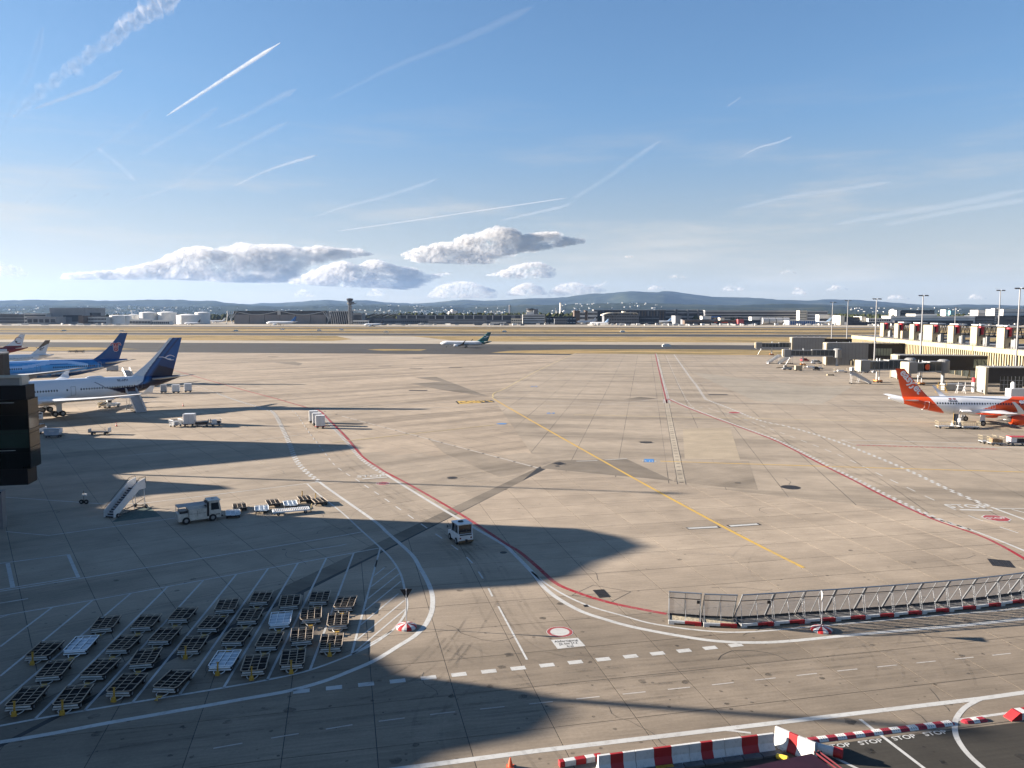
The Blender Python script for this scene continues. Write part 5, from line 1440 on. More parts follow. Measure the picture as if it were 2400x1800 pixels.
# ---- blue wide body behind it
P2 = Plane(62.8, 5.85, 5.6, 31.4)
cols2 = [M_SKYB, M_PALEB, M_SKYD, M_CSNAVY, M_AWHITE, M_AGREY]
def tail2(d, z, y): return 3
def liv2(d, z, y):
    if d < 8.0 + (z - 5.6) * 1.2: return 3
    if z < 4.2 + .10 * (22 - d) and d < 24 and z < 5.9: return 3 if z < 3.95 + .10 * (21 - d) else 4
    s1 = 6.3 + .035 * (d - 12) + .9 * sin((d - 14) * .23)
    if 13 < d < 40 and s1 - .1 < z < s1 + .85: return 1
    if 20 < d < 55 and abs(z - (4.5 + .5 * sin(d * .3))) < .18 + .1 * sin(d * .8): return 1
    if z > 7.9 and d > 24: return 1
    if z < 3.9 and d > 20: return 4 if sin(d * .9) > .8 else 2
    if z > 7.0 and d < 26: return 2
    return 2 if d < 15 - z * .3 else 0
fin2 = dict(z0=7.8, z1=17.0, le0=8.8, le1=1.9, te0=2.6, te1=-.5, fillet=2.6, col=tail2)
az2 = radians(47)
tail_at = Vector((-133.5, 272.0))
loc2 = tail_at - Vector((sin(az2), cos(az2))) * 31.4
w2 = airliner('wide_body_jet', P2, 'sky blue wide body jet with a crimson flower emblem on its tail', loc2, az2, cols2, liv2, fin2,
    dict(half=30, le0=21, le1=40, c0=11.5, c1=2.0, z0=4.0, z1=7.4, col=M_AGREY), dict(y0=.6, half=9.9, le0=8.2, le1=1.8, c0=4.9, c1=1.9, z0=6.8, z1=8.2, col=M_AGREY),
    dict(x=18.0, y=9.9, z=2.4, r=1.75, len=5.4, col=M_SKYD), dict(track=9.8, r=.66, bogie=True, nose=6.7, belly=(20, 37, 2.85)),
    [(9, 30.5, .61, 6.2, .2, .3), (39.5, 52.2, .61, 6.2, .2, .3)], doors=[(35.2, 6.0, .55, 1.05, .035, M_CSNAVY), (53.5, 6.3, .5, 1.0, .035, M_AWHITE)], winglet=0)
M_CRIM = pm('aircraft_crimson', (0.26, 0.012, 0.03), .3, 0, .05, .4)
ec = (3.55, 12.2)
def emblem(grow):
    g_ = grow
    o = stroke(arc((ec[0] + .95, ec[1] + .75), .55, pi * 1.15, -.15 * pi, 10), .34 + g_) + stroke(arc((ec[0] - .95, ec[1] + .75), .55, -.15 * pi, pi * 1.15, 10), .34 + g_)
    for k, (a, b) in enumerate(((-.62, -.42), (-.2, -.14), (.2, .14), (.62, .42))): o += stroke([(ec[0] + a, ec[1] + .9), (ec[0] + a * 1.0, ec[1] + .1), (ec[0] + b, ec[1] - .85)], .26 + g_)
    o += stroke(arc((ec[0], ec[1] - .75), .55, pi, 2 * pi, 10), .4 + g_) + stroke([(ec[0], ec[1] + 1.35), (ec[0], ec[1] + 1.0)], .3 + g_) + stroke([(ec[0] + .3, ec[1] + 1.25), (ec[0] + .3, ec[1] + 1.0)], .2 + g_) + stroke([(ec[0] - .3, ec[1] + 1.25), (ec[0] - .3, ec[1] + 1.0)], .2 + g_)
    return o
fin_mark(P2, w2, emblem(.24), M_AWHITE, -1, fin2, 'emblem_outline')
fin_mark(P2, w2, emblem(0), M_CRIM, -1, fin2, 'fin_emblem', .02)
steps((-122.2 , 252.6, 0), radians(131), 'tall steel passenger steps at the rear door of the sky blue jet', 8.6, 5.0, 2.2, M_WHITECLEAN, legs=True, group=None)
steps((*G(331, 967), 0), radians(131), 'long steel passenger steps at the rear door of the white jet', 8.0, 4.5, 2.3, M_WHITECLEAN, group=None)

# ---- narrow bodies behind: pale tail with bird, and maroon and white tail with a ring and star
P3 = Plane(37.6, 4.0, 3.85, 17.8)
cols3 = [M_AWHITE, M_ABROWN, M_AGREY]
fin3 = dict(z0=5.5, z1=11.8, le0=8.2, le1=3.2, te0=3.4, te1=1.2, fillet=1.2, col=lambda d, z, y: 0 if z + d * .5 < 11.2 else 1)
az3 = radians(46)
loc3 = Vector((-205.5, 352)) - Vector((sin(az3), cos(az3))) * 19.8
w3 = airliner('narrow_body_jet', P3, 'white narrow body jet with grey brown tail and bird emblem, behind the sky blue jet', loc3, az3, cols3, lambda d, z, y: 0, fin3,
    dict(half=17, le0=11.5, le1=19.5, c0=6.2, c1=1.5, z0=2.7, z1=4.3, col=M_AGREY), dict(y0=.4, half=6.2, le0=6.5, le1=2.6, c0=3.3, c1=1.3, z0=5.0, z1=5.7, col=M_AGREY),
    dict(x=10.5, y=5.75, z=1.6, r=1.1, len=3.3, col=M_AWHITE), dict(track=7.6, r=.55, bogie=False, nose=5.1, belly=(11, 22, 1.9)), [(6, 29, .53, 4.3, .13, .18)], detail=.6, winglet=0)
fin_mark(P3, w3, stroke([(7.0, 8.9), (6.0, 8.0), (4.9, 7.9), (3.8, 8.6)], .15, .3) + stroke([(5.3, 9.4), (5.0, 8.3), (5.6, 7.4), (4.2, 7.5)], .3, .15), M_ABLACK, -1, fin3)
me = text_mesh('2A', 2.2, .04, .2); xf_text(me, lambda c: P3.side(P3.L - 19.5 + c.x, 4.5 + c.y * .85, -1, .04)); place_mesh('lettering', me, M_ANAVY, w3)
P4 = Plane(39.5, 3.9, 3.9, 19.0)
cols4 = [M_AWHITE, M_AMAROON, M_AGREY, M_AGREEN]
def liv4(d, z, y):
    if d < 10 + (z - 4) * .5: return 1
    return 3 if (z < 3.2 + .06 * d and d > 16) else (1 if z > 4.9 else 0)
fin4 = dict(z0=5.4, z1=12.5, le0=9.4, le1=3.4, te0=3.0, te1=1.0, fillet=3.0, col=lambda d, z, y: 1 if z + d * .0 < 6.6 else 0)
az4 = radians(46)
loc4 = Vector((-262.0, 425)) - Vector((sin(az4), cos(az4))) * 20.5
w4 = airliner('narrow_body_jet', P4, 'maroon and white narrow body jet with ring and star on its tail, furthest back', loc4, az4, cols4, liv4, fin4,
    dict(half=17.5, le0=12, le1=20, c0=6.5, c1=1.5, z0=2.6, z1=4.4, col=M_AGREY), dict(y0=.4, half=7.1, le0=6.5, le1=2.4, c0=3.6, c1=1.3, z0=5.0, z1=5.9, col=M_AWHITE),
    dict(x=11, y=4.9, z=1.6, r=1.0, len=3.4, col=M_AWHITE), dict(track=5.7, r=.56, bogie=False, nose=4.1, belly=(12, 23, 1.8)), [(6, 30, .52, 4.4, .13, .18)], detail=.6, winglet=2.4)
fin_mark(P4, w4, stroke(arc((4.3, 9.3), 1.6, pi * .85, -pi * .7, 18, 1.7), .18, .42), M_AMAROON, -1, fin4, 'tail_ring')
st_ = [(5.3 + (.75 if k % 2 == 0 else .3) * sin(k * pi / 5), 8.6 + (.75 if k % 2 == 0 else .3) * cos(k * pi / 5)) for k in range(10)]
fin_mark(P4, w4, [[st_[k], st_[(k + 1) % 10], (5.3, 8.6)] for k in range(10)], M_AGREEN, -1, fin4, 'tail_star')

# ---- orange and white narrow body, starboard side towards us
P5 = Plane(33.84, 4.05, 3.9, 16.1)
cols5 = [M_AWHITE, M_AORANGE, M_AGREY]
def liv5(d, z, y):
    back = 2.6 + (5.9 - z) * .28
    front = piecewise([(1.7, 11.9), (2.6, 11.0), (3.8, 9.6), (5.0, 8.6), (5.9, 8.0)], z)
    if back < d < front: return 1
    lo = 2.15 + (d - 15.6) * .062
    up = 2.15 + (d - 15.6) * .39
    if d > 15.6 and lo < z < up: return 1
    if d > 25.5 and z > lo: return 1
    return 0
fin5 = dict(z0=5.3, z1=11.76, le0=8.1, le1=3.0, te0=2.9, te1=1.15, fillet=.5, col=lambda d, z, y: 1)
az5 = radians(275.0)
loc5 = (99.5, 168.0)
w5 = airliner('narrow_body_jet', P5, 'orange and white narrow body jet with name on its tail, parked by the pier', loc5, az5, cols5, liv5, fin5,
    dict(half=16.6, le0=10.0, le1=14.4, c0=6.1, c1=1.6, z0=2.75, z1=4.2, col=M_AWHITE, fair=M_AORANGE), dict(y0=.4, half=6.2, le0=6.4, le1=2.4, c0=3.5, c1=1.4, z0=4.9, z1=5.6, col=M_AWHITE),
    dict(x=8.4, y=5.75, z=1.62, r=1.08, len=3.1, col=M_AORANGE, pyl=M_AWHITE), dict(track=7.6, r=.58, bogie=False, nose=5.1, belly=(9.5, 19.5, 1.95)),
    [(5.2, 24.6, .533, 4.5, .15, .22)], doors=[(26.4, 3.85, .42, .95, .03, M_AWHITE), (14.0, 3.95, .25, .5, .025, M_AWHITE), (13.0, 3.95, .25, .5, .025, M_AWHITE)], winglet=2.4)
fl_ = (lambda: None)
def on_fin(me, P, fin, t, mat, d0, z0, ang, sg):
    """lay lettering on the fin: ang = turn of the text line in the fin plane"""
    ca, sa = cos(ang), sin(ang)
    def fn(c):
        d = d0 - (c.x * ca - c.y * sa); z = z0 + (c.x * sa + c.y * ca)
        d = d0 + (c.x * ca - c.y * sa) if sg > 0 else d
        q = (z - fin['z0']) / (fin['z1'] - fin['z0']); le = fin['le0'] + (fin['le1'] - fin['le0']) * q; te = fin['te0'] + (fin['te1'] - fin['te0']) * q
        ch = max(.1, le - te); a = min(max((le - d) / ch, .001), 1)
        th = .10 * ch * (1 - .3 * q) * (1.4845 * sqrt(a) - .63 * a - 1.758 * a * a + 1.4215 * a ** 3 - .5075 * a ** 4)
        return Vector((P.L - d - P.xg, sg * (th + .04), z))
    xf_text(me, fn); return place_mesh('lettering', me, mat, t)
on_fin(text_mesh('easyJet', 2.25, .06, 0, space=.98), P5, fin5, w5, M_AWHITE, 4.5, 8.95, radians(-49), 1)
me = text_mesh('easyJet', 1.65, .055, 0); xf_text(me, lambda c: P5.side(P5.L - 28.3 - c.x, 5.05 + c.y * .8, 1, .04)); place_mesh('lettering', me, M_AWHITE, w5)
me = text_mesh('OE-LQA', .5, .02); xf_text(me, lambda c: P5.side(P5.L - 12.6 - c.x, 4.98 + c.y, 1, .03)); place_mesh('registration', me, M_ANAVY, w5)
mb = MB()
for k, (x0, x1) in enumerate(((11.9, 12.5), (12.7, 13.3))):
    mb.quad([P5.side(P5.L - a, z, 1, .03) for a, z in ((x0, 5.28), (x1, 5.28), (x1, 5.55), (x0, 5.55))])
mb.build('flags', M_AMAROON, w5)
# open cargo door
mb = MB(); mb.quad([P5.side(P5.L - a, z, 1, .035) for a, z in ((15.8, 1.95), (13.9, 1.95), (13.9, 2.95), (15.8, 2.95))][::-1]); mb.build('cargo_hold_shade', M_ABLACK, w5)  # black sheet on the skin stands for the unlit hold
MB().box((P5.L - 14.9 - P5.xg, 2.7, 3.05), (2.0, 1.25, .08), 0, rx=radians(-12)).build('cargo_door', M_AWHITE, w5)

# ---- white and teal regional jet on the taxiway
P6 = Plane(36.2, 3.1, 3.1, 18.0)
cols6 = [M_AWHITE, M_ATEAL, M_AGREY, M_ABLACK]
az6 = radians(97)
fin6 = dict(z0=4.4, z1=10.5, le0=9.0, le1=2.9, te0=2.8, te1=.4, fillet=2.0, col=lambda d, z, y: 1)
x6, y6 = G(1092, 814.5)
w6 = airliner('regional_jet', P6, 'white regional jet with teal tail rolling along the taxiway', (x6, y6), az6, cols6, lambda d, z, y: 1 if d < 6.5 + (z - 3) * 1.6 else 0, fin6,
    dict(half=13.5, le0=12.6, le1=17.8, c0=5.2, c1=1.5, z0=2.0, z1=3.2, col=M_ABLACK), dict(y0=.3, half=6, le0=5.5, le1=2.2, c0=3, c1=1.2, z0=4.0, z1=4.4, col=M_AGREY),
    dict(x=10.4, y=4.6, z=1.45, r=.95, len=3.0, col=M_AWHITE), dict(track=5.9, r=.5, bogie=False, nose=4.2, belly=(11, 21, 1.5), bcol=M_AWHITE), [(5, 28, .8, 3.5, .16, .2)], detail=.7, winglet=2.2)
fin_mark(P6, w6, stroke([(5.4, 7.0), (3.9, 6.9), (3.3, 7.6), (4.2, 8.3), (5.0, 8.9)], .35, .2) + stroke([(3.9, 7.6), (2.6, 7.55), (2.4, 8.0), (3.6, 8.0)], .4), M_AWHITE, -1, fin6)

# ---- jets on the far apron (small in the picture)
def far_jet(px_, py_, az, label, L, D, tail, body=None, flip=False, wingc=None, detail=.32):
    P = Plane(L, D, D * .95, L * .5)
    tm = tail; cl = [body or M_AWHITE, tm, M_AGREY]
    zt = D * 2.9
    f = dict(z0=D * 1.35, z1=zt, le0=L * .22, le1=L * .075, te0=L * .075, te1=L * .02, fillet=1, col=lambda d, z, y: 1)
    return airliner('parked_jet', P, label, G(px_, py_), az, cl, lambda d, z, y: 0, f, dict(half=L * .45, le0=L * .33, le1=L * .56, c0=L * .17, c1=L * .04, z0=D * .65, z1=D * 1.05, col=M_AGREY),
        dict(y0=.4, half=L * .16, le0=L * .15, le1=L * .06, c0=L * .08, c1=L * .035, z0=D * 1.2, z1=D * 1.4, col=M_AGREY), dict(x=L * .28, y=L * .16, z=D * .4, r=D * .27, len=L * .09, col=cl[0]),
        dict(track=D * 1.8, r=.6, bogie=False, nose=L * .12, belly=None), [(L * .13, L * .8, L * .016, D * 1.05, L * .004, L * .005)], 'jets on the far apron', detail, winglet=0)
far_jet(661, 763.5, radians(97), 'white wide body jet with blue tail in front of the big grey hangar', 63, 6.2, M_ABLUE)
far_jet(452, 762, radians(97), 'white jet with black tail in front of the white tanks', 36, 4, M_ABLACK)
far_jet(877, 765.5, radians(97), 'white jet with black tail beneath the control tower', 37, 4, M_ABLACK)
far_jet(510, 757, radians(97), 'white jet parked beside the hangar end, almost hidden', 45, 4.6, M_AWHITE)
far_jet(1232, 760, radians(110), 'pale jet in front of the old terminal tower', 50, 5, M_AWHITE)
far_jet(1375, 759, radians(75), 'white jet with white tail beside the terminal with curved roof', 48, 5, M_AWHITE)
far_jet(1405, 762, radians(105), 'pale blue jet near the terminal with curved roof', 40, 4.4, M_PALEB)
far_jet(1505, 758, radians(95), 'dark tailed jet beside the arched terminal roof', 46, 4.8, M_AMAROON)
far_jet(1548, 759, radians(97), 'long pale jet between the arched terminal and the grey towers', 55, 5, M_PALEB)
far_jet(1920, 761, radians(98), 'pale jet with tall tail beside the striped blue wall', 52, 5.2, M_PALEB)
far_jet(1775, 757, radians(80), 'white jet with red tail behind the dark low building', 46, 4.8, M_CRIM)
# ------------------------------------------------------------------ terminal on the left: dark glass bridge in view, halls beside it out of view
M_BLACKP = pm('black_cladding', (0.010, 0.010, 0.011), 0.55, 0, 0.2, .8, spec=.15)
M_DKGLASS = glass('bridge_glass', (0.006, 0.008, 0.008), 0.08, .2)
M_GREENGL = glass('lit_green_glass', (0.022, 0.038, 0.03), 0.12, .35)  # greenish indoor light put into the glass colour
M_ROOFG = pm('grey_roof_panel', (0.20, 0.195, 0.185), 0.6, 0, 0.1, 1)
M_CREAM = pm('cream_concrete', (0.30, 0.25, 0.152), 0.7, 0, 0.10, .25, .15)
M_CREAMW = pm('cream_panel', (0.30, 0.255, 0.17), 0.65, 0, 0.08, .3, .12)
M_BLDGREY = pm('grey_metal_cladding', (0.205, 0.205, 0.20), 0.5, .15, 0.08, .3)
M_DKBROWN = pm('brown_cladding_and_shade', (0.022, 0.019, 0.018), 0.5, 0, .25, .5)
M_PGLASS = glass('pier_glass', (0.02, 0.024, 0.022), 0.08, .5)
M_LITGL = glass('pale_pier_glass', (0.22, 0.25, 0.20), 0.15, .5)
fa, fb = radians(78), radians(-12)
fx, fy = Vector((sin(fa), cos(fa), 0)), Vector((sin(fb), cos(fb), 0))
cor = Vector((-54.64, 87.96, 0)); BS = 1.105
zz = lambda z: CAMZ - (CAMZ - z) * BS
t = thing('glass_bridge', 'dark glass passenger bridge end raised above the apron at the picture edge', 'building')
def slab_box(o, x0, x1, y0, y1, z0, z1):
    x0, x1, y0, y1, z0, z1 = x0 * BS, x1 * BS, y0 * BS, y1 * BS, zz(z0), zz(z1)
    P_ = [o + fx * x0 + fy * y0, o + fx * x1 + fy * y0, o + fx * x1 + fy * y1, o + fx * x0 + fy * y1]
    return MB().prism([(p.x, p.y) for p in P_], z0, z1)
slab_box(cor, -14, 0.0, 0.0, 2.8, 7.7, 14.9).build('wall', M_BLACKP, t)
slab_box(cor, -14, -.35, .06, 2.5, 6.05, 7.68).build('floor_box', M_BLACKP, t)
slab_box(cor, -14, -.1, .05, 2.4, 14.92, 16.3).build('fascia', M_BLACKP, t)
slab_box(cor, -14, -.75, .35, 2.0, 16.31, 17.05).build('roof_box', M_ROOFG, t)
mb = slab_box(cor, -14, -.5, .2, .34, 17.06, 17.25); q = slab_box(cor, -14, -.5, 2.01, 2.15, 17.06, 17.25); i0 = len(mb.v); mb.v += q.v; mb.f += [tuple(a + i0 for a in f) for f in q.f]; mb.m += q.m
q = slab_box(cor, -.74, -.5, .341, 2.009, 16.31, 17.25); i0 = len(mb.v); mb.v += q.v; mb.f += [tuple(a + i0 for a in f) for f in q.f]; mb.m += q.m
mb.build('parapet', pm('pale_parapet', (.42, .39, .33), .6), t)
zs = [7.75, 9.4, 9.9, 11.4, 11.8, 13.3, 14.85]
for j, (z0, z1) in enumerate(zip(zs, zs[1:])):
    for i in range(3):
        x0, x1 = -4.6 * (i + 1) + .04 - .05, -4.6 * i - .05
        slab_box(cor, x0, x1, -.03, -.004, z0 + .03, z1 - .03).build('glass_panel', M_GREENGL if (j in (2, 3) and i == 0) else M_DKGLASS, t)
    slab_box(cor, .004, .03, .05, 2.75, z0 + .03, z1 - .03).build('glass_panel', M_DKGLASS, t)
for z, a, b in ((14.55, -4.4, -1.2), (12.9, -4.5, -2.6), (11.15, -4.5, -2.7), (9.65, -4.5, -1.3)):
    slab_box(cor, a, b, -.06, -.035, z, z + .05).build('pale_bar', pm('pale_strip', (.3, .32, .3), .5), t)  # pale grey horizontal frame bars, no lamps
MB().tube(cor + fx * -2.9 + fy * .1 + Vector((0, 0, zz(16.3))), cor + fx * -2.9 + fy * .1 + Vector((0, 0, 21.2)), .035, 6).build('lightning_rod', M_SILVER, t)
MB().tube(cor + fx * -5.1 + fy * .1 + Vector((0, 0, zz(16.3))), cor + fx * -5.1 + fy * .1 + Vector((0, 0, 19.6)), .03, 6).build('lightning_rod', M_SILVER, t)
c = Vector((*G(-14, 1240), 0))
MB().box((c.x, c.y + .3, 2.1), (1.9, 1.1, 4.2), radians(12)).build('support_pier', pm('grey_concrete_pier', (.16, .16, .16), .7), t)
# unseen halls beside the bridge, rooflines shaped to throw the long shadows over the apron
def hall(name, X, depth, prof, label):
    t = thing(name, label, 'building', (0, 0, 0))
    pts = sorted(prof)
    wall = MB()
    ring = lambda x: [(x, y, h) for y, h in pts] + [(x, pts[-1][0], 0), (x, pts[0][0], 0)]
    wall.loft([ring(X - depth), ring(X)]); wall.build('wall', M_BLDGREY, t)
    for (y0, h0), (y1, h1) in zip(pts, pts[1:]):
        if y1 - y0 > .6: MB().loft([[(X - depth - .2, y0, h0 + .004), (X - depth - .2, y1, h1 + .004), (X - depth - .2, y1, h1 + .16), (X - depth - .2, y0, h0 + .16)], [(X + .2, y0, h0 + .004), (X + .2, y1, h1 + .004), (X + .2, y1, h1 + .16), (X + .2, y0, h0 + .16)]]).build('roof', M_ROOFG, t)
        if y1 - y0 > 2:
            for k in range(3): MB().bx(X + .02, X + .06, y0 + .2, y1 - .2, 2 + k * min(h0, h1) / 3.4, 1 + (k + 1) * min(h0, h1) / 3.4).build('window', M_DKGLASS, t)
    return t
hall('terminal_hall', -70, 30, [(96.8, 20.3), (93.8, 21.5), (91, 21.9), (87.4, 21.1), (85.2, 20.5), (80.8, 19.8), (77.7, 18.7), (75, 16.5), (73.1, 15.9), (69.8, 15.0), (66, 14.4), (63, 14.5), (61.9, 15.8), (59.4, 16.4), (58.9, 17.7), (58.4, 18.7), (56.3, 19.2), (53.3, 18.7), (50.7, 17.4), (47, 16.6), (36, 16.4), (20, 16.2), (-20, 16.2)], 'curved terminal hall beside the glass bridge, outside the picture')
hall('terminal_wing', -104, 16, [(156, 6), (152.3, 6), (152.1, 19.5), (148.8, 20.2), (138.3, 17.5), (131.6, 15.3), (125.9, 13.2), (121, 11.8), (118, 12.5), (116.4, 16.7), (114.7, 17.3), (109.6, 14.8), (105, 14), (97.5, 14)], 'stepped terminal wing behind the glass bridge, outside the picture')
M_MASTC = pm('mast_steel', (0.20, 0.20, 0.205), 0.6, 0.2, 0.12, .5)
def mast(loc, h, label, r=.28, arms=4, group='tall floodlight masts'):
    t = thing('light_mast', label, 'light mast', loc, 0, group)
    MB().tube((0, 0, 0), (0, 0, h), r, 12, 0, r * .55)  .build('pole', M_MASTC, t)
    MB().bx(-1.6, 1.6, -.12, .12, h - .1, h + .12).bx(-.12, .12, -1.2, 1.2, h - .05, h + .1).build('cross_arm', M_GALV, t)
    for k in range(-2, 3):
        if k == 0: continue
        MB().box((k * .75, -.25, h - .12), (.5, .6, .28), 0, rx=.35).build('floodlight', M_DARKMET, t)
    MB().bx(-.6, .6, -.6, .6, 0, .5).build('base', M_GREYP, t)
    return t
mast((-93, 119.6, 0), 30, 'tall floodlight mast beside the terminal wing, outside the picture', .4)
mast((-66, 56.9, 0), 24, 'floodlight mast in front of the curved terminal hall, outside the picture', .5)
# bridge head next to the sky blue jet
t = thing('boarding_bridge', 'dark boarding bridge head with white panel beside the sky blue jet', 'boarding bridge', (*G(4, 884)[:2], 0))
X0, Y0, _ = at(8, 860, 228)
t.location = (X0, Y0, 0)
MB().bx(-9, .9, -1.4, 1.4, 5, 11.9).build('cab', M_DKBROWN, t); MB().bx(-9, 1.0, -1.5, 1.5, 11.91, 12.3).build('roof', M_ROOFG, t)
MB().bx(-3, -1.6, -1, 1, 0, 4.98).build('leg', M_DARKMET, t); MB().bx(1.3, 3.6, -.9, .9, 1.4, 5.2).bx(1.6, 3.4, -.8, .8, .5, 1.38).build('white_panel', M_WHITECLEAN, t)
MB().bx(-9, 3.6, -.7, .7, 0.0, .48).build('bogie', M_DARKMET, t)

# ------------------------------------------------------------------ the pier on the right
pB, pA = Vector((165.6, 254, 0)), Vector((186.5, 432, 0))
pd = (pA - pB).normalized(); pn = Vector((-pd.y, pd.x, 0))          # pn points to the apron side
pF = pB - pd * 60
LP = (pA - pF).length
pier = thing('pier_terminal', 'long cream pier terminal with seven gate towers on its roof', 'building')
def pbox(s0, s1, o0, o1, z0, z1, m=0):
    """box along the pier: s = metres from the near end, o = metres out from the front towards the apron"""
    P_ = [pF + pd * s0 + pn * o0, pF + pd * s0 + pn * o1, pF + pd * s1 + pn * o1, pF + pd * s1 + pn * o0]
    return MB().prism([(p.x, p.y) for p in P_][::-1] if False else [(p.x, p.y) for p in P_], z0, z1, m)
pbox(0, LP, -22, -1.2, 0, 9.9).build('wall', M_DKBROWN, pier)
pbox(0, LP, -22, 0, 9.95, 11.7).build('parapet_band', M_CREAM, pier)
pbox(.2, LP - .2, -21.5, -1.0, 11.71, 11.78).build('roof_deck', M_ROOFG, pier)
n = 0
fin_me = None
s = 1.5
while s < LP - 1:
    o = pbox(s, s + .75, -1.19, -.25, 5.2, 9.94).build('wall_fin', M_CREAM, pier)
    s += 1.75; n += 1
pbox(1, LP - 1, -1.18, -.9, 0, 5.1).build('glazed_base', M_PGLASS, pier)
for k in range(int(LP / 6)): pbox(k * 6 + 2, k * 6 + 2.25, -.6, -.3, 0, 5.1).build('column', M_CREAM, pier)
rl = MB()
for k in range(int(LP / 2.2)): 
    p = pF + pd * (k * 2.2) + pn * -.5; rl.tube((p.x, p.y, 11.7), (p.x, p.y, 12.6), .05, 4)
a, b = pF + pn * -.5, pF + pd * LP + pn * -.5
rl.tube((a.x, a.y, 12.6), (b.x, b.y, 12.6), .04, 4).tube((a.x, a.y, 12.2), (b.x, b.y, 12.2), .03, 4)
kind(rl.build('roof_railing', M_DARKMET, pier), 'stuff')
M_REDDRUM = pm('red_drum', (0.40, 0.02, 0.03), .4, 0, .1, 1)
tow = [(2070, 789), (2104, 792.5), (2141, 796.5), (2184, 801), (2233, 804.5), (2288, 810), (2352, 816.5)]
for k, (tx, ty) in enumerate(tow):
    X, Y = G(tx, ty, 11.8)
    names = ['furthest', 'second furthest', 'third furthest', 'middle', 'third', 'second', 'nearest']
    t = thing('gate_tower', 'cream gate tower with red drum on the pier roof, %s of seven' % names[k], 'tower', (X, Y, 11.79), atan2(pd.y, pd.x), 'gate towers on the pier roof')
    # +x runs away along the pier, +y faces the apron
    wide = k == 3
    MB().bx(0, 5.2 if not wide else 9.5, -3.0, 0, 0, 7.0).build('tower_wall', M_CREAMW, t)
    MB().bx(-.006, -.05, -3.1, -1.6, .6, 2.0).build('door', M_DARKMET, t)
    MB().bx(-3.0, -.06, -3.3, -2.2, 0, 3.4).build('grey_annex', M_BLDGREY, t)
    MB().lathe([(4.0, .35), (4.2, .75), (6.4, .75), (6.6, .95), (7.05, .95)], (-1.0, -1.2, 0), 'Z', 14).build('red_drum', M_REDDRUM, t)
    MB().bx(-1.9, -.06, -.5, -.1, 3.5, 6.6).build('dark_screen', M_BLACKP, t)
    tr = MB()
    x0, x1, y0, y1 = -1.5, 5.5, -10.5, -3.3
    for x in (x0, x1):
        for z in (3.4, 6.9): tr.tube((x, y0, z), (x, y1, z), .16, 5)
        for i in range(4):
            ya, yb = y0 + (y1 - y0) * i / 4, y0 + (y1 - y0) * (i + 1) / 4
            tr.tube((x, ya, 3.4), (x, (ya + yb) / 2, 6.9), .10, 4).tube((x, (ya + yb) / 2, 6.9), (x, yb, 3.4), .10, 4)
    for y in (y0, (y0 + y1) / 2): tr.tube((x0, y, 3.4), (x0, y, 0), .12, 5).tube((x1, y, 3.4), (x1, y, 0), .12, 5)
    tr.bx(x0, x1, y0, y1, 6.95, 7.15).bx(x0, x1, y0 + 1, y1, 1.0, 1.3)
    tr.build('truss', M_DARKMET, t)
    if k == 1: MB().bx(8.6 - 14, -.1 - 3.0, -3.4, -.1, 0, 3.6).build('low_annex', M_CREAMW, t)
    MB().bx(-5, 3, -11.5, -8, 7.2, 7.55).build('roof_plate', M_WHITECLEAN, t)
# three stand blocks reaching out to the aircraft stands
cA = radians(99.6)
cx_, cy_ = Vector((sin(cA), cos(cA), 0)), Vector((sin(radians(9.6)), cos(radians(9.6)), 0))
def stand_block(px0, px1, ytop, Y, z, dpt, label, split=None, cream=True):
    x0 = at(px0, ytop, Y); x1 = at(px1, ytop, Y)
    o = Vector((x0[0], Y, 0)); L = (x1[0] - x0[0]) * 1.03
    t = thing('stand_block', label, 'building', tuple(o), pi / 2 - cA, 'stand blocks of the pier')
    s = split or L
    if split: MB().bx(.75, s, 0, dpt, 0, z).build('clad_wall', M_BLDGREY, t)
    else: MB().bx(.75, s, 0.1, dpt, 3.4, z).build('clad_wall', M_DKBROWN, t)  # shade on the long side put into its dark colour
    if split: MB().bx(s + .01, L, 1.2, dpt, 3.0, z - .3).build('dark_wall', M_DKBROWN, t)
    for i in range(1, int(s / 1.5)):
        if split: MB().bx(.75 + i * 1.5, .79 + i * 1.5, -.03, -.004, .1, z - .1).build('panel_seam', M_DARKMET, t)
    fr = MB().bx(0, .72, -.1, .5, 0, z + .1).bx(0, .72, dpt - .5, dpt + .1, 0, z + .1).bx(0, .72, .51, dpt - .51, z - .6, z + .1)
    fr.build('end_frame', M_CREAMW, t)
    MB().bx(.2, .5, .52, dpt - .52, .3, z - .62).build('end_wall', M_BLDGREY, t)
    MB().bx(.73, L, -.15, dpt + .1, z + .01, z + .22).build('roof', M_ROOFG, t)
    for i in range(5): MB().box((L * (.15 + .17 * i), dpt * .4, z + .5), (.25, .25, .6)).build('roof_vent', M_SILVER, t)
    return t, L
b0, L0 = stand_block(1856, 1932, 791.5, 440, 10.1, 7, 'furthest grey stand block beside the far boarding bridge', 17.5)
MB().bx(17.6, 45, 1.5, 6, 3, 9.6).build('dark_link', M_DKBROWN, b0); MB().bx(27, 33, 1.42, 1.49, 5, 8).bx(36, 41, 1.42, 1.49, 5, 8).build('link_window', M_LITGL, b0)
b1, L1 = stand_block(1937, 2104, 804, 360, 10.1, 7, 'large grey stand block with black floodlit chute beside the pier', 18.2)
MB().bx(21, 28.5, 1.12, 1.18, 4.6, 7.8).build('link_window', M_LITGL, b1)
for i in range(6): MB().bx(21.2 + i * 1.22, 21.35 + i * 1.22, 1.06, 1.11, 4.6, 7.8).build('window_bar', M_DARKMET, b1)
for i in range(6): MB().box((20 + i * 3, 1.6, 1.5), (.3, .3, 3.0), ry=radians(12)).build('raking_column', M_CREAM, b1)
MB().bx(10.3, 11.5, -.02, -.004, 0, 2.6).build('door', M_DARKMET, b1)
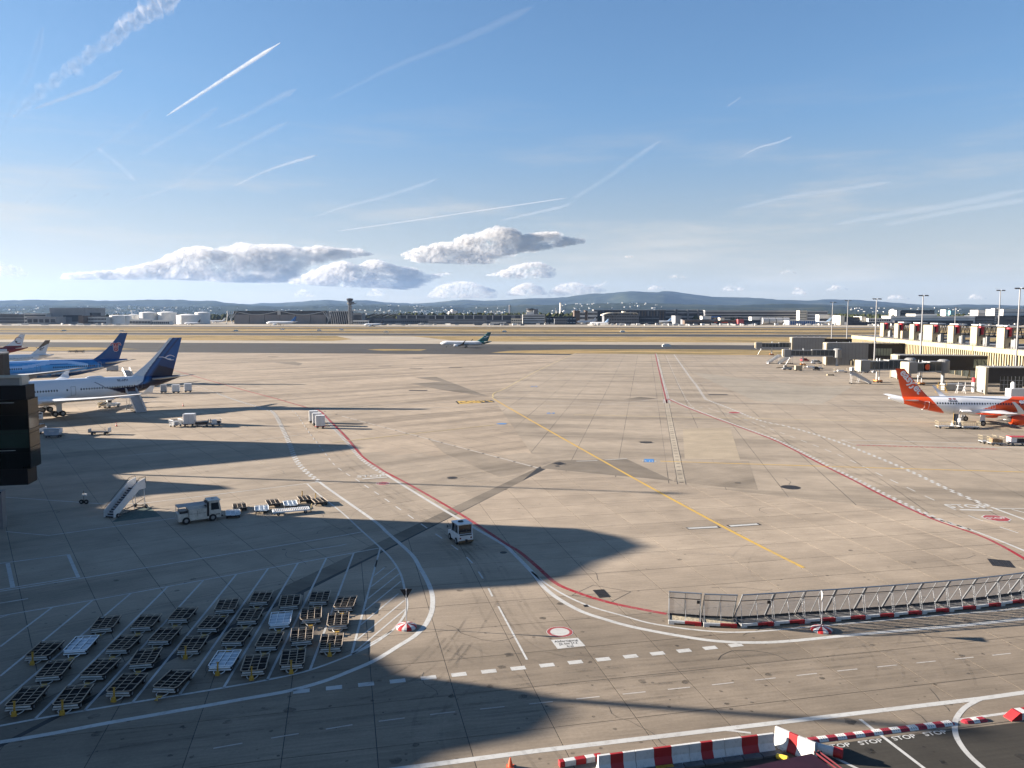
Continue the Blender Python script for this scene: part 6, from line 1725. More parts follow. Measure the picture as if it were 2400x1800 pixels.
MB().bx(10.9, 11.2, -.5, -.03, 0, 2.2).bx(11.9, 12.3, -.5, -.03, 0, 2.8).build('bollard', M_CREAMW, b1)
b2, L2 = stand_block(2104, 2362, 833, 283, 8.5, 8, 'dark middle stand block behind the two boarding bridge heads')
MB().bx(L2 * .62, L2 * .86, .03, .09, 4.4, 7.4).build('link_window', M_LITGL, b2)
for i in range(9): MB().bx(L2 * (.62 + .03 * i), L2 * (.62 + .03 * i) + .12, -.02, .025, 4.4, 7.4).build('window_bar', M_DARKMET, b2)
for i in range(4): MB().tube((L2 * (.63 + .06 * i), -.05, 7.3), (L2 * (.68 + .06 * i), -.05, 4.5), .07, 4).build('window_brace', M_DARKMET, b2)
for i in range(5): MB().box((L2 * .6 + i * 3.2, 1.6, 1.7), (.3, .3, 3.4), ry=radians(10)).build('raking_column', M_CREAM, b2)
MB().bx(L2 * .8, L2 * .83, -.3, .09, 0, 8.3).build('grey_pier', M_BLDGREY, b2)
b3, L3 = stand_block(2311, 2480, 861, 229, 7.8, 7, 'nearest stand block with cream end frame behind the orange tailed jet')
MB().bx(4, 10, .02, .09, 1.0, 5.4).build('glazing', M_PGLASS, b3)
for i in range(7): MB().bx(4 + i, 4.06 + i, -.04, .015, 1, 5.4).build('glazing_bar', M_GREYP, b3)
for z in (1.6, 2.9, 4.2): MB().bx(4, 10, -.04, .015, z, z + .08).build('glazing_bar', M_GREYP, b3)
# boarding bridges
M_TUNGL = glass('tunnel_glass', (.05, .06, .065), .12, .5)
M_ORANGEP = pm('orange_paint', (.5, .19, .04), .5, 0, .2, 3, .4)
def air_bridge(x, y, L, z, label, rz=0.0, w=2.6, h=2.9):
    """cab at x=0, rotunda at x=L"""
    t = thing('air_bridge', label, 'boarding bridge', (x, y, 0), rz, 'boarding bridges at the stands')
    rounded_box_mb(-1.2, 2.2, -w * .62, w * .62, z - .2, z + h + .3, .3).build('cab', M_BLDGREY, t)
    MB().bx(-1.45, -1.22, -w * .6, w * .6, z, z + h + .25).build('bellows', M_CREAMW, t)
    for i, (a, b, q) in enumerate(((2.25, L * .5, 1), (L * .5 + .02, L - 2.2, 1.1))):
        MB().bx(a, b, -w * .45 * q, w * .45 * q, z + .5, z + h * q - .3).build('tunnel_glass', M_TUNGL, t)
        MB().bx(a, b, -w * .48 * q, w * .48 * q, z + h * q - .29, z + h * q).build('tunnel_roof', M_BLDGREY, t); MB().bx(a, b, -w * .48 * q, w * .48 * q, z + .1, z + .49).build('tunnel_floor', M_GREYP, t)
        mb = MB()
        k = int((b - a) / 1.6)
        for j in range(k + 1): mb.bx(a + (b - a) * j / max(k, 1) - .06, a + (b - a) * j / max(k, 1) + .06, -w * .47 * q, w * .47 * q, z + .495, z + h * q - .295)
        mb.build('tunnel_frame', M_BLDGREY, t)
    MB().lathe([(z - .3, 1.9), (z + h + .4, 1.9), (z + h + .9, 1.2)], (L, 0, 0), 'Z', 18).build('rotunda', M_BLDGREY, t)
    MB().lathe([(0, .9), (.3, .55), (z - .31, .55)], (L, 0, 0), 'Z', 12).build('rotunda_column', M_GREYP, t)
    for s in (-.8, .8): MB().tube((L * .34, s, .9), (L * .34, s, z + h + .8), .14, 8).build('lift_column', M_GALV, t)
    MB().bx(L * .34 - 1, L * .34 + 1, -1.3, 1.3, .45, .9).build('bogie', M_ORANGEP, t)
    for s in (-1.1, 1.1):
        for dx in (-.6, .6): wheel_part(t, (L * .34 + dx, s, .5), .5, .35, 'Y')
    MB().path([(.6, w * .62 + .1, .2), (.6, w * .62 + .8, .2), (2.6, w * .62 + .8, z)], .08, 5).build('service_stair', M_GALV, t)
    return t
air_bridge(139.8, 447, 23, 4.1, 'furthest boarding bridge reaching left over the far stand', radians(-9))
air_bridge(125.2, 359, 22.5, 4.1, 'glazed boarding bridge with orange bogie beside the grey stand block', radians(-9))
air_bridge(119.6, 268, 18, 4.2, 'boarding bridge head partly hidden behind the orange tail', radians(8), 3.0, 3.3)
t = air_bridge(130.5, 258, 14, 4.2, 'boarding bridge head with a red orange roundel right of the orange tail', radians(15), 3.2, 3.3)
MB().lathe([(-.02, .02), (-.01, 1.0), (.02, 1.0)], (6.2, -1.62, 6.1), 'Y', 20).build('roundel', M_AORANGE, t)
MB().bx(5.0, 7.6, -1.6, -1.55, 4.8, 7.3).build('roundel_panel', M_BLACKP, t)
# masts along the pier
for px_, py_, Y, z0, lab in ((1952, 708, 455, 0, 'slim floodlight mast behind the furthest stand block, first from the airfield'), (1988, 704, 455, 0, 'slim floodlight mast behind the furthest stand block, second from the airfield'),
                        (2055, 700, 316, 0, 'floodlight mast standing on the apron before the grey stand block'), (2164, 692, 292, 0, 'floodlight mast behind the dark middle stand block'),
                        (2345, 680, 330, 11.8, 'floodlight mast rising from the pier roof beyond the last towers'), (2391, 675, 243, 0, 'thick floodlight mast at the picture edge behind the cream end frame'), (2240, 720, 820, 0, 'small distant floodlight mast beyond the pier roof')):
    X, Y, z = at(px_, py_, Y)
    mast((X, Y, z0), z - z0, lab, .32 if Y < 500 else .45)

# ------------------------------------------------------------------ things standing at the right hand stands
sq = lambda x, y: (1760 + x * .16275, 780 + y * .16275)
steps((*G(*sq(240, 445)), 0), radians(10), 'covered passenger steps beneath the glazed boarding bridge, further one', 6.5, 3.4, 1.9, M_WHITEP)
steps((*G(*sq(405, 448)), 0), radians(10), 'covered passenger steps beneath the glazed boarding bridge, beside the bogie', 6.5, 3.4, 1.9, M_WHITEP)
st2 = steps((*G(*sq(1720, 740)), 0), radians(170), 'white wheeled passenger steps alone on the apron before the orange tail', 6.4, 3.2, 2.0, M_SILVER)
box_trailer((*G(*sq(680, 548)), 0), radians(-4), 'cream box trailer in front of the glazed boarding bridge', 2.7, 1.9, 1.7, M_CREAMW)
def car(loc, rz, label, mat, L=4.4, w=1.8, h=1.6, van=False):
    t = thing('van' if van else 'car', label, 'van' if van else 'car', loc, rz)
    MB().loft([[(x, y, z) for x, z in [(-L / 2, .4), (L / 2, .4), (L / 2, .85), (L * .3, 1.0), (-L / 2, 1.05)]] for y in (-w / 2, w / 2)]).build('body', mat, t, bevel=.08)
    p = [(-L * .47, 1.05), (L * .28, 1.02), (L * .12, h), (-L * .42, h)]
    MB().loft([[(x, y, z) for x, z in p] for y in (-w * .45, w * .45)]).build('window', M_GLASS, t); MB().bx(-L * .42, L * .12, -w * .44, w * .44, h + .005, h + .07).build('roof', mat, t)
    for x in (-L * .3, L * .3):
        for s in (-1, 1): wheel_part(t, (x, s * (w / 2 - .08), .33), .33, .2, 'Y')
    return t
car((*G(*sq(950, 447)), 0), radians(5), 'white estate car parked beneath the glazed boarding bridge', M_WHITECLEAN, 4.9, 1.9, 1.75)
car((*G(*sq(775, 412)), 0), radians(15), 'red and white car behind the boarding bridge column', M_REDP, 4.2, 1.8, 1.55)
t = belt_loader((*G(*sq(520, 533)), 0), radians(3), 'low grey belt loader in front of the covered steps', 1.3, 9, M_GREYP)
for (x, y), lab, L in (((860, 512), 'pale luggage cart with white rails beside the cream box', 6), ((985, 525), 'luggage cart behind the little black tractor', 3), ((1290, 572), 'white rail cart standing by itself on the apron', 5)):
    mesh_cart((*G(*sq(x, y)), 0), radians(-3), lab, L, 1.7, [((0, 0, 0), (L * .5, 1.1, .5), M_WHITEP)], M_CREAMW)
car((*G(*sq(940, 540)), 0), radians(10), 'small black baggage tractor beside the luggage carts', M_DARKMET, 2.8, 1.5, 1.5)
box_trailer((*G(*sq(1472, 563)), 0), 0, 'small white box trailer behind the rail cart', 2.2, 1.6, 1.3, M_WHITEP)
belt_loader((*G(*sq(1620, 575)), 0), radians(5), 'dark belt loader with upright ends near the tall mast', 1.7, 6.5, M_GREYP)
t = thing('chute', 'black topped white chute leaning at the grey stand block wall', 'chute', (*G(*sq(1520, 462)), 0))
MB().tube((0, 0, .2), (1.0, 0, 4.5), .55, 8, 0, .3).tube((1.0, 0, 4.5), (.4, 0, 7.8), .3, 8).build('frame', M_WHITEP, t); MB().bx(-.6, .7, -.7, .5, 0, 2.6).build('base', M_BLACKP, t); MB().box((.1, -.1, 7.4), (1.2, .6, 1.9), ry=.25).build('hood', M_BLACKP, t)
t = thing('chute', 'black topped white chute leaning at the furthest stand block wall', 'chute', (G(*sq(955, 300))[0], 436, 0))
MB().tube((0, 0, .2), (1.0, 0, 4.5), .55, 8, 0, .3).tube((1.0, 0, 4.5), (.4, 0, 7.8), .3, 8).build('frame', M_WHITEP, t); MB().bx(-.6, .7, -.7, .5, 0, 2.6).build('base', M_BLACKP, t); MB().box((.1, -.1, 7.4), (1.2, .6, 1.9), ry=.25).build('hood', M_BLACKP, t)
# before the open cargo door of the orange jet
eq = lambda x, y: (2040 + x * .16275, 840 + y * .16275)
t = belt_loader((*G(*eq(1230, 990)), 0), radians(60), 'white belt loader with yellow rails at the open cargo door', 2.3, 5.5)
mesh_cart((*G(*eq(1075, 1005)), 0), radians(-3), 'white mesh luggage cart behind the belt loader at the orange jet', 3.4, 1.6, None, M_CREAMW)
mesh_cart((*G(*eq(1430, 1015)), 0), radians(-3), 'white mesh luggage cart beside the main wheels of the orange jet', 3.4, 1.6, None, M_CREAMW)
mesh_cart((*G(*eq(1680, 1225)), 0), radians(-5), 'open mesh luggage cart coupled in front of the brown boxes', 2.4, 1.6, None, M_CREAMW)
mesh_cart((*G(*eq(1795, 1248)), 0), radians(-5), 'mesh luggage cart loaded with brown boxes on the white line', 2.2, 1.6, [((-.3, 0, 0), (1.0, 1.2, .7), M_BAGB), ((.6, 0, 0), (.8, 1.1, .6), M_BAGB)], M_CREAMW)
t = mesh_cart((*G(2385, 1043), 0), radians(-5), 'red luggage cart with dark bags at the picture edge', 3.2, 1.6, [((0, 0, 0), (2.4, 1.2, .6), M_BAGD)], M_REDP, None, True)
MB().bx(-1.6, -1.5, -.82, .82, .6, 1.5).bx(-1.6, -.6, -.83, -.81, .6, 1.4).build('print_panel', M_WHITECLEAN, t)
# small gear by the bridge heads behind the orange jet
qq = lambda x, y: (2050 + x * .15823, 740 + y * .15823)
def stand(p, label, mat, w, h, name='service_steps'):
    t = thing(name, label, 'steps' if 'steps' in name else 'barrier', (*G(*p), 0))
    for s in (-1, 1):
        MB().tube((s * w / 2, -.5, 0), (s * w * .3, 0, h), .06, 5).tube((s * w / 2, .5, 0), (s * w * .3, 0, h), .06, 5).build('leg', mat, t)
    MB().box((0, 0, h), (w * .8, 1.0, .08)).build('platform', mat, t); MB().path([(-w * .4, -.5, h), (-w * .4, -.5, h + 1), (w * .4, -.5, h + 1), (w * .4, -.5, h)], .05, 5).build('guard_rail', mat, t)
    for z in (.3, .6): MB().box((0, -.5, h * z), (w * .7, .2, .06)).build('step', mat, t)
    return t
stand(qq(985, 1140), 'yellow service steps behind the crown of the orange jet', M_YEL, 3.2, 2.2)
stand(qq(1270, 1150), 'white service steps behind the crown of the orange jet', M_WHITEP, 2.6, 2.4)
stand(qq(1380, 1130), 'white stacked barrier racks by the red and white post', M_WHITEP, 3.0, 2.0, 'barrier_rack')
t = thing('red_white_post', 'red topped white post beside the grey pier', 'post', (*G(*qq(1460, 1130)), 0))
MB().lathe([(0, .5), (3.0, .5)], (0, 0, 0), 'Z', 12).build('white_shaft', M_WHITEP, t); MB().lathe([(3.01, .5), (4.3, .5), (4.4, .2)], (0, 0, 0), 'Z', 12).build('red_top', M_REDP, t)
t = thing('container', 'dark grey container on the ground behind the orange jet', 'container', (*G(*qq(1150, 1110)), 0))
MB().bx(-3, 3, -1, 1, .2, 2.0).build('body', M_BLDGREY, t); MB().bx(-3.05, 3.05, -1.05, 1.05, 2.01, 2.15).build('lid', M_GREYP, t)
t = thing('catering_unit', 'white ground unit with domed housing at the picture edge behind the orange jet', 'ground unit', (*G(2385, 932), 0))
rounded_box_mb(-3, 4, -1.2, 1.2, .5, 2.6, .3).build('housing', M_WHITECLEAN, t); MB().lathe([(2.61, .6), (4.2, .55), (4.5, .2)], (-1.5, 0, 0), 'Z', 12).build('funnel', M_WHITECLEAN, t)
for x in (-2, 2.5): wheel_part(t, (x, -1, .4), .4, .3, 'Y'); wheel_part(t, (x, 1, .4), .4, .3, 'Y')
mesh_cart((*G(188, 872), 0), radians(10), 'dark stair unit trailer behind the sky blue jet tail', 4, 1.8, [((0, 0, 0), (3, 1.4, 1.2), M_DARKMET)], M_DARKMET)
t = box_trailer((*G(258, 870), 0), radians(5), 'dark grey container trailer right of the sky blue jet', 2.2, 1.8, 1.9, M_GREYP); t = box_trailer((*G(270, 870), 0), radians(5), 'dark grey container trailer, outer one beside the sky blue jet', 2.0, 1.8, 1.9, M_GREYP)
for p, lab in (((171, 826), 'tiny dark trolley far behind the jets, left one'), ((187, 826), 'tiny dark trolley far behind the jets, outer one')):
    mesh_cart((*G(*p), 0), 0, lab, 5, 2, [((0, 0, 0), (4, 1.5, .6), M_DARKMET)], M_DARKMET)
t = thing('floor_chock', 'tiny pale chock lying alone on the right apron', 'chock', (*G(1945, 880), 0)); MB().box((0, 0, .25), (2.2, .9, .5)).build('block', M_CREAMW, t); MB().box((1.2, 0, .2), (.5, .9, .4)).build('handle', M_DARKMET, t)
# ------------------------------------------------------------------ far side of the airfield
def facade_mat(name, col, var=.12): return pm(name, col, .7, 0, var, .06, 0, .1)
F_GREY = facade_mat('far_grey_cladding', (.22, .225, .23)); F_PALE = facade_mat('far_pale_facade', (.46, .45, .43)); F_WHITE = facade_mat('far_white_facade', (.62, .60, .56))
F_DARK = facade_mat('far_dark_facade', (.045, .048, .055)); F_BROWN = facade_mat('far_brown_facade', (.10, .075, .06)); F_MID = facade_mat('far_mid_facade', (.13, .135, .145))
F_CREAM = facade_mat('far_cream_facade', (.58, .53, .43)); F_TANK = facade_mat('tank_white', (.66, .65, .62)); F_GLASS = glass('far_glass', (.03, .035, .045), .15, .5)
F_DOOR = facade_mat('hangar_door', (.24, .21, .19)); F_BLUE = facade_mat('far_blue_panel', (.06, .13, .30))
def X_at(px, Y): return at(px, HOR, Y)[0]
def Z_at(py, Y): return at(PCX, py, Y)[2]
AZF = radians(-6.5)
def far_building(label, x0, x1, yt, Y, wall, rows=0, win=F_GLASS, depth=40, base=0.0, name='far_building', frac=.5, cols=0, roof=None, cat='building', group='buildings across the airfield', x_in=.02):
    X0, X1, z = X_at(x0, Y), X_at(x1, Y), Z_at(yt, Y)
    t = thing(name, label, cat, (X0, Y, 0), 0, group)
    L = X1 - X0
    MB().bx(0, L, 0, depth, 0, z).build('wall', wall, t)
    MB().bx(-.4, L + .4, -.4, depth + .4, z + .01, z + 1.1).build('roof', roof or wall, t)
    if rows:
        h = (z - base) / rows
        for r in range(rows):
            z0 = base + h * (r + .5 - frac / 2); z1 = z0 + h * frac
            if cols:
                mb = MB()
                for c in range(cols):
                    w = L / cols; mb.bx(c * w + w * .14, (c + 1) * w - w * .14, -.35, -.01, z0, z1)
                mb.build('window_row', win, t)
            else: MB().bx(L * x_in, L * (1 - x_in), -.35, -.01, z0, z1).build('window_band', win, t)
    return t, L, z
fb = far_building
fb('long pale grey office block at the left end of the far side', -60, 70, 737, 1850, F_MID, 3, F_GLASS, 50)
fb('pale office with white window bands beside the big grey hall', 56, 108, 735.5, 1800, F_PALE, 3, F_GLASS, 40)
fb('low grey sheds beneath the pale offices', 62, 130, 744, 1760, F_GREY, 1, F_DARK, 40, cols=5)
t, L, z = fb('big windowless grey hangar hall with a dark door opening', 116, 200, 722.5, 1820, F_GREY, 0, depth=90)
MB().bx(L * .38, L * .9, -.5, -.02, 5, z * .56).build('door_opening_shade', F_DARK, t); MB().bx(L * .40, L * .62, -.8, -.52, 5, z * .42).build('door_leaf', F_MID, t)  # dark panel on the wall stands for the shaded opening
fb('dark annex on the side of the big grey hall', 200.5, 215, 734, 1840, F_DARK, 0)
fb('dark brown block in front of the pale low building', 183, 194, 741, 1720, F_BROWN, 0)
fb('low pale building with a row of small windows', 194.5, 248, 744, 1740, F_PALE, 2, F_GLASS, 30, cols=16)
fb('small dark roof behind the pale low building', 196, 240, 741.5, 1790, F_DARK, 0)
def tank(cx, w, yt, Y, label):
    X, z, r = X_at(cx, Y), Z_at(yt, Y), (X_at(cx + w / 2, Y) - X_at(cx, Y))
    t = thing('fuel_tank', label, 'tank', (X, Y + r, 0), 0, 'white fuel tanks')
    MB().lathe([(0, r), (z, r)], (0, 0, 0), 'Z', 36).build('shell', F_TANK, t, smooth=radians(30))
    MB().lathe([(z + .02, r * 1.0), (z + r * .1, r * .5), (z + r * .13, .3)], (0, 0, 0), 'Z', 36).build('roof', F_TANK, t, smooth=radians(30))
    MB().lathe([(z - .9, r + .12), (z - .5, r + .12)], (0, 0, 0), 'Z', 36).build('wind_girder', F_PALE, t)
    mb = MB()
    for i in range(12): mb.box(((r + .3) * cos(-2.4 + i * .13), (r + .3) * sin(-2.4 + i * .13), z * (i + .5) / 12), (1.6, 1.6, .3))
    mb.build('stair', F_GREY, t)
for a in ((266, 33, 740, 1760, 'low white tank at the outer end of the tank row'), (288, 30, 740, 1790, 'low white tank tucked behind the outer one'), (309, 26, 738, 1830, 'white tank half hidden between the low and tall ones'), (339, 40, 733, 1800, 'tall white tank, first of the tall pair'), (383, 42, 732.5, 1800, 'tall white tank, second of the tall pair'), (430, 52, 739, 1770, 'broad low white tank in front of the hangar side'), (468, 34, 733, 1830, 'tall white tank nearest the big hangar')): tank(*a)
t, L, z = fb('white two storey airfield building before the tanks', 303, 352, 750, 1690, F_WHITE, 1, F_DARK, 20, cols=14); 
fb('long low white shed with dark openings before the tall tanks', 355, 396, 752, 1690, F_WHITE, 1, F_DARK, 20, cols=9)
# the big hangar with draped roof trusses
Y = 1800; X0, X1, z = X_at(548, Y), X_at(764, Y), Z_at(737.5, Y)
t = thing('big_hangar', 'wide grey hangar with sagging white roof trusses and sliding doors', 'hangar', (X0, Y, 0), 0)
L = X1 - X0; zt = Z_at(728.5, Y)
MB().bx(0, L, 3, 90, 0, zt - 1).build('wall', F_DARK, t)
for i in range(6): MB().bx(L * i / 6 + .6, L * (i + 1) / 6 - .6, 0, 2.6, .3, z).build('sliding_door', F_DOOR, t)
mb = MB()
for i in range(60): mb.bx(L * i / 60 + .5, L * i / 60 + 1.0, -.3, -.01, .5, z - .5)
kind(mb.build('door_ribs', F_GREY, t), 'stuff')
MB().bx(-2, L + 2, -2.5, 2.9, zt - 1.2, zt).build('roof_beam', F_DARK, t); MB().bx(0, L, .2, 2.95, z + .1, zt - 1.3).build('gable_glazing', F_GLASS, t)
for k in range(2):
    a, b = L * (k * .5 + .005), L * (k * .5 + .495)
    pts = [(a + (b - a) * i / 16, -1.5, zt - 1 - (zt - z - 1) * 1.0 * sin(pi * i / 16) ** 1.2) for i in range(17)]
    MB().path(pts, .8, 6).build('draped_truss', F_PALE, t)
MB().bx(L * .478, L * .51, -3, -.4, z, zt + .5).build('white_pylon', F_PALE, t)
for s, xx in ((-1, 0), (1, L)):
    for i in range(5):
        MB().tube((xx + s * (2 + i * 1.5), -1, 0 + i * 2), (xx + s * (16 - i * 5.5), -1, zt - 1 - i * .5), .8, 5).build('side_truss', F_PALE, t)
    MB().tube((xx + s * 17, -1, 0), (xx + s * 13, -1, zt), .8, 5).build('side_truss', F_PALE, t)
# slanted fin hall
Y = 1780; X0, X1, z = X_at(776, Y), X_at(816, Y), Z_at(729, Y)
t = thing('finned_hall', 'hall with slanted white fins between hangar and control tower', 'building', (X0, Y, 0), 0)
L = X1 - X0; MB().bx(0, L, 2, 60, 0, z - 1).build('wall', F_DARK, t); MB().bx(-1, L + 1, 0, 60, z - .9, z).build('roof', F_PALE, t)
for i in range(9):
    x = L * i / 8; MB().path([(x - 4, -.2, z - .5), (x - 1, -1.5, z * .6), (x + 1, -.2, 0)], .7, 5).build('slanted_fin', F_PALE, t)
# control tower
Y = 1740; X = X_at(820.5, Y); zt = Z_at(699, Y)
t = thing('control_tower', 'slim airport control tower with dark cab and side platform', 'control tower', (X, Y, 0), 0)
mb = MB()
for sx in (-3, 3):
    for sy in (-3, 3): mb.tube((sx, sy, 0), (sx, sy, zt - 16), .7, 6)
mb.build('shaft_column', F_GREY, t)
mb = MB()
for i in range(12):
    z0, z1 = (zt - 16) * i / 12, (zt - 16) * (i + 1) / 12
    mb.tube((-3, -3, z0), (3, -3, z1), .35, 4).tube((3, -3, z0), (3, 3, z1), .35, 4)
mb.build('shaft_brace', F_PALE, t); MB().bx(-2, 2, -2, 2, 0, zt - 14).build('stair_core', F_MID, t)
MB().lathe([(zt - 15.5, 3), (zt - 12, 6.5), (zt - 9.5, 6.5)], (0, 0, 0), 'Z', 10).build('cab_base', F_MID, t); MB().bx(4, 13, -3, 3, zt - 12, zt - 10.2).bx(5, 9, -2, 2, zt - 10.1, zt - 7.5).build('side_platform', F_MID, t)
MB().path([(4, 0, zt - 20), (9, 0, zt - 12)], .5).build('platform_strut', F_GREY, t)
MB().lathe([(zt - 9.4, 4.5), (zt - 6.5, 4.8), (zt - 5.5, 6.6), (zt - 2.2, 7.4)], (0, 0, 0), 'Z', 10).build('cab_glass', F_GLASS, t); MB().lathe([(zt - 2.1, 7.6), (zt - .8, 7.4), (zt, 3)], (0, 0, 0), 'Z', 10).build('cab_roof', F_DARK, t)
t, L, z = fb('grey box building with wing roof right of the control tower', 826, 848, 735, 1770, F_GREY, 0)
MB().bx(L * .05, L * .95, -.4, -.02, 4, z - 3).build('glass_front', F_GLASS, t); X = L
MB().loft([[(-4, -3, z + 6), (L * .9, -3, z + 7), (L * .9, 20, z + 7), (-4, 20, z + 6)], [(-4, -3, z + 7), (L * 1.0, -3, z + 8), (L * 1.0, 20, z + 8), (-4, 20, z + 7)]]).build('wing_roof', F_PALE, t)
fb('low white kiosk row beside the wing roofed box', 827, 862, 752, 1730, F_WHITE, 1, F_DARK, 15, cols=8)
# sawtooth roofed hall
Y = 1900; X0, X1 = X_at(850, Y), X_at(985, Y)
t = thing('sawtooth_hall', 'long hall with overlapping slanted roofs', 'building', (X0, Y, 0), 0)
L = X1 - X0; z0, z1 = Z_at(744, Y), Z_at(733.5, Y)
MB().bx(0, L, 2, 60, 0, z0).build('wall', F_DARK, t)
for i in range(8):
    a = L * i / 8.4; w = L / 5.2
    MB().loft([[(a, 0, z0 + .5), (a + w, 0, z1 - 2), (a + w, 60, z1 - 2), (a, 60, z0 + .5)], [(a, 0, z0 + 1.6), (a + w, 0, z1 - .6), (a + w, 60, z1 - .6), (a, 60, z0 + 1.6)]]).build('roof_blade', F_PALE if i % 2 else F_GREY, t)
t, L, z = fb('long dark glass terminal pier with white frames', 930, 1232, 739.5, 1850, F_DARK, 0, roof=F_GREY)
for i in range(14): MB().bx(L * i / 13.5, L * i / 13.5 + (2 if i % 3 else 9), -.8, -.02, 8, z).build('white_frame', F_MID if i % 3 == 0 else F_PALE, t)
MB().bx(0, L, -1.2, -.81, 3, 9).build('lower_band', F_MID, t)
fb('grey low pier in front of the dark glass terminal', 876, 1000, 748, 1780, F_MID, 1, F_DARK, 20, frac=.3, cols=26)
fb('grey low shed row in front of the dark glass terminal', 1002, 1140, 749, 1770, F_MID, 1, F_GREY, 20, frac=.25)
fb('pale low sheds at the end of the glass pier', 1150, 1186, 756, 1700, F_PALE, 1, F_DARK, 15, cols=8)
t, L, z = fb('old terminal block with stepped pale floors', 1225, 1277, 738, 1720, F_PALE, 4, F_GLASS, 40, frac=.4)
X = X_at(1243, 1700)
t = thing('old_control_tower', 'short old control tower with round cab on the stepped terminal', 'control tower', (X, 1735, Z_at(738, 1720) + 1.2), 0)
MB().bx(-8, 8, -6, 6, 0, 6).build('base', F_PALE, t); MB().lathe([(6.01, 5), (8, 8)], (0, 0, 0), 'Z', 14).build('cab_base', F_WHITE, t); MB().lathe([(8.02, 7.6), (11.5, 8.6)], (0, 0, 0), 'Z', 14).build('cab_glass', F_GLASS, t); MB().lathe([(11.52, 9), (12.6, 8.4)], (0, 0, 0), 'Z', 14).build('cab_roof', F_DARK, t)
fb('grey tower block behind the old control tower', 1251, 1261, 725, 1790, F_MID, 0)
fb('stepped white terraces left of the old control tower', 1198, 1224, 748, 1700, F_CREAM, 2, F_DARK, 20, cols=5)
fb('dark gate building right of the old terminal', 1280, 1350, 743, 1740, F_DARK, 2, F_PALE, 25, frac=.16, cols=9)
fb('dark service building with pale openings', 1300, 1330, 748, 1690, F_MID, 2, F_DARK, 20, cols=6)
fb('brown block with flat roof', 1346, 1359, 728.5, 1850, F_BROWN, 0)
fb('white striped office beside the brown block', 1359.5, 1371, 732, 1850, F_PALE, 3, F_GLASS, 30)
fb('second brown block beside the striped offices', 1372, 1377, 728.5, 1850, F_BROWN, 0); fb('striped office right of the second brown block', 1377.5, 1400, 731, 1850, F_PALE, 3, F_GLASS, 30)
t, L, z = fb('very long dark terminal beneath a thin pale roof', 1392, 1560, 727, 1900, F_DARK, 0, roof=F_PALE)
for i in range(24): MB().bx(L * i / 24, L * i / 24 + 2.5, -.6, -.02, 6, z - 2).build('column', F_BROWN if i % 3 else F_MID, t)
t, L, z = fb('terminal with curved cream roof', 1416, 1498, 739, 1740, F_MID, 3, F_GLASS, 40, frac=.45, cols=14)
r = [(L * i / 20 - 3, z + 1.2 + 5.0 * sin(min(pi * .5, pi * i / 12)) ** .7 - (2.5 if i > 19 else 0)) for i in range(21)]
MB().loft([[(x, y, q) for x, q in r] + [(x, y, q - 1.6) for x, q in r[::-1]] for y in (-6, 46)]).build('curved_roof', F_CREAM, t)
MB().lathe([(z + 6, 5), (z + 9, 5)], (L * .58, 10, 0), 'Z', 12).build('roof_drum', F_CREAM, t)
fb('dark gate annex behind the arched terminal', 1500, 1545, 742, 1760, F_DARK, 2, F_GREY, 20, frac=.2, cols=10)
t, L, z = fb('long terminal front with layered white eaves', 1652, 1880, 728.5, 1900, F_MID, 4, F_DARK, 40, frac=.45, roof=F_PALE)
for i in range(4): MB().bx(0, L, -2.5, -.4, z * (.3 + .2 * i), z * (.3 + .2 * i) + 1.6).build('white_eave', F_PALE, t)
t, L, z = fb('layered terminal front, left half with grey stair towers', 1545, 1650, 727.5, 1920, F_DARK, 3, F_GREY, 40, frac=.35, roof=F_PALE)
for q in (.02, .35, .37, .62, .85): MB().bx(L * q, L * q + 4, -3, -.4, 0, z + 2).build('stair_tower', F_MID, t)
fb('grey stair tower pair at the terminal front', 1583, 1597, 741, 1690, F_GREY, 0, cols=0)
fb('white gate house with dark window before the terminal', 1646, 1667, 742, 1720, F_WHITE, 1, F_DARK, 20, frac=.3)
fb('blue glazed gate building', 1668, 1690, 742, 1725, F_BLUE, 2, F_GLASS, 20, frac=.5)
fb('cream gate house further along the terminal', 1688, 1698, 746, 1700, F_CREAM, 0)
t, L, z = fb('low dark brown building with red lettering band', 1605, 1732, 752, 1640, F_BROWN, 1, F_DARK, 20, frac=.35)
MB().bx(L * .54, L * .6, -.8, -.36, z * .55, z * .68).bx(L * .68, L * .8, -.8, -.36, z * .55, z * .68).build('sign_lettering', M_AORANGE, t)
fb('low dark grey building with colonnade beside the brown one', 1741, 1782, 752.5, 1640, F_DARK, 1, F_GREY, 20, frac=.25, cols=10)
fb('grey end of the low brown building', 1600, 1646, 750, 1660, F_MID, 2, F_DARK, 20, frac=.3, cols=9)
t = tag(MB().bx(-6, 6, 0, 10, 0, 12).build('red_gable', facade_mat('far_red', (.35, .08, .08))), 'small pink red gable between the dark low buildings', 'building', None, (X_at(1737, 1630), 1630, 0))
t, L, z = fb('terminal pier with four pale shell bays', 1786, 1850, 745, 1700, F_DARK, 0)
for i in range(4): MB().lathe([(L * (.25 * i + .01), 7), (L * (.25 * i + .235), 7)], (0, 0, z * .55), 'X', 16).build('shell_bay', F_PALE, t)
fb('white front behind the shell bays', 1762, 1786, 744, 1710, F_WHITE, 1, F_DARK, 20, frac=.3)
t, L, z = fb('wall of blue and white slanted stripes', 1850, 1912, 752, 1660, F_PALE, 0)
for i in range(14): MB().bx(L * i / 14, L * i / 14 + L / 26, -1, -.02, 0, z - .5 + .01 * i).build('blue_stripe', F_BLUE, t)
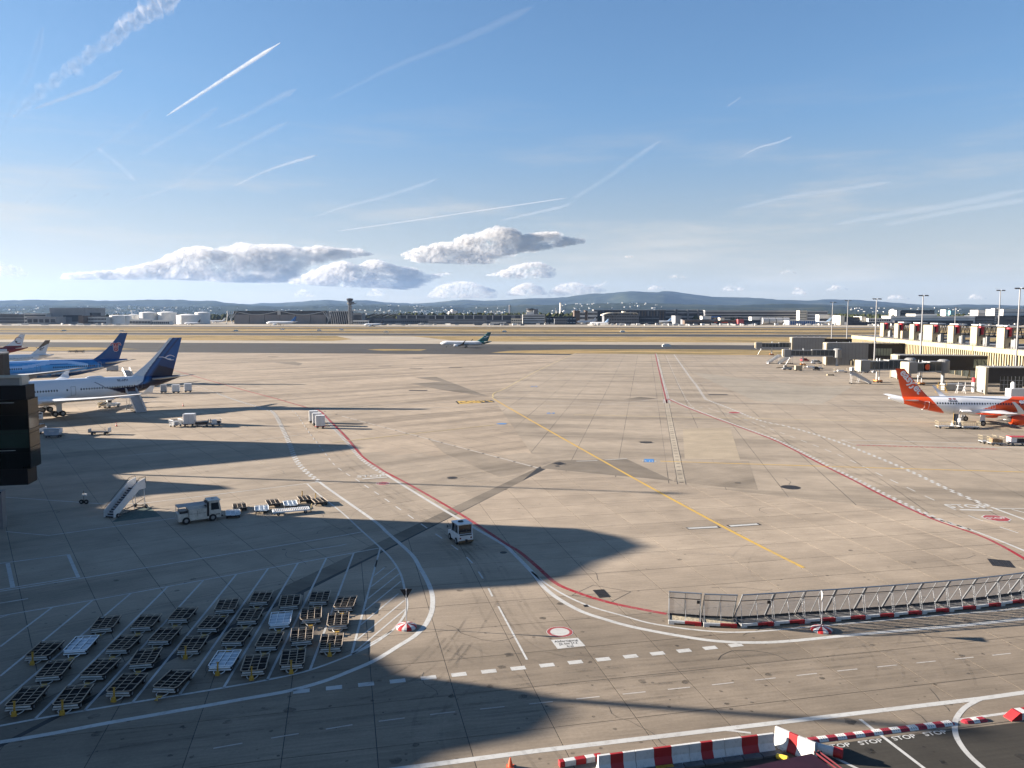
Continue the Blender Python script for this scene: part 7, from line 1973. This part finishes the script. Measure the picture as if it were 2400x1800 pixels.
fb('cream stair tower with horizontal bands', 1874, 1890, 729, 1850, F_CREAM, 5, F_DARK, 20, frac=.2); fb('pale office slab beside the cream stair tower', 1892, 1940, 730, 1860, F_PALE, 4, F_GLASS, 30, frac=.4)
fb('white flat hall behind the striped wall', 1920, 1964, 739, 1700, F_WHITE, 1, F_DARK, 20, frac=.3); fb('dark hall with white end towers', 1966, 2035, 744, 1660, F_DARK, 1, F_GLASS, 20, frac=.5)
fb('small cream end tower of the dark hall', 1970, 1980, 741, 1650, F_CREAM, 0); fb('second cream end tower of the dark hall', 2020, 2030, 743, 1650, F_CREAM, 0)
fb('low white row of sheds by the far road', 2036, 2088, 747, 1640, F_WHITE, 2, F_DARK, 20, cols=10)
fb('long dark wall of painted shade beneath the dark hall', 1985, 2070, 756, 1600, F_DARK, 0, depth=10)  # shade beneath the hall put into a dark block
fb('very long white cargo hall', 2088, 2290, 742, 1640, F_WHITE, 2, F_GREY, 40, frac=.10)
fb('raised white middle of the cargo hall', 2146, 2196, 737, 1660, F_WHITE, 1, F_GREY, 40, frac=.08); fb('dark gates beneath the cargo hall', 2098, 2282, 752.5, 1625, F_DARK, 0, depth=10)
fb('glass fronted office at the end of the cargo hall', 2286, 2332, 741, 1640, F_MID, 3, F_GLASS, 40, frac=.6); fb('white roof block behind the glass office', 2292, 2330, 728, 1760, F_WHITE, 2, F_GREY, 30, frac=.15)
fb('pale tower with dark top between offices and the white hall', 2331, 2341, 724, 1640, F_PALE, 7, F_MID, 12, frac=.3); fb('large white hall with horizontal lines at the picture edge', 2351, 2480, 726, 1650, F_WHITE, 3, F_GREY, 60, frac=.12)
fb('dark glazed front beneath the large white hall', 2344, 2480, 741, 1630, F_DARK, 2, F_GLASS, 15, frac=.5)
fb('white hall far behind the masts', 2101, 2110, 728, 2050, F_WHITE, 0); fb('dark office slab far behind the cargo hall', 2112, 2190, 728, 2060, F_DARK, 4, F_GREY, 25, frac=.3, cols=20)
fb('white office block far behind the cargo hall', 2216, 2226, 727, 2080, F_WHITE, 4, F_GREY, 25, frac=.2); tq = fb('pale blue glazed cube far behind the cargo hall', 2227, 2239, 729, 2070, facade_mat('pale_cyan', (.30, .55, .58)), 3, F_PALE, 25, frac=.15)
X, Y, z = at(2092, 732, 2080); t = thing('radar_dome', 'white radar dome among the trees behind the cargo hall', 'radar dome', (X, Y, 0))
MB().lathe([(0, 5), (z - 6, 5)], (0, 0, 0), 'Z', 16).build('base', F_GREY, t); MB().lathe([(z - 8 + 8 + 9 * sin(a), 9 * cos(a)) for a in [-1.2 + 2.7 * i / 12 for i in range(13)]], (0, 0, 0), 'Z', 20).build('dome', F_WHITE, t, smooth=True)
def chimney(px_, yt, Y, r, label, mat=F_PALE):
    z = Z_at(yt, Y); t = thing('chimney', label, 'chimney', (X_at(px_, Y), Y, 0), 0, 'chimneys on the horizon')
    MB().lathe([(0, r * 1.3), (z - 4, r)], (0, 0, 0), 'Z', 12).build('stack', mat, t); MB().lathe([(z - 3.98, r * 1.1), (z, r * 1.1)], (0, 0, 0), 'Z', 12).build('stack_top', F_GREY, t)
chimney(1194.5, 715, 4200, 4, 'dark slim chimney left of the old control tower', F_MID); chimney(1313.5, 709, 4200, 4.5, 'tall white chimney right of the old control tower', F_WHITE)
for px_, yt, lab in ((1152, 728, 'short white chimney, first of the group of four'), (1158, 728, 'short white chimney, second of the group of four'), (1164, 728, 'short white chimney, third of the group of four'), (1174, 729, 'short white chimney standing apart from the group')): chimney(px_, yt, 4000, 2.5, lab, F_WHITE)
for px_, yt, lab in ((1304, 727, 'pale chimney pair beside the tall white one, outer'), (1309, 728, 'pale chimney pair beside the tall white one, inner'), (1302, 722, 'thin dark mast beside the tall white chimney')): chimney(px_, yt, 4000, 2.8 if 'mast' not in lab else 1.2, lab, F_PALE if 'mast' not in lab else F_MID)
X, Y, z = at(1061, 727, 3600); t = thing('white_silo', 'white silo works on the skyline right of the sawtooth hall', 'silo', (X, Y, 0))
for dx, h_, r in ((-14, .8, 8), (0, 1.0, 9), (14, .9, 8)): MB().lathe([(0, r), (z * h_, r), (z * h_ + 4, r * .4)], (dx, 0, 0), 'Z', 12).build('silo', F_WHITE, t)
# vehicles parked along the far apron: a light fringe of small boxes
rnd = random.Random(5)
def clutter(name, x0, x1, Y0, Y1, n, mats, hmax, label, cat):
    for i in range(n):
        px_ = rnd.uniform(x0, x1); Y = rnd.uniform(Y0, Y1); X = X_at(px_, Y)
        w, h = rnd.uniform(4, 13), rnd.uniform(1.8, hmax)
        mb = MB().bx(-w / 2, w / 2, -1.3, 1.3, .5, h); mb.bx(-w / 2 + .6, w / 2 - .6, -1.2, 1.2, 0, .5)
        near = [n_ for a_, n_ in ((0, 'before the pale offices'), (110, 'before the big grey hall'), (190, 'before the white tanks'), (860, 'before the sawtooth hall'), (1000, 'before the long glass pier'), (1150, 'before the old control tower'), (1280, 'before the dark gate building'), (1380, 'before the arched terminal'), (1500, 'before the grey stair towers'), (1600, 'before the dark low building'), (1740, 'before the shell bays'), (1850, 'before the striped blue wall'), (2030, 'before the cargo hall'), (2280, 'before the glass office')) if px_ >= a_][-1]
        tone = 'white' if mats[i % len(mats)] is F_WHITE else ('pale' if mats[i % len(mats)] is F_PALE else 'dark')
        o = tag(mb.build(name, mats[i % len(mats)]), 'tiny %s service vehicle parked %s' % (tone, near), cat, 'vehicles along the far apron', (X, Y, 0), rnd.uniform(-.4, .4))
clutter('service_truck', 0, 300, 1590, 1680, 26, [F_WHITE, F_PALE, F_WHITE], 3.6, 'tiny white service vehicle parked along the far apron', 'truck')
clutter('service_truck', 860, 1300, 1570, 1690, 40, [F_WHITE, F_PALE, F_MID], 3.8, 'tiny white service vehicle parked along the far apron', 'truck')
clutter('service_truck', 1380, 1960, 1560, 1640, 74, [F_WHITE, F_WHITE, F_PALE], 4.2, 'tiny white service vehicle parked along the far apron', 'truck')
clutter('service_truck', 2030, 2400, 1500, 1600, 26, [F_WHITE, F_PALE, F_DARK], 4.0, 'tiny white service vehicle parked along the far apron', 'truck')
for px_, py_ in ((285, 777), (905, 779), (800, 774), (748, 775), (1182, 778), (1459, 778), (553, 776), (662, 773), (1562, 812), (150, 776)):
    X, Y = G(px_, py_); tag(MB().bx(-3, 3, -1, 1, 0, 1.6).bx(-2, 2, -.6, .6, 1.61, 2.2).build('airfield_sign', F_WHITE), 'small white airfield sign in the dry grass ' + {285: 'right of the blue tail', 905: 'under the control tower', 800: 'before the finned hall', 748: 'before the big hangar', 1182: 'beyond the teal tailed jet', 1459: 'before the arched terminal', 553: 'before the hangar end', 662: 'before the far blue tailed jet', 1562: 'near the straight red line', 150: 'behind the narrow body tails'}[px_], 'sign', 'airfield signs in the grass', (X, Y, -.25))
# tower cranes and masts
for px_, yt, lab in ((1113, 726, 'thin dark mast on the skyline behind the glass pier'), (916, 740, 'thin pale mast in front of the sawtooth hall')):
    X, Y, z = at(px_, yt, 2300); tag(MB().tube((0, 0, 0), (0, 0, z), .8, 5, 0, .4).bx(-2, 2, -.3, .3, z * .9, z * .9 + .6).build('mast', F_MID), lab, 'mast', None, (X, Y, 0))

# ------------------------------------------------------------------ woods, town and hills
def leaf_mat(name, a, b):
    m = bpy.data.materials.new(name); k = NB(m); p = k.pos()
    k.b.inputs['Roughness'].default_value = .9; k.b.inputs['Specular IOR Level'].default_value = .05
    k.l.new(k.ramp(k.noise(p, .05, 5, .7), [(.35, a), (.65, b)]), k.b.inputs['Base Color']); return m
M_WOOD = leaf_mat('dark_foliage', (.018, .024, .012), (.055, .06, .024))
def woods(label_name, x0, x1, Y0, Y1, n, h0, h1):
    mb = MB()
    for i in range(n):
        Y = rnd.uniform(Y0, Y1); X = X_at(rnd.uniform(x0, x1), Y); h = rnd.uniform(h0, h1); r = h * rnd.uniform(.3, .5)
        k0 = rnd.uniform(0, 6.28)
        rings = []
        for t_, q in ((.15, .25), (.38, 1.0), (.66, .85), (.88, .45), (1.0, .08)):
            rings.append([(X + r * q * cos(k0 + a * pi / 3 + t_) * rnd.uniform(.75, 1.2), Y + r * q * sin(k0 + a * pi / 3 + t_), h * t_ * rnd.uniform(.95, 1.05)) for a in range(6)])
        mb.loft(rings)
    return kind(mb.build(label_name, M_WOOD), 'stuff')
woods('far_woods', -100, 2500, 2150, 3200, 2400, 12, 24)
woods('far_woods', 1300, 2500, 1900, 2150, 500, 12, 22)
woods('roadside_trees', 930, 1400, 1880, 1990, 240, 17, 27)
SKY_L = [(-400, 706), (0, 705), (72, 702.7), (145, 704), (181, 703), (253, 705), (344, 702.7), (427, 702.7), (448, 705), (506, 705), (524, 709), (564, 713), (600, 716), (640, 718), (705, 716), (760, 712), (860, 712), (1000, 716), (1200, 714), (1500, 716), (2000, 718), (2400, 720), (2800, 722)]
SKY_B = [(-400, 709), (300, 712), (593, 713), (615, 710), (651, 711), (705, 707), (752, 703.4), (767, 702.7), (800, 705), (810, 707), (830, 704.5), (855, 703.2), (902, 708.8), (967, 711.7), (1025, 708.8), (1061, 704), (1090, 702.7), (1134, 705), (1170, 704), (1224, 700.5), (1264, 699), (1297, 699), (1333, 695.4), (1387, 688.3), (1423, 688), (1454, 685.8), (1489, 683.9), (1516, 685.8), (1543, 685.8), (1557, 682.5), (1573, 682.5), (1590, 685.8), (1630, 691), (1671, 696), (1715, 696.6), (1780, 698.8), (1820, 702.8), (1861, 703.4), (1894, 704.7), (1932, 702), (2006, 702.8), (2072, 707.7), (2150, 713.5), (2180, 716), (2217, 716), (2258, 713.5), (2338, 715), (2400, 716.4), (2800, 720)]
SKY_F = [(-400, 722), (0, 719), (150, 716), (330, 718), (450, 719), (560, 716), (650, 719), (760, 718), (900, 716), (1000, 719), (1100, 721), (1250, 716), (1380, 712), (1500, 710), (1700, 716), (1850, 712), (1950, 715), (2100, 721), (2300, 723), (2800, 726)]
def leaf_hill():
    m = bpy.data.materials.new('wooded_slopes'); k = NB(m); p = k.pos()
    k.b.inputs['Roughness'].default_value = .95; k.b.inputs['Specular IOR Level'].default_value = .0
    a = k.noise(k.mapped(p, 0, (.0011, .0011, .0011)), 1.0, 6, .6); b = k.noise(k.mapped(p, 0, (.006, .006, .006)), 1.0, 5, .7)
    c = k.ramp(a, [(.40, (.014, .019, .014)), (.56, (.03, .036, .02)), (.70, (.07, .065, .036)), (.74, (.03, .036, .02))])
    c = k.mix(.6, c, k.ramp(b, [(.3, .6), (.7, 1.35)]), 'MULTIPLY')
    k.l.new(c, k.b.inputs['Base Color']); return m
M_HILL = leaf_hill()
from mathutils import noise as mnoise
def ridge(name, prof, dist, front, nx=300, nt=22):
    rows = []
    for i in range(nt + 1):
        t_ = i / nt
        row = []
        for j in range(nx + 1):
            px_ = -400 + 3200 * j / nx
            zc = Z_at(piecewise(prof, px_), dist) + 14 * mnoise.noise(Vector((px_ * .05, dist * .01, 0)))
            x = X_at(px_, dist)
            if t_ <= .8: q = t_ / .8; y = dist - front * (1 - q); s = q * q * (3 - 2 * q)
            else: q = (t_ - .8) / .2; y = dist + 1500 * q; s = 1 - .6 * q
            n_ = mnoise.fractal(Vector((x * .00045, y * .00045, dist)), .8, 2, 5)
            z = max(-2, zc * s + n_ * zc * .28 * s * (1 - s) * 4)
            row.append((x * (y / dist if t_ < .8 else 1), y, z))
        rows.append(row)
    mb = MB(); n = nx + 1
    mb.v = [v for r in rows for v in r]
    for a in range(nt):
        for b in range(nx): mb.f.append((a * n + b, a * n + b + 1, (a + 1) * n + b + 1, (a + 1) * n + b)); mb.m.append(0)
    return kind(mb.build(name, M_HILL, smooth=True), 'structure'), rows
h1, r1 = ridge('hills', SKY_B, 20500, 6500)
h2, r2 = ridge('hills', SKY_L, 16000, 4500)
h3, r3_ = ridge('hills', SKY_F, 12500, 5500)
# pale houses of the towns on the slopes
M_HOUSE = pm('pale_house_walls', (.55, .53, .49), .8, 0, .1, .01, 0, .05)
mb = MB()
for lo, hi, n, rows in ((0, 130, 90, r3_), (180, 520, 260, r3_), (230, 420, 120, r3_), (850, 1200, 190, r3_), (980, 1060, 80, r3_), (1300, 1500, 110, r3_), (1480, 1560, 60, r3_), (2000, 2400, 120, r3_), (560, 860, 60, r3_), (1350, 1380, 40, r3_)):
    for i in range(int(n * .55)):
        px_ = rnd.uniform(lo, hi); j = int((px_ + 400) / 3200 * 300); ti = min(int(abs(rnd.gauss(5, 4))) + 2, 14)
        x, y, z = rows[ti][j]; w = rnd.uniform(8, 24)
        mb.box((x + rnd.uniform(-30, 30), y, max(z, 0) + 5), (w, 12, rnd.uniform(8, 13)), rnd.uniform(-.5, .5))
kind(mb.build('hillside_houses', M_HOUSE), 'stuff')
# air between here and the hills
m = bpy.data.materials.new('haze'); n_, l_ = nt(m)
n_.remove(n_['Principled BSDF']); pv = n_.new('ShaderNodeVolumePrincipled')
pv.inputs['Color'].default_value = (.38, .60, 1.0, 1); pv.inputs['Density'].default_value = 1.35e-5; pv.inputs['Anisotropy'].default_value = 0.2
l_.new(pv.outputs[0], n_['Material Output'].inputs['Volume'])
kind(MB().bx(-24000, 24000, -3000, 26000, -1.3, 1000).build('haze', m), 'stuff')
# ------------------------------------------------------------------ clouds and contrails, far beyond the haze
def cloud_mat(name, col, a0, a1, trans=.35, nscale=.0006):
    m = bpy.data.materials.new(name); n, l = nt(m)
    n.remove(n['Principled BSDF'])
    d = n.new('ShaderNodeBsdfDiffuse'); d.inputs[0].default_value = (*col, 1)
    tr = n.new('ShaderNodeBsdfTranslucent'); tr.inputs[0].default_value = (*col, 1)
    mx = n.new('ShaderNodeMixShader'); mx.inputs[0].default_value = trans
    l.new(d.outputs[0], mx.inputs[1]); l.new(tr.outputs[0], mx.inputs[2])
    tp = n.new('ShaderNodeBsdfTransparent')
    lw = n.new('ShaderNodeLayerWeight'); lw.inputs[0].default_value = .5
    g = n.new('ShaderNodeNewGeometry')
    no = n.new('ShaderNodeTexNoise'); no.inputs['Scale'].default_value = nscale; no.inputs['Detail'].default_value = 8; no.inputs['Roughness'].default_value = .65
    l.new(g.outputs['Position'], no.inputs['Vector'])
    # thick where one looks through the middle, thin at the rim
    inv = n.new('ShaderNodeMath'); inv.operation = 'SUBTRACT'; inv.inputs[0].default_value = 1; l.new(lw.outputs['Facing'], inv.inputs[1])
    mul = n.new('ShaderNodeMath'); mul.operation = 'MULTIPLY_ADD'; l.new(no.outputs['Fac'], mul.inputs[0]); mul.inputs[1].default_value = .7; l.new(inv.outputs[0], mul.inputs[2])
    r = n.new('ShaderNodeMapRange'); r.interpolation_type = 'SMOOTHSTEP'
    r.inputs['From Min'].default_value = .38; r.inputs['From Max'].default_value = 1.05; r.inputs['To Min'].default_value = a0; r.inputs['To Max'].default_value = a1
    l.new(mul.outputs[0], r.inputs['Value'])
    m2 = n.new('ShaderNodeMixShader'); l.new(r.outputs[0], m2.inputs[0]); l.new(tp.outputs[0], m2.inputs[1]); l.new(mx.outputs[0], m2.inputs[2])
    l.new(m2.outputs[0], n['Material Output'].inputs['Surface'])
    return m
M_TRAIL = cloud_mat('contrail_ice', (.60, .60, .62), 0.0, .17, .5, .0016)
M_TRAIL2 = cloud_mat('old_contrail_ice', (.55, .56, .60), 0.0, .075, .5, .0009)
M_TRAIL4 = cloud_mat('faint_contrail_ice', (.55, .56, .60), 0.0, .03, .5, .0009)
M_TRAIL3 = cloud_mat('fresh_contrail_ice', (.75, .75, .75), 0.05, .5, .5, .0016)
crnd = random.Random(21)
_ico = {}
def ico(sub):
    if sub not in _ico:
        b = bmesh.new(); bmesh.ops.create_icosphere(b, subdivisions=sub, radius=1.0)
        _ico[sub] = ([v.co.copy() for v in b.verts], [tuple(v.index for v in f.verts) for f in b.faces]); b.free()
    return _ico[sub]
def puff_mat(name, col, alpha):
    """one thin shell of vapour; many overlap to make the body of a cloud"""
    m = bpy.data.materials.new(name); n, l = nt(m); n.remove(n['Principled BSDF'])
    d = n.new('ShaderNodeBsdfDiffuse'); d.inputs[0].default_value = (*col, 1)
    tr = n.new('ShaderNodeBsdfTranslucent'); tr.inputs[0].default_value = (*col, 1)
    mx = n.new('ShaderNodeMixShader'); mx.inputs[0].default_value = .5; l.new(d.outputs[0], mx.inputs[1]); l.new(tr.outputs[0], mx.inputs[2])
    tp = n.new('ShaderNodeBsdfTransparent'); lw = n.new('ShaderNodeLayerWeight'); lw.inputs[0].default_value = .5
    r = n.new('ShaderNodeMapRange'); r.interpolation_type = 'SMOOTHSTEP'
    r.inputs['From Min'].default_value = 1.0; r.inputs['From Max'].default_value = .25; r.inputs['To Min'].default_value = 0; r.inputs['To Max'].default_value = alpha
    l.new(lw.outputs['Facing'], r.inputs['Value'])
    m2 = n.new('ShaderNodeMixShader'); l.new(r.outputs[0], m2.inputs[0]); l.new(tp.outputs[0], m2.inputs[1]); l.new(mx.outputs[0], m2.inputs[2])
    l.new(m2.outputs[0], n['Material Output'].inputs['Surface']); return m
M_CLOUD = puff_mat('cumulus_vapour', (.74, .73, .71), .20)
M_CLOUD2 = puff_mat('distant_cumulus_vapour', (.70, .67, .62), .12)
from mathutils import noise as mnoise
def cloud(label, base, tops, D, mat=None, n=60, rr=(6, 15), thick=.5, flat=True, vox=None):
    """base = [(px, py)] of the underside, tops = [(px, py)] of the upper outline, D = distance in metres"""
    mb = MB(); v, f = ico(3)
    k = D / FOC
    xs = [p[0] for p in tops]; x0, x1 = min(xs), max(xs)
    hmx = max(piecewise(base, q) - q2 for q, q2 in tops)
    for i in range(n):
        while True:
            px_ = crnd.uniform(x0, x1)
            yt, yb = piecewise(tops, px_), piecewise(base, px_)
            hgt = max(yb - yt, 3)
            if crnd.random() < hgt / hmx + .06: break
        rim = i % 2 == 0
        r = crnd.uniform(rr[0] * .45, rr[0] * 1.1) if rim else crnd.uniform(*rr)
        r = min(r, hgt * .5 + 1.5)
        q = crnd.uniform(.72, 1.0) if rim else crnd.random() ** 1.2
        py_ = min(max(yb - q * hgt, yt + r * .8), yb - r * .15)
        c = Vector(at(px_, py_, D + crnd.uniform(-1, 1) * thick * hgt * k * (1.1 - .5 * q)))
        zb = at(px_, yb, D)[2]; R_ = r * k; sd = crnd.uniform(0, 99)
        i0 = len(mb.v)
        for p in v:
            w = 1 + .42 * mnoise.noise(p * 1.5 + Vector((sd, 0, 0))) + .12 * mnoise.noise(p * 3.6 + Vector((0, sd, 0)))
            w = Vector((p.x * R_ * 1.2 * w, p.y * R_ * w, p.z * R_ * .85 * w)) + c
            if flat and w.z < zb: w.z = zb + (w.z - zb) * .12
            mb.v.append(tuple(w))
        for t_ in f: mb.f.append(tuple(i0 + a for a in t_)); mb.m.append(0)
    o = mb.build('cloud', mat or M_CLOUD, smooth=True)
    mid = Vector(at((x0 + x1) / 2, piecewise(base, (x0 + x1) / 2), D))
    for q in o.data.vertices: q.co -= mid
    o.location = mid
    return tag(o, label, 'cloud', 'cumulus clouds over the hills')
zc = lambda x, y: (400 + x * .4973, 480 + y * .4973)
cloud('big sunlit cumulus cloud whose grey tail points away from the sun', [zc(1090, 250), zc(1200, 272), zc(1400, 282), zc(1500, 278), zc(1560, 245), zc(1660, 225), zc(1760, 212), zc(1850, 195), zc(1940, 182)],
      [zc(1085, 232), zc(1160, 205), zc(1270, 172), zc(1330, 178), zc(1370, 150), zc(1450, 132), zc(1540, 97), zc(1610, 112), zc(1660, 140), zc(1740, 128), zc(1820, 125), zc(1860, 150), zc(1950, 160)], 34000, None, 520, (6, 18))
cloud('long broad cumulus bank with flat grey underside', [(200, 655), zc(0, 352), zc(150, 358), zc(300, 366), zc(480, 370), zc(560, 362), zc(640, 290), zc(760, 262), zc(960, 236)],
      [(150, 640), (270, 632), (320, 622), (380, 608), zc(20, 222), zc(60, 200), zc(170, 195), zc(230, 212), zc(330, 178), zc(420, 185), zc(540, 185), zc(620, 205), zc(700, 190), zc(800, 205), zc(880, 205), zc(960, 232)], 36000, None, 850, (6, 19))
cloud('pale cumulus bank beneath the gap between the two big clouds', [zc(570, 372), zc(700, 382), zc(900, 390), zc(1120, 400), zc(1180, 375), zc(1300, 330)], [zc(565, 352), zc(660, 320), zc(720, 285), zc(820, 262), zc(880, 285), zc(960, 255), zc(1060, 285), zc(1150, 300), zc(1200, 330), zc(1310, 318)], 40000, None, 520, (5, 16))
cloud('small heaped cumulus right of the big cloud', [zc(1500, 335), zc(1600, 347), zc(1790, 345), zc(1815, 318)], [zc(1495, 328), zc(1560, 312), zc(1620, 285), zc(1680, 272), zc(1740, 268), zc(1790, 290), zc(1818, 305)], 38000, None, 150, (4, 10))
cloud('cauliflower cumulus low over the hills, larger one', [zc(1215, 440), zc(1500, 440)], [zc(1215, 425), zc(1270, 380), zc(1340, 358), zc(1420, 362), zc(1480, 385), zc(1530, 400)], 46000, M_CLOUD2, 200, (4, 11))
cloud('cauliflower cumulus low over the hills, smaller one', [zc(1590, 430), zc(1760, 425)], [zc(1590, 410), zc(1640, 380), zc(1690, 362), zc(1740, 385), zc(1765, 410)], 46000, M_CLOUD2, 120, (4, 10))
cloud('cumulus over the long ridge with a wisp rising beside it', [zc(1780, 435), zc(2000, 420), zc(2060, 400)], [zc(1780, 415), zc(1830, 375), zc(1910, 362), zc(1970, 382), zc(2020, 375), zc(2055, 358)], 46000, M_CLOUD2, 150, (3, 10))
cloud('pale low cloud at the left end of the sky', [(-60, 648), (60, 648)], [(-60, 622), (0, 615), (40, 622), (70, 645)], 44000, M_CLOUD2, 40, (4, 11))
for a, b, c, d, lab in ((1855, 1888, 672, 690, 'small bright puff above the ridge, first of the row'), (1690, 1750, 668, 683, 'string of small puffs above the summit'), (1940, 1990, 668, 682, 'small puff above the ridge near the floodlight masts'), (2080, 2130, 690, 702, 'faint puffs behind the floodlight masts'), (1520, 1560, 668, 680, 'faint puff behind the summit'), (690, 735, 676, 696, 'faint rising puff beside the control tower'), (860, 905, 676, 694, 'faint rising puff right of the control tower'), (2270, 2310, 688, 702, 'faint puff near the last floodlight mast')):
    cloud(lab, [(a, d), (b, d)], [(a, d - 4), ((a * 2 + b) / 3, c), ((a + b * 2) / 3, c + 3), (b, d - 4)], 50000, M_CLOUD2, 22, (3, 6), vox=1.0)
for a, b, c, d, lab in ((1825, 1866, 632, 642, 'small grey cloud scrap right of the middle of the sky'), (1465, 1486, 598, 604, 'tiny grey cloud scrap beside the big cloud tail'), (1570, 1612, 640, 652, 'faint grey cloud scrap over the summit')):
    cloud(lab, [(a, d), (b, d)], [(a, d - 3), ((a + b) / 2, c), (b, d - 3)], 42000, M_CLOUD2, 14, (2, 4), vox=1.0)
def contrail(label, pts, w, mat, wob=0.0, w1=None, alt=9500.0, lump=0.0):
    """pts = photo points of the trail; laid out at flying height"""
    P = []
    for x, y in pts:
        X, Y = G(x, y, alt); P.append(Vector((X, Y, alt)))
    Q = []
    Ps = smooth_pts3(P)
    w1 = w if w1 is None else w1
    rings = []
    N = len(Ps)
    nr = 12
    for i, p in enumerate(Ps):
        t_ = i / (N - 1)
        d = (Ps[min(i + 1, N - 1)] - Ps[max(i - 1, 0)]).normalized()
        side = d.cross(Vector((0, 0, 1))).normalized(); up = side.cross(d)
        dist = p.length
        r = (w + (w1 - w) * t_) * .5 * dist / FOC
        env = min(1, t_ * 8 + .12) * min(1, (1 - t_) * 8 + .12)
        r *= env
        wv = mnoise.noise(Vector((i * .8, w * 7, alt))) * wob * r
        rl_ = r * (1 + lump * mnoise.noise(Vector((i * .9, 3.1, w))))
        rings.append([p + side * (rl_ * cos(2 * pi * k / nr) + wv) + up * (rl_ * sin(2 * pi * k / nr) + wv) for k in range(nr)])
    mb = MB().loft(rings)
    o = mb.build('contrail', mat, smooth=True)
    mid = Ps[N // 2]
    for q in o.data.vertices: q.co -= mid
    o.location = mid
    return tag(o, label, 'contrail', 'contrails across the sky')
def smooth_pts3(P, n=14):
    if len(P) == 2: return [P[0] + (P[1] - P[0]) * (i / 40) for i in range(41)]
    out = []
    for i in range(len(P) - 1):
        p0, p1, p2, p3 = P[max(i - 1, 0)], P[i], P[i + 1], P[min(i + 2, len(P) - 1)]
        for k in range(n):
            t = k / n
            out.append(0.5 * ((2 * p1) + (p2 - p0) * t + (2 * p0 - 5 * p1 + 4 * p2 - p3) * t * t + (3 * p1 - p0 - 3 * p2 + p3) * t ** 3))
    out.append(P[-1]); return out
sl = lambda *p: [(x * .5425, y * .5425) for x, y in p]
sr = lambda *p: [(1200 + x * .5425, y * .5425) for x, y in p]
contrail('bright thin fresh contrail in the upper sky', sl((720, 500), (1210, 185)), 4.5, M_TRAIL3, 0, 9)
contrail('broad lumpy old contrail running into the upper corner', sl((60, 505), (200, 375), (380, 245), (520, 140), (640, 55), (790, -20)), 19, M_TRAIL, .8, 34, lump=.6)
contrail('thin contrail crossing near the sky corner', sl((0, 590), (60, 440), (130, 310), (185, 120)), 9, M_TRAIL2, .4, 16)
contrail('soft contrail forking below the broad lumpy one', sl((150, 470), (300, 415), (420, 370), (525, 305)), 7, M_TRAIL, .3, 12)
contrail('long faint contrail slanting through the middle of the upper sky', sl((1400, 440), (1700, 290), (2000, 170), (2300, 30)), 8, M_TRAIL4, .3, 20)
contrail('wavy contrail above the cloud bank', sl((290, 730), (430, 640), (550, 560), (650, 475)), 6, M_TRAIL2, .6, 14)
contrail('soft contrail ending in a bright knot', sl((600, 670), (780, 570), (940, 465)), 10, M_TRAIL2, .4, 12)
contrail('soft contrail with a curled upper end', sl((930, 555), (1060, 500), (1150, 450), (1280, 385)), 8, M_TRAIL2, .5, 14)
contrail('short bright contrail bent in the middle', sl((1010, 805), (1160, 735), (1370, 670)), 6, M_TRAIL, .3, 8)
contrail('faint contrail above the bent one', sl((540, 875), (740, 810), (880, 720), (1060, 620), (1250, 525)), 7, M_TRAIL2, .6, 14)
contrail('short steep contrail dropping towards the cloud bank', sl((420, 640), (500, 700), (580, 775)), 12, M_TRAIL2, .3, 16)
contrail('tiny curved contrail, upper of a pair', sl((410, 890), (440, 855), (470, 835)), 6, M_TRAIL2, 0); contrail('tiny curved contrail, lower of a pair', sl((265, 890), (300, 860), (330, 843)), 6, M_TRAIL2, 0); contrail('tiny contrail at the left over the pale cloud', sl((110, 880), (160, 835), (210, 780)), 7, M_TRAIL2, 0)
contrail('long contrail rising over the cloud bank', sl((1340, 945), (1500, 890), (1680, 845), (1900, 770)), 6, M_TRAIL2, .5, 12)
contrail('hair thin straight contrail above the big cloud', sl((1450, 1000), (1700, 965), (2212, 890), (2450, 855)), 3, M_TRAIL, 0, 3)
contrail('bent bright contrail rising behind the big cloud', sr((-60, 955), (120, 915), (240, 885), (280, 850), (400, 775), (520, 690), (640, 610)), 7, M_TRAIL2, .4, 16)
contrail('faint curved contrail in the right half of the sky', sr((980, 682), (1060, 640), (1150, 615), (1210, 590)), 5, M_TRAIL2, .2, 6)
contrail('faint double contrail low in the right sky, upper strand', sr((960, 905), (1200, 850), (1420, 820), (1640, 785)), 9, M_TRAIL4, .2, 12)
contrail('faint contrail strand low in the right sky, lower strand', sr((1390, 970), (1650, 925), (1900, 885), (2230, 820)), 12, M_TRAIL4, .4, 18); contrail('faintest contrail strand above the floodlight masts', sr((1600, 975), (1900, 915), (2240, 860)), 12, M_TRAIL4, .4, 14)
contrail('short faint contrail beneath the upper middle', sr((930, 460), (990, 420)), 4, M_TRAIL2, 0)
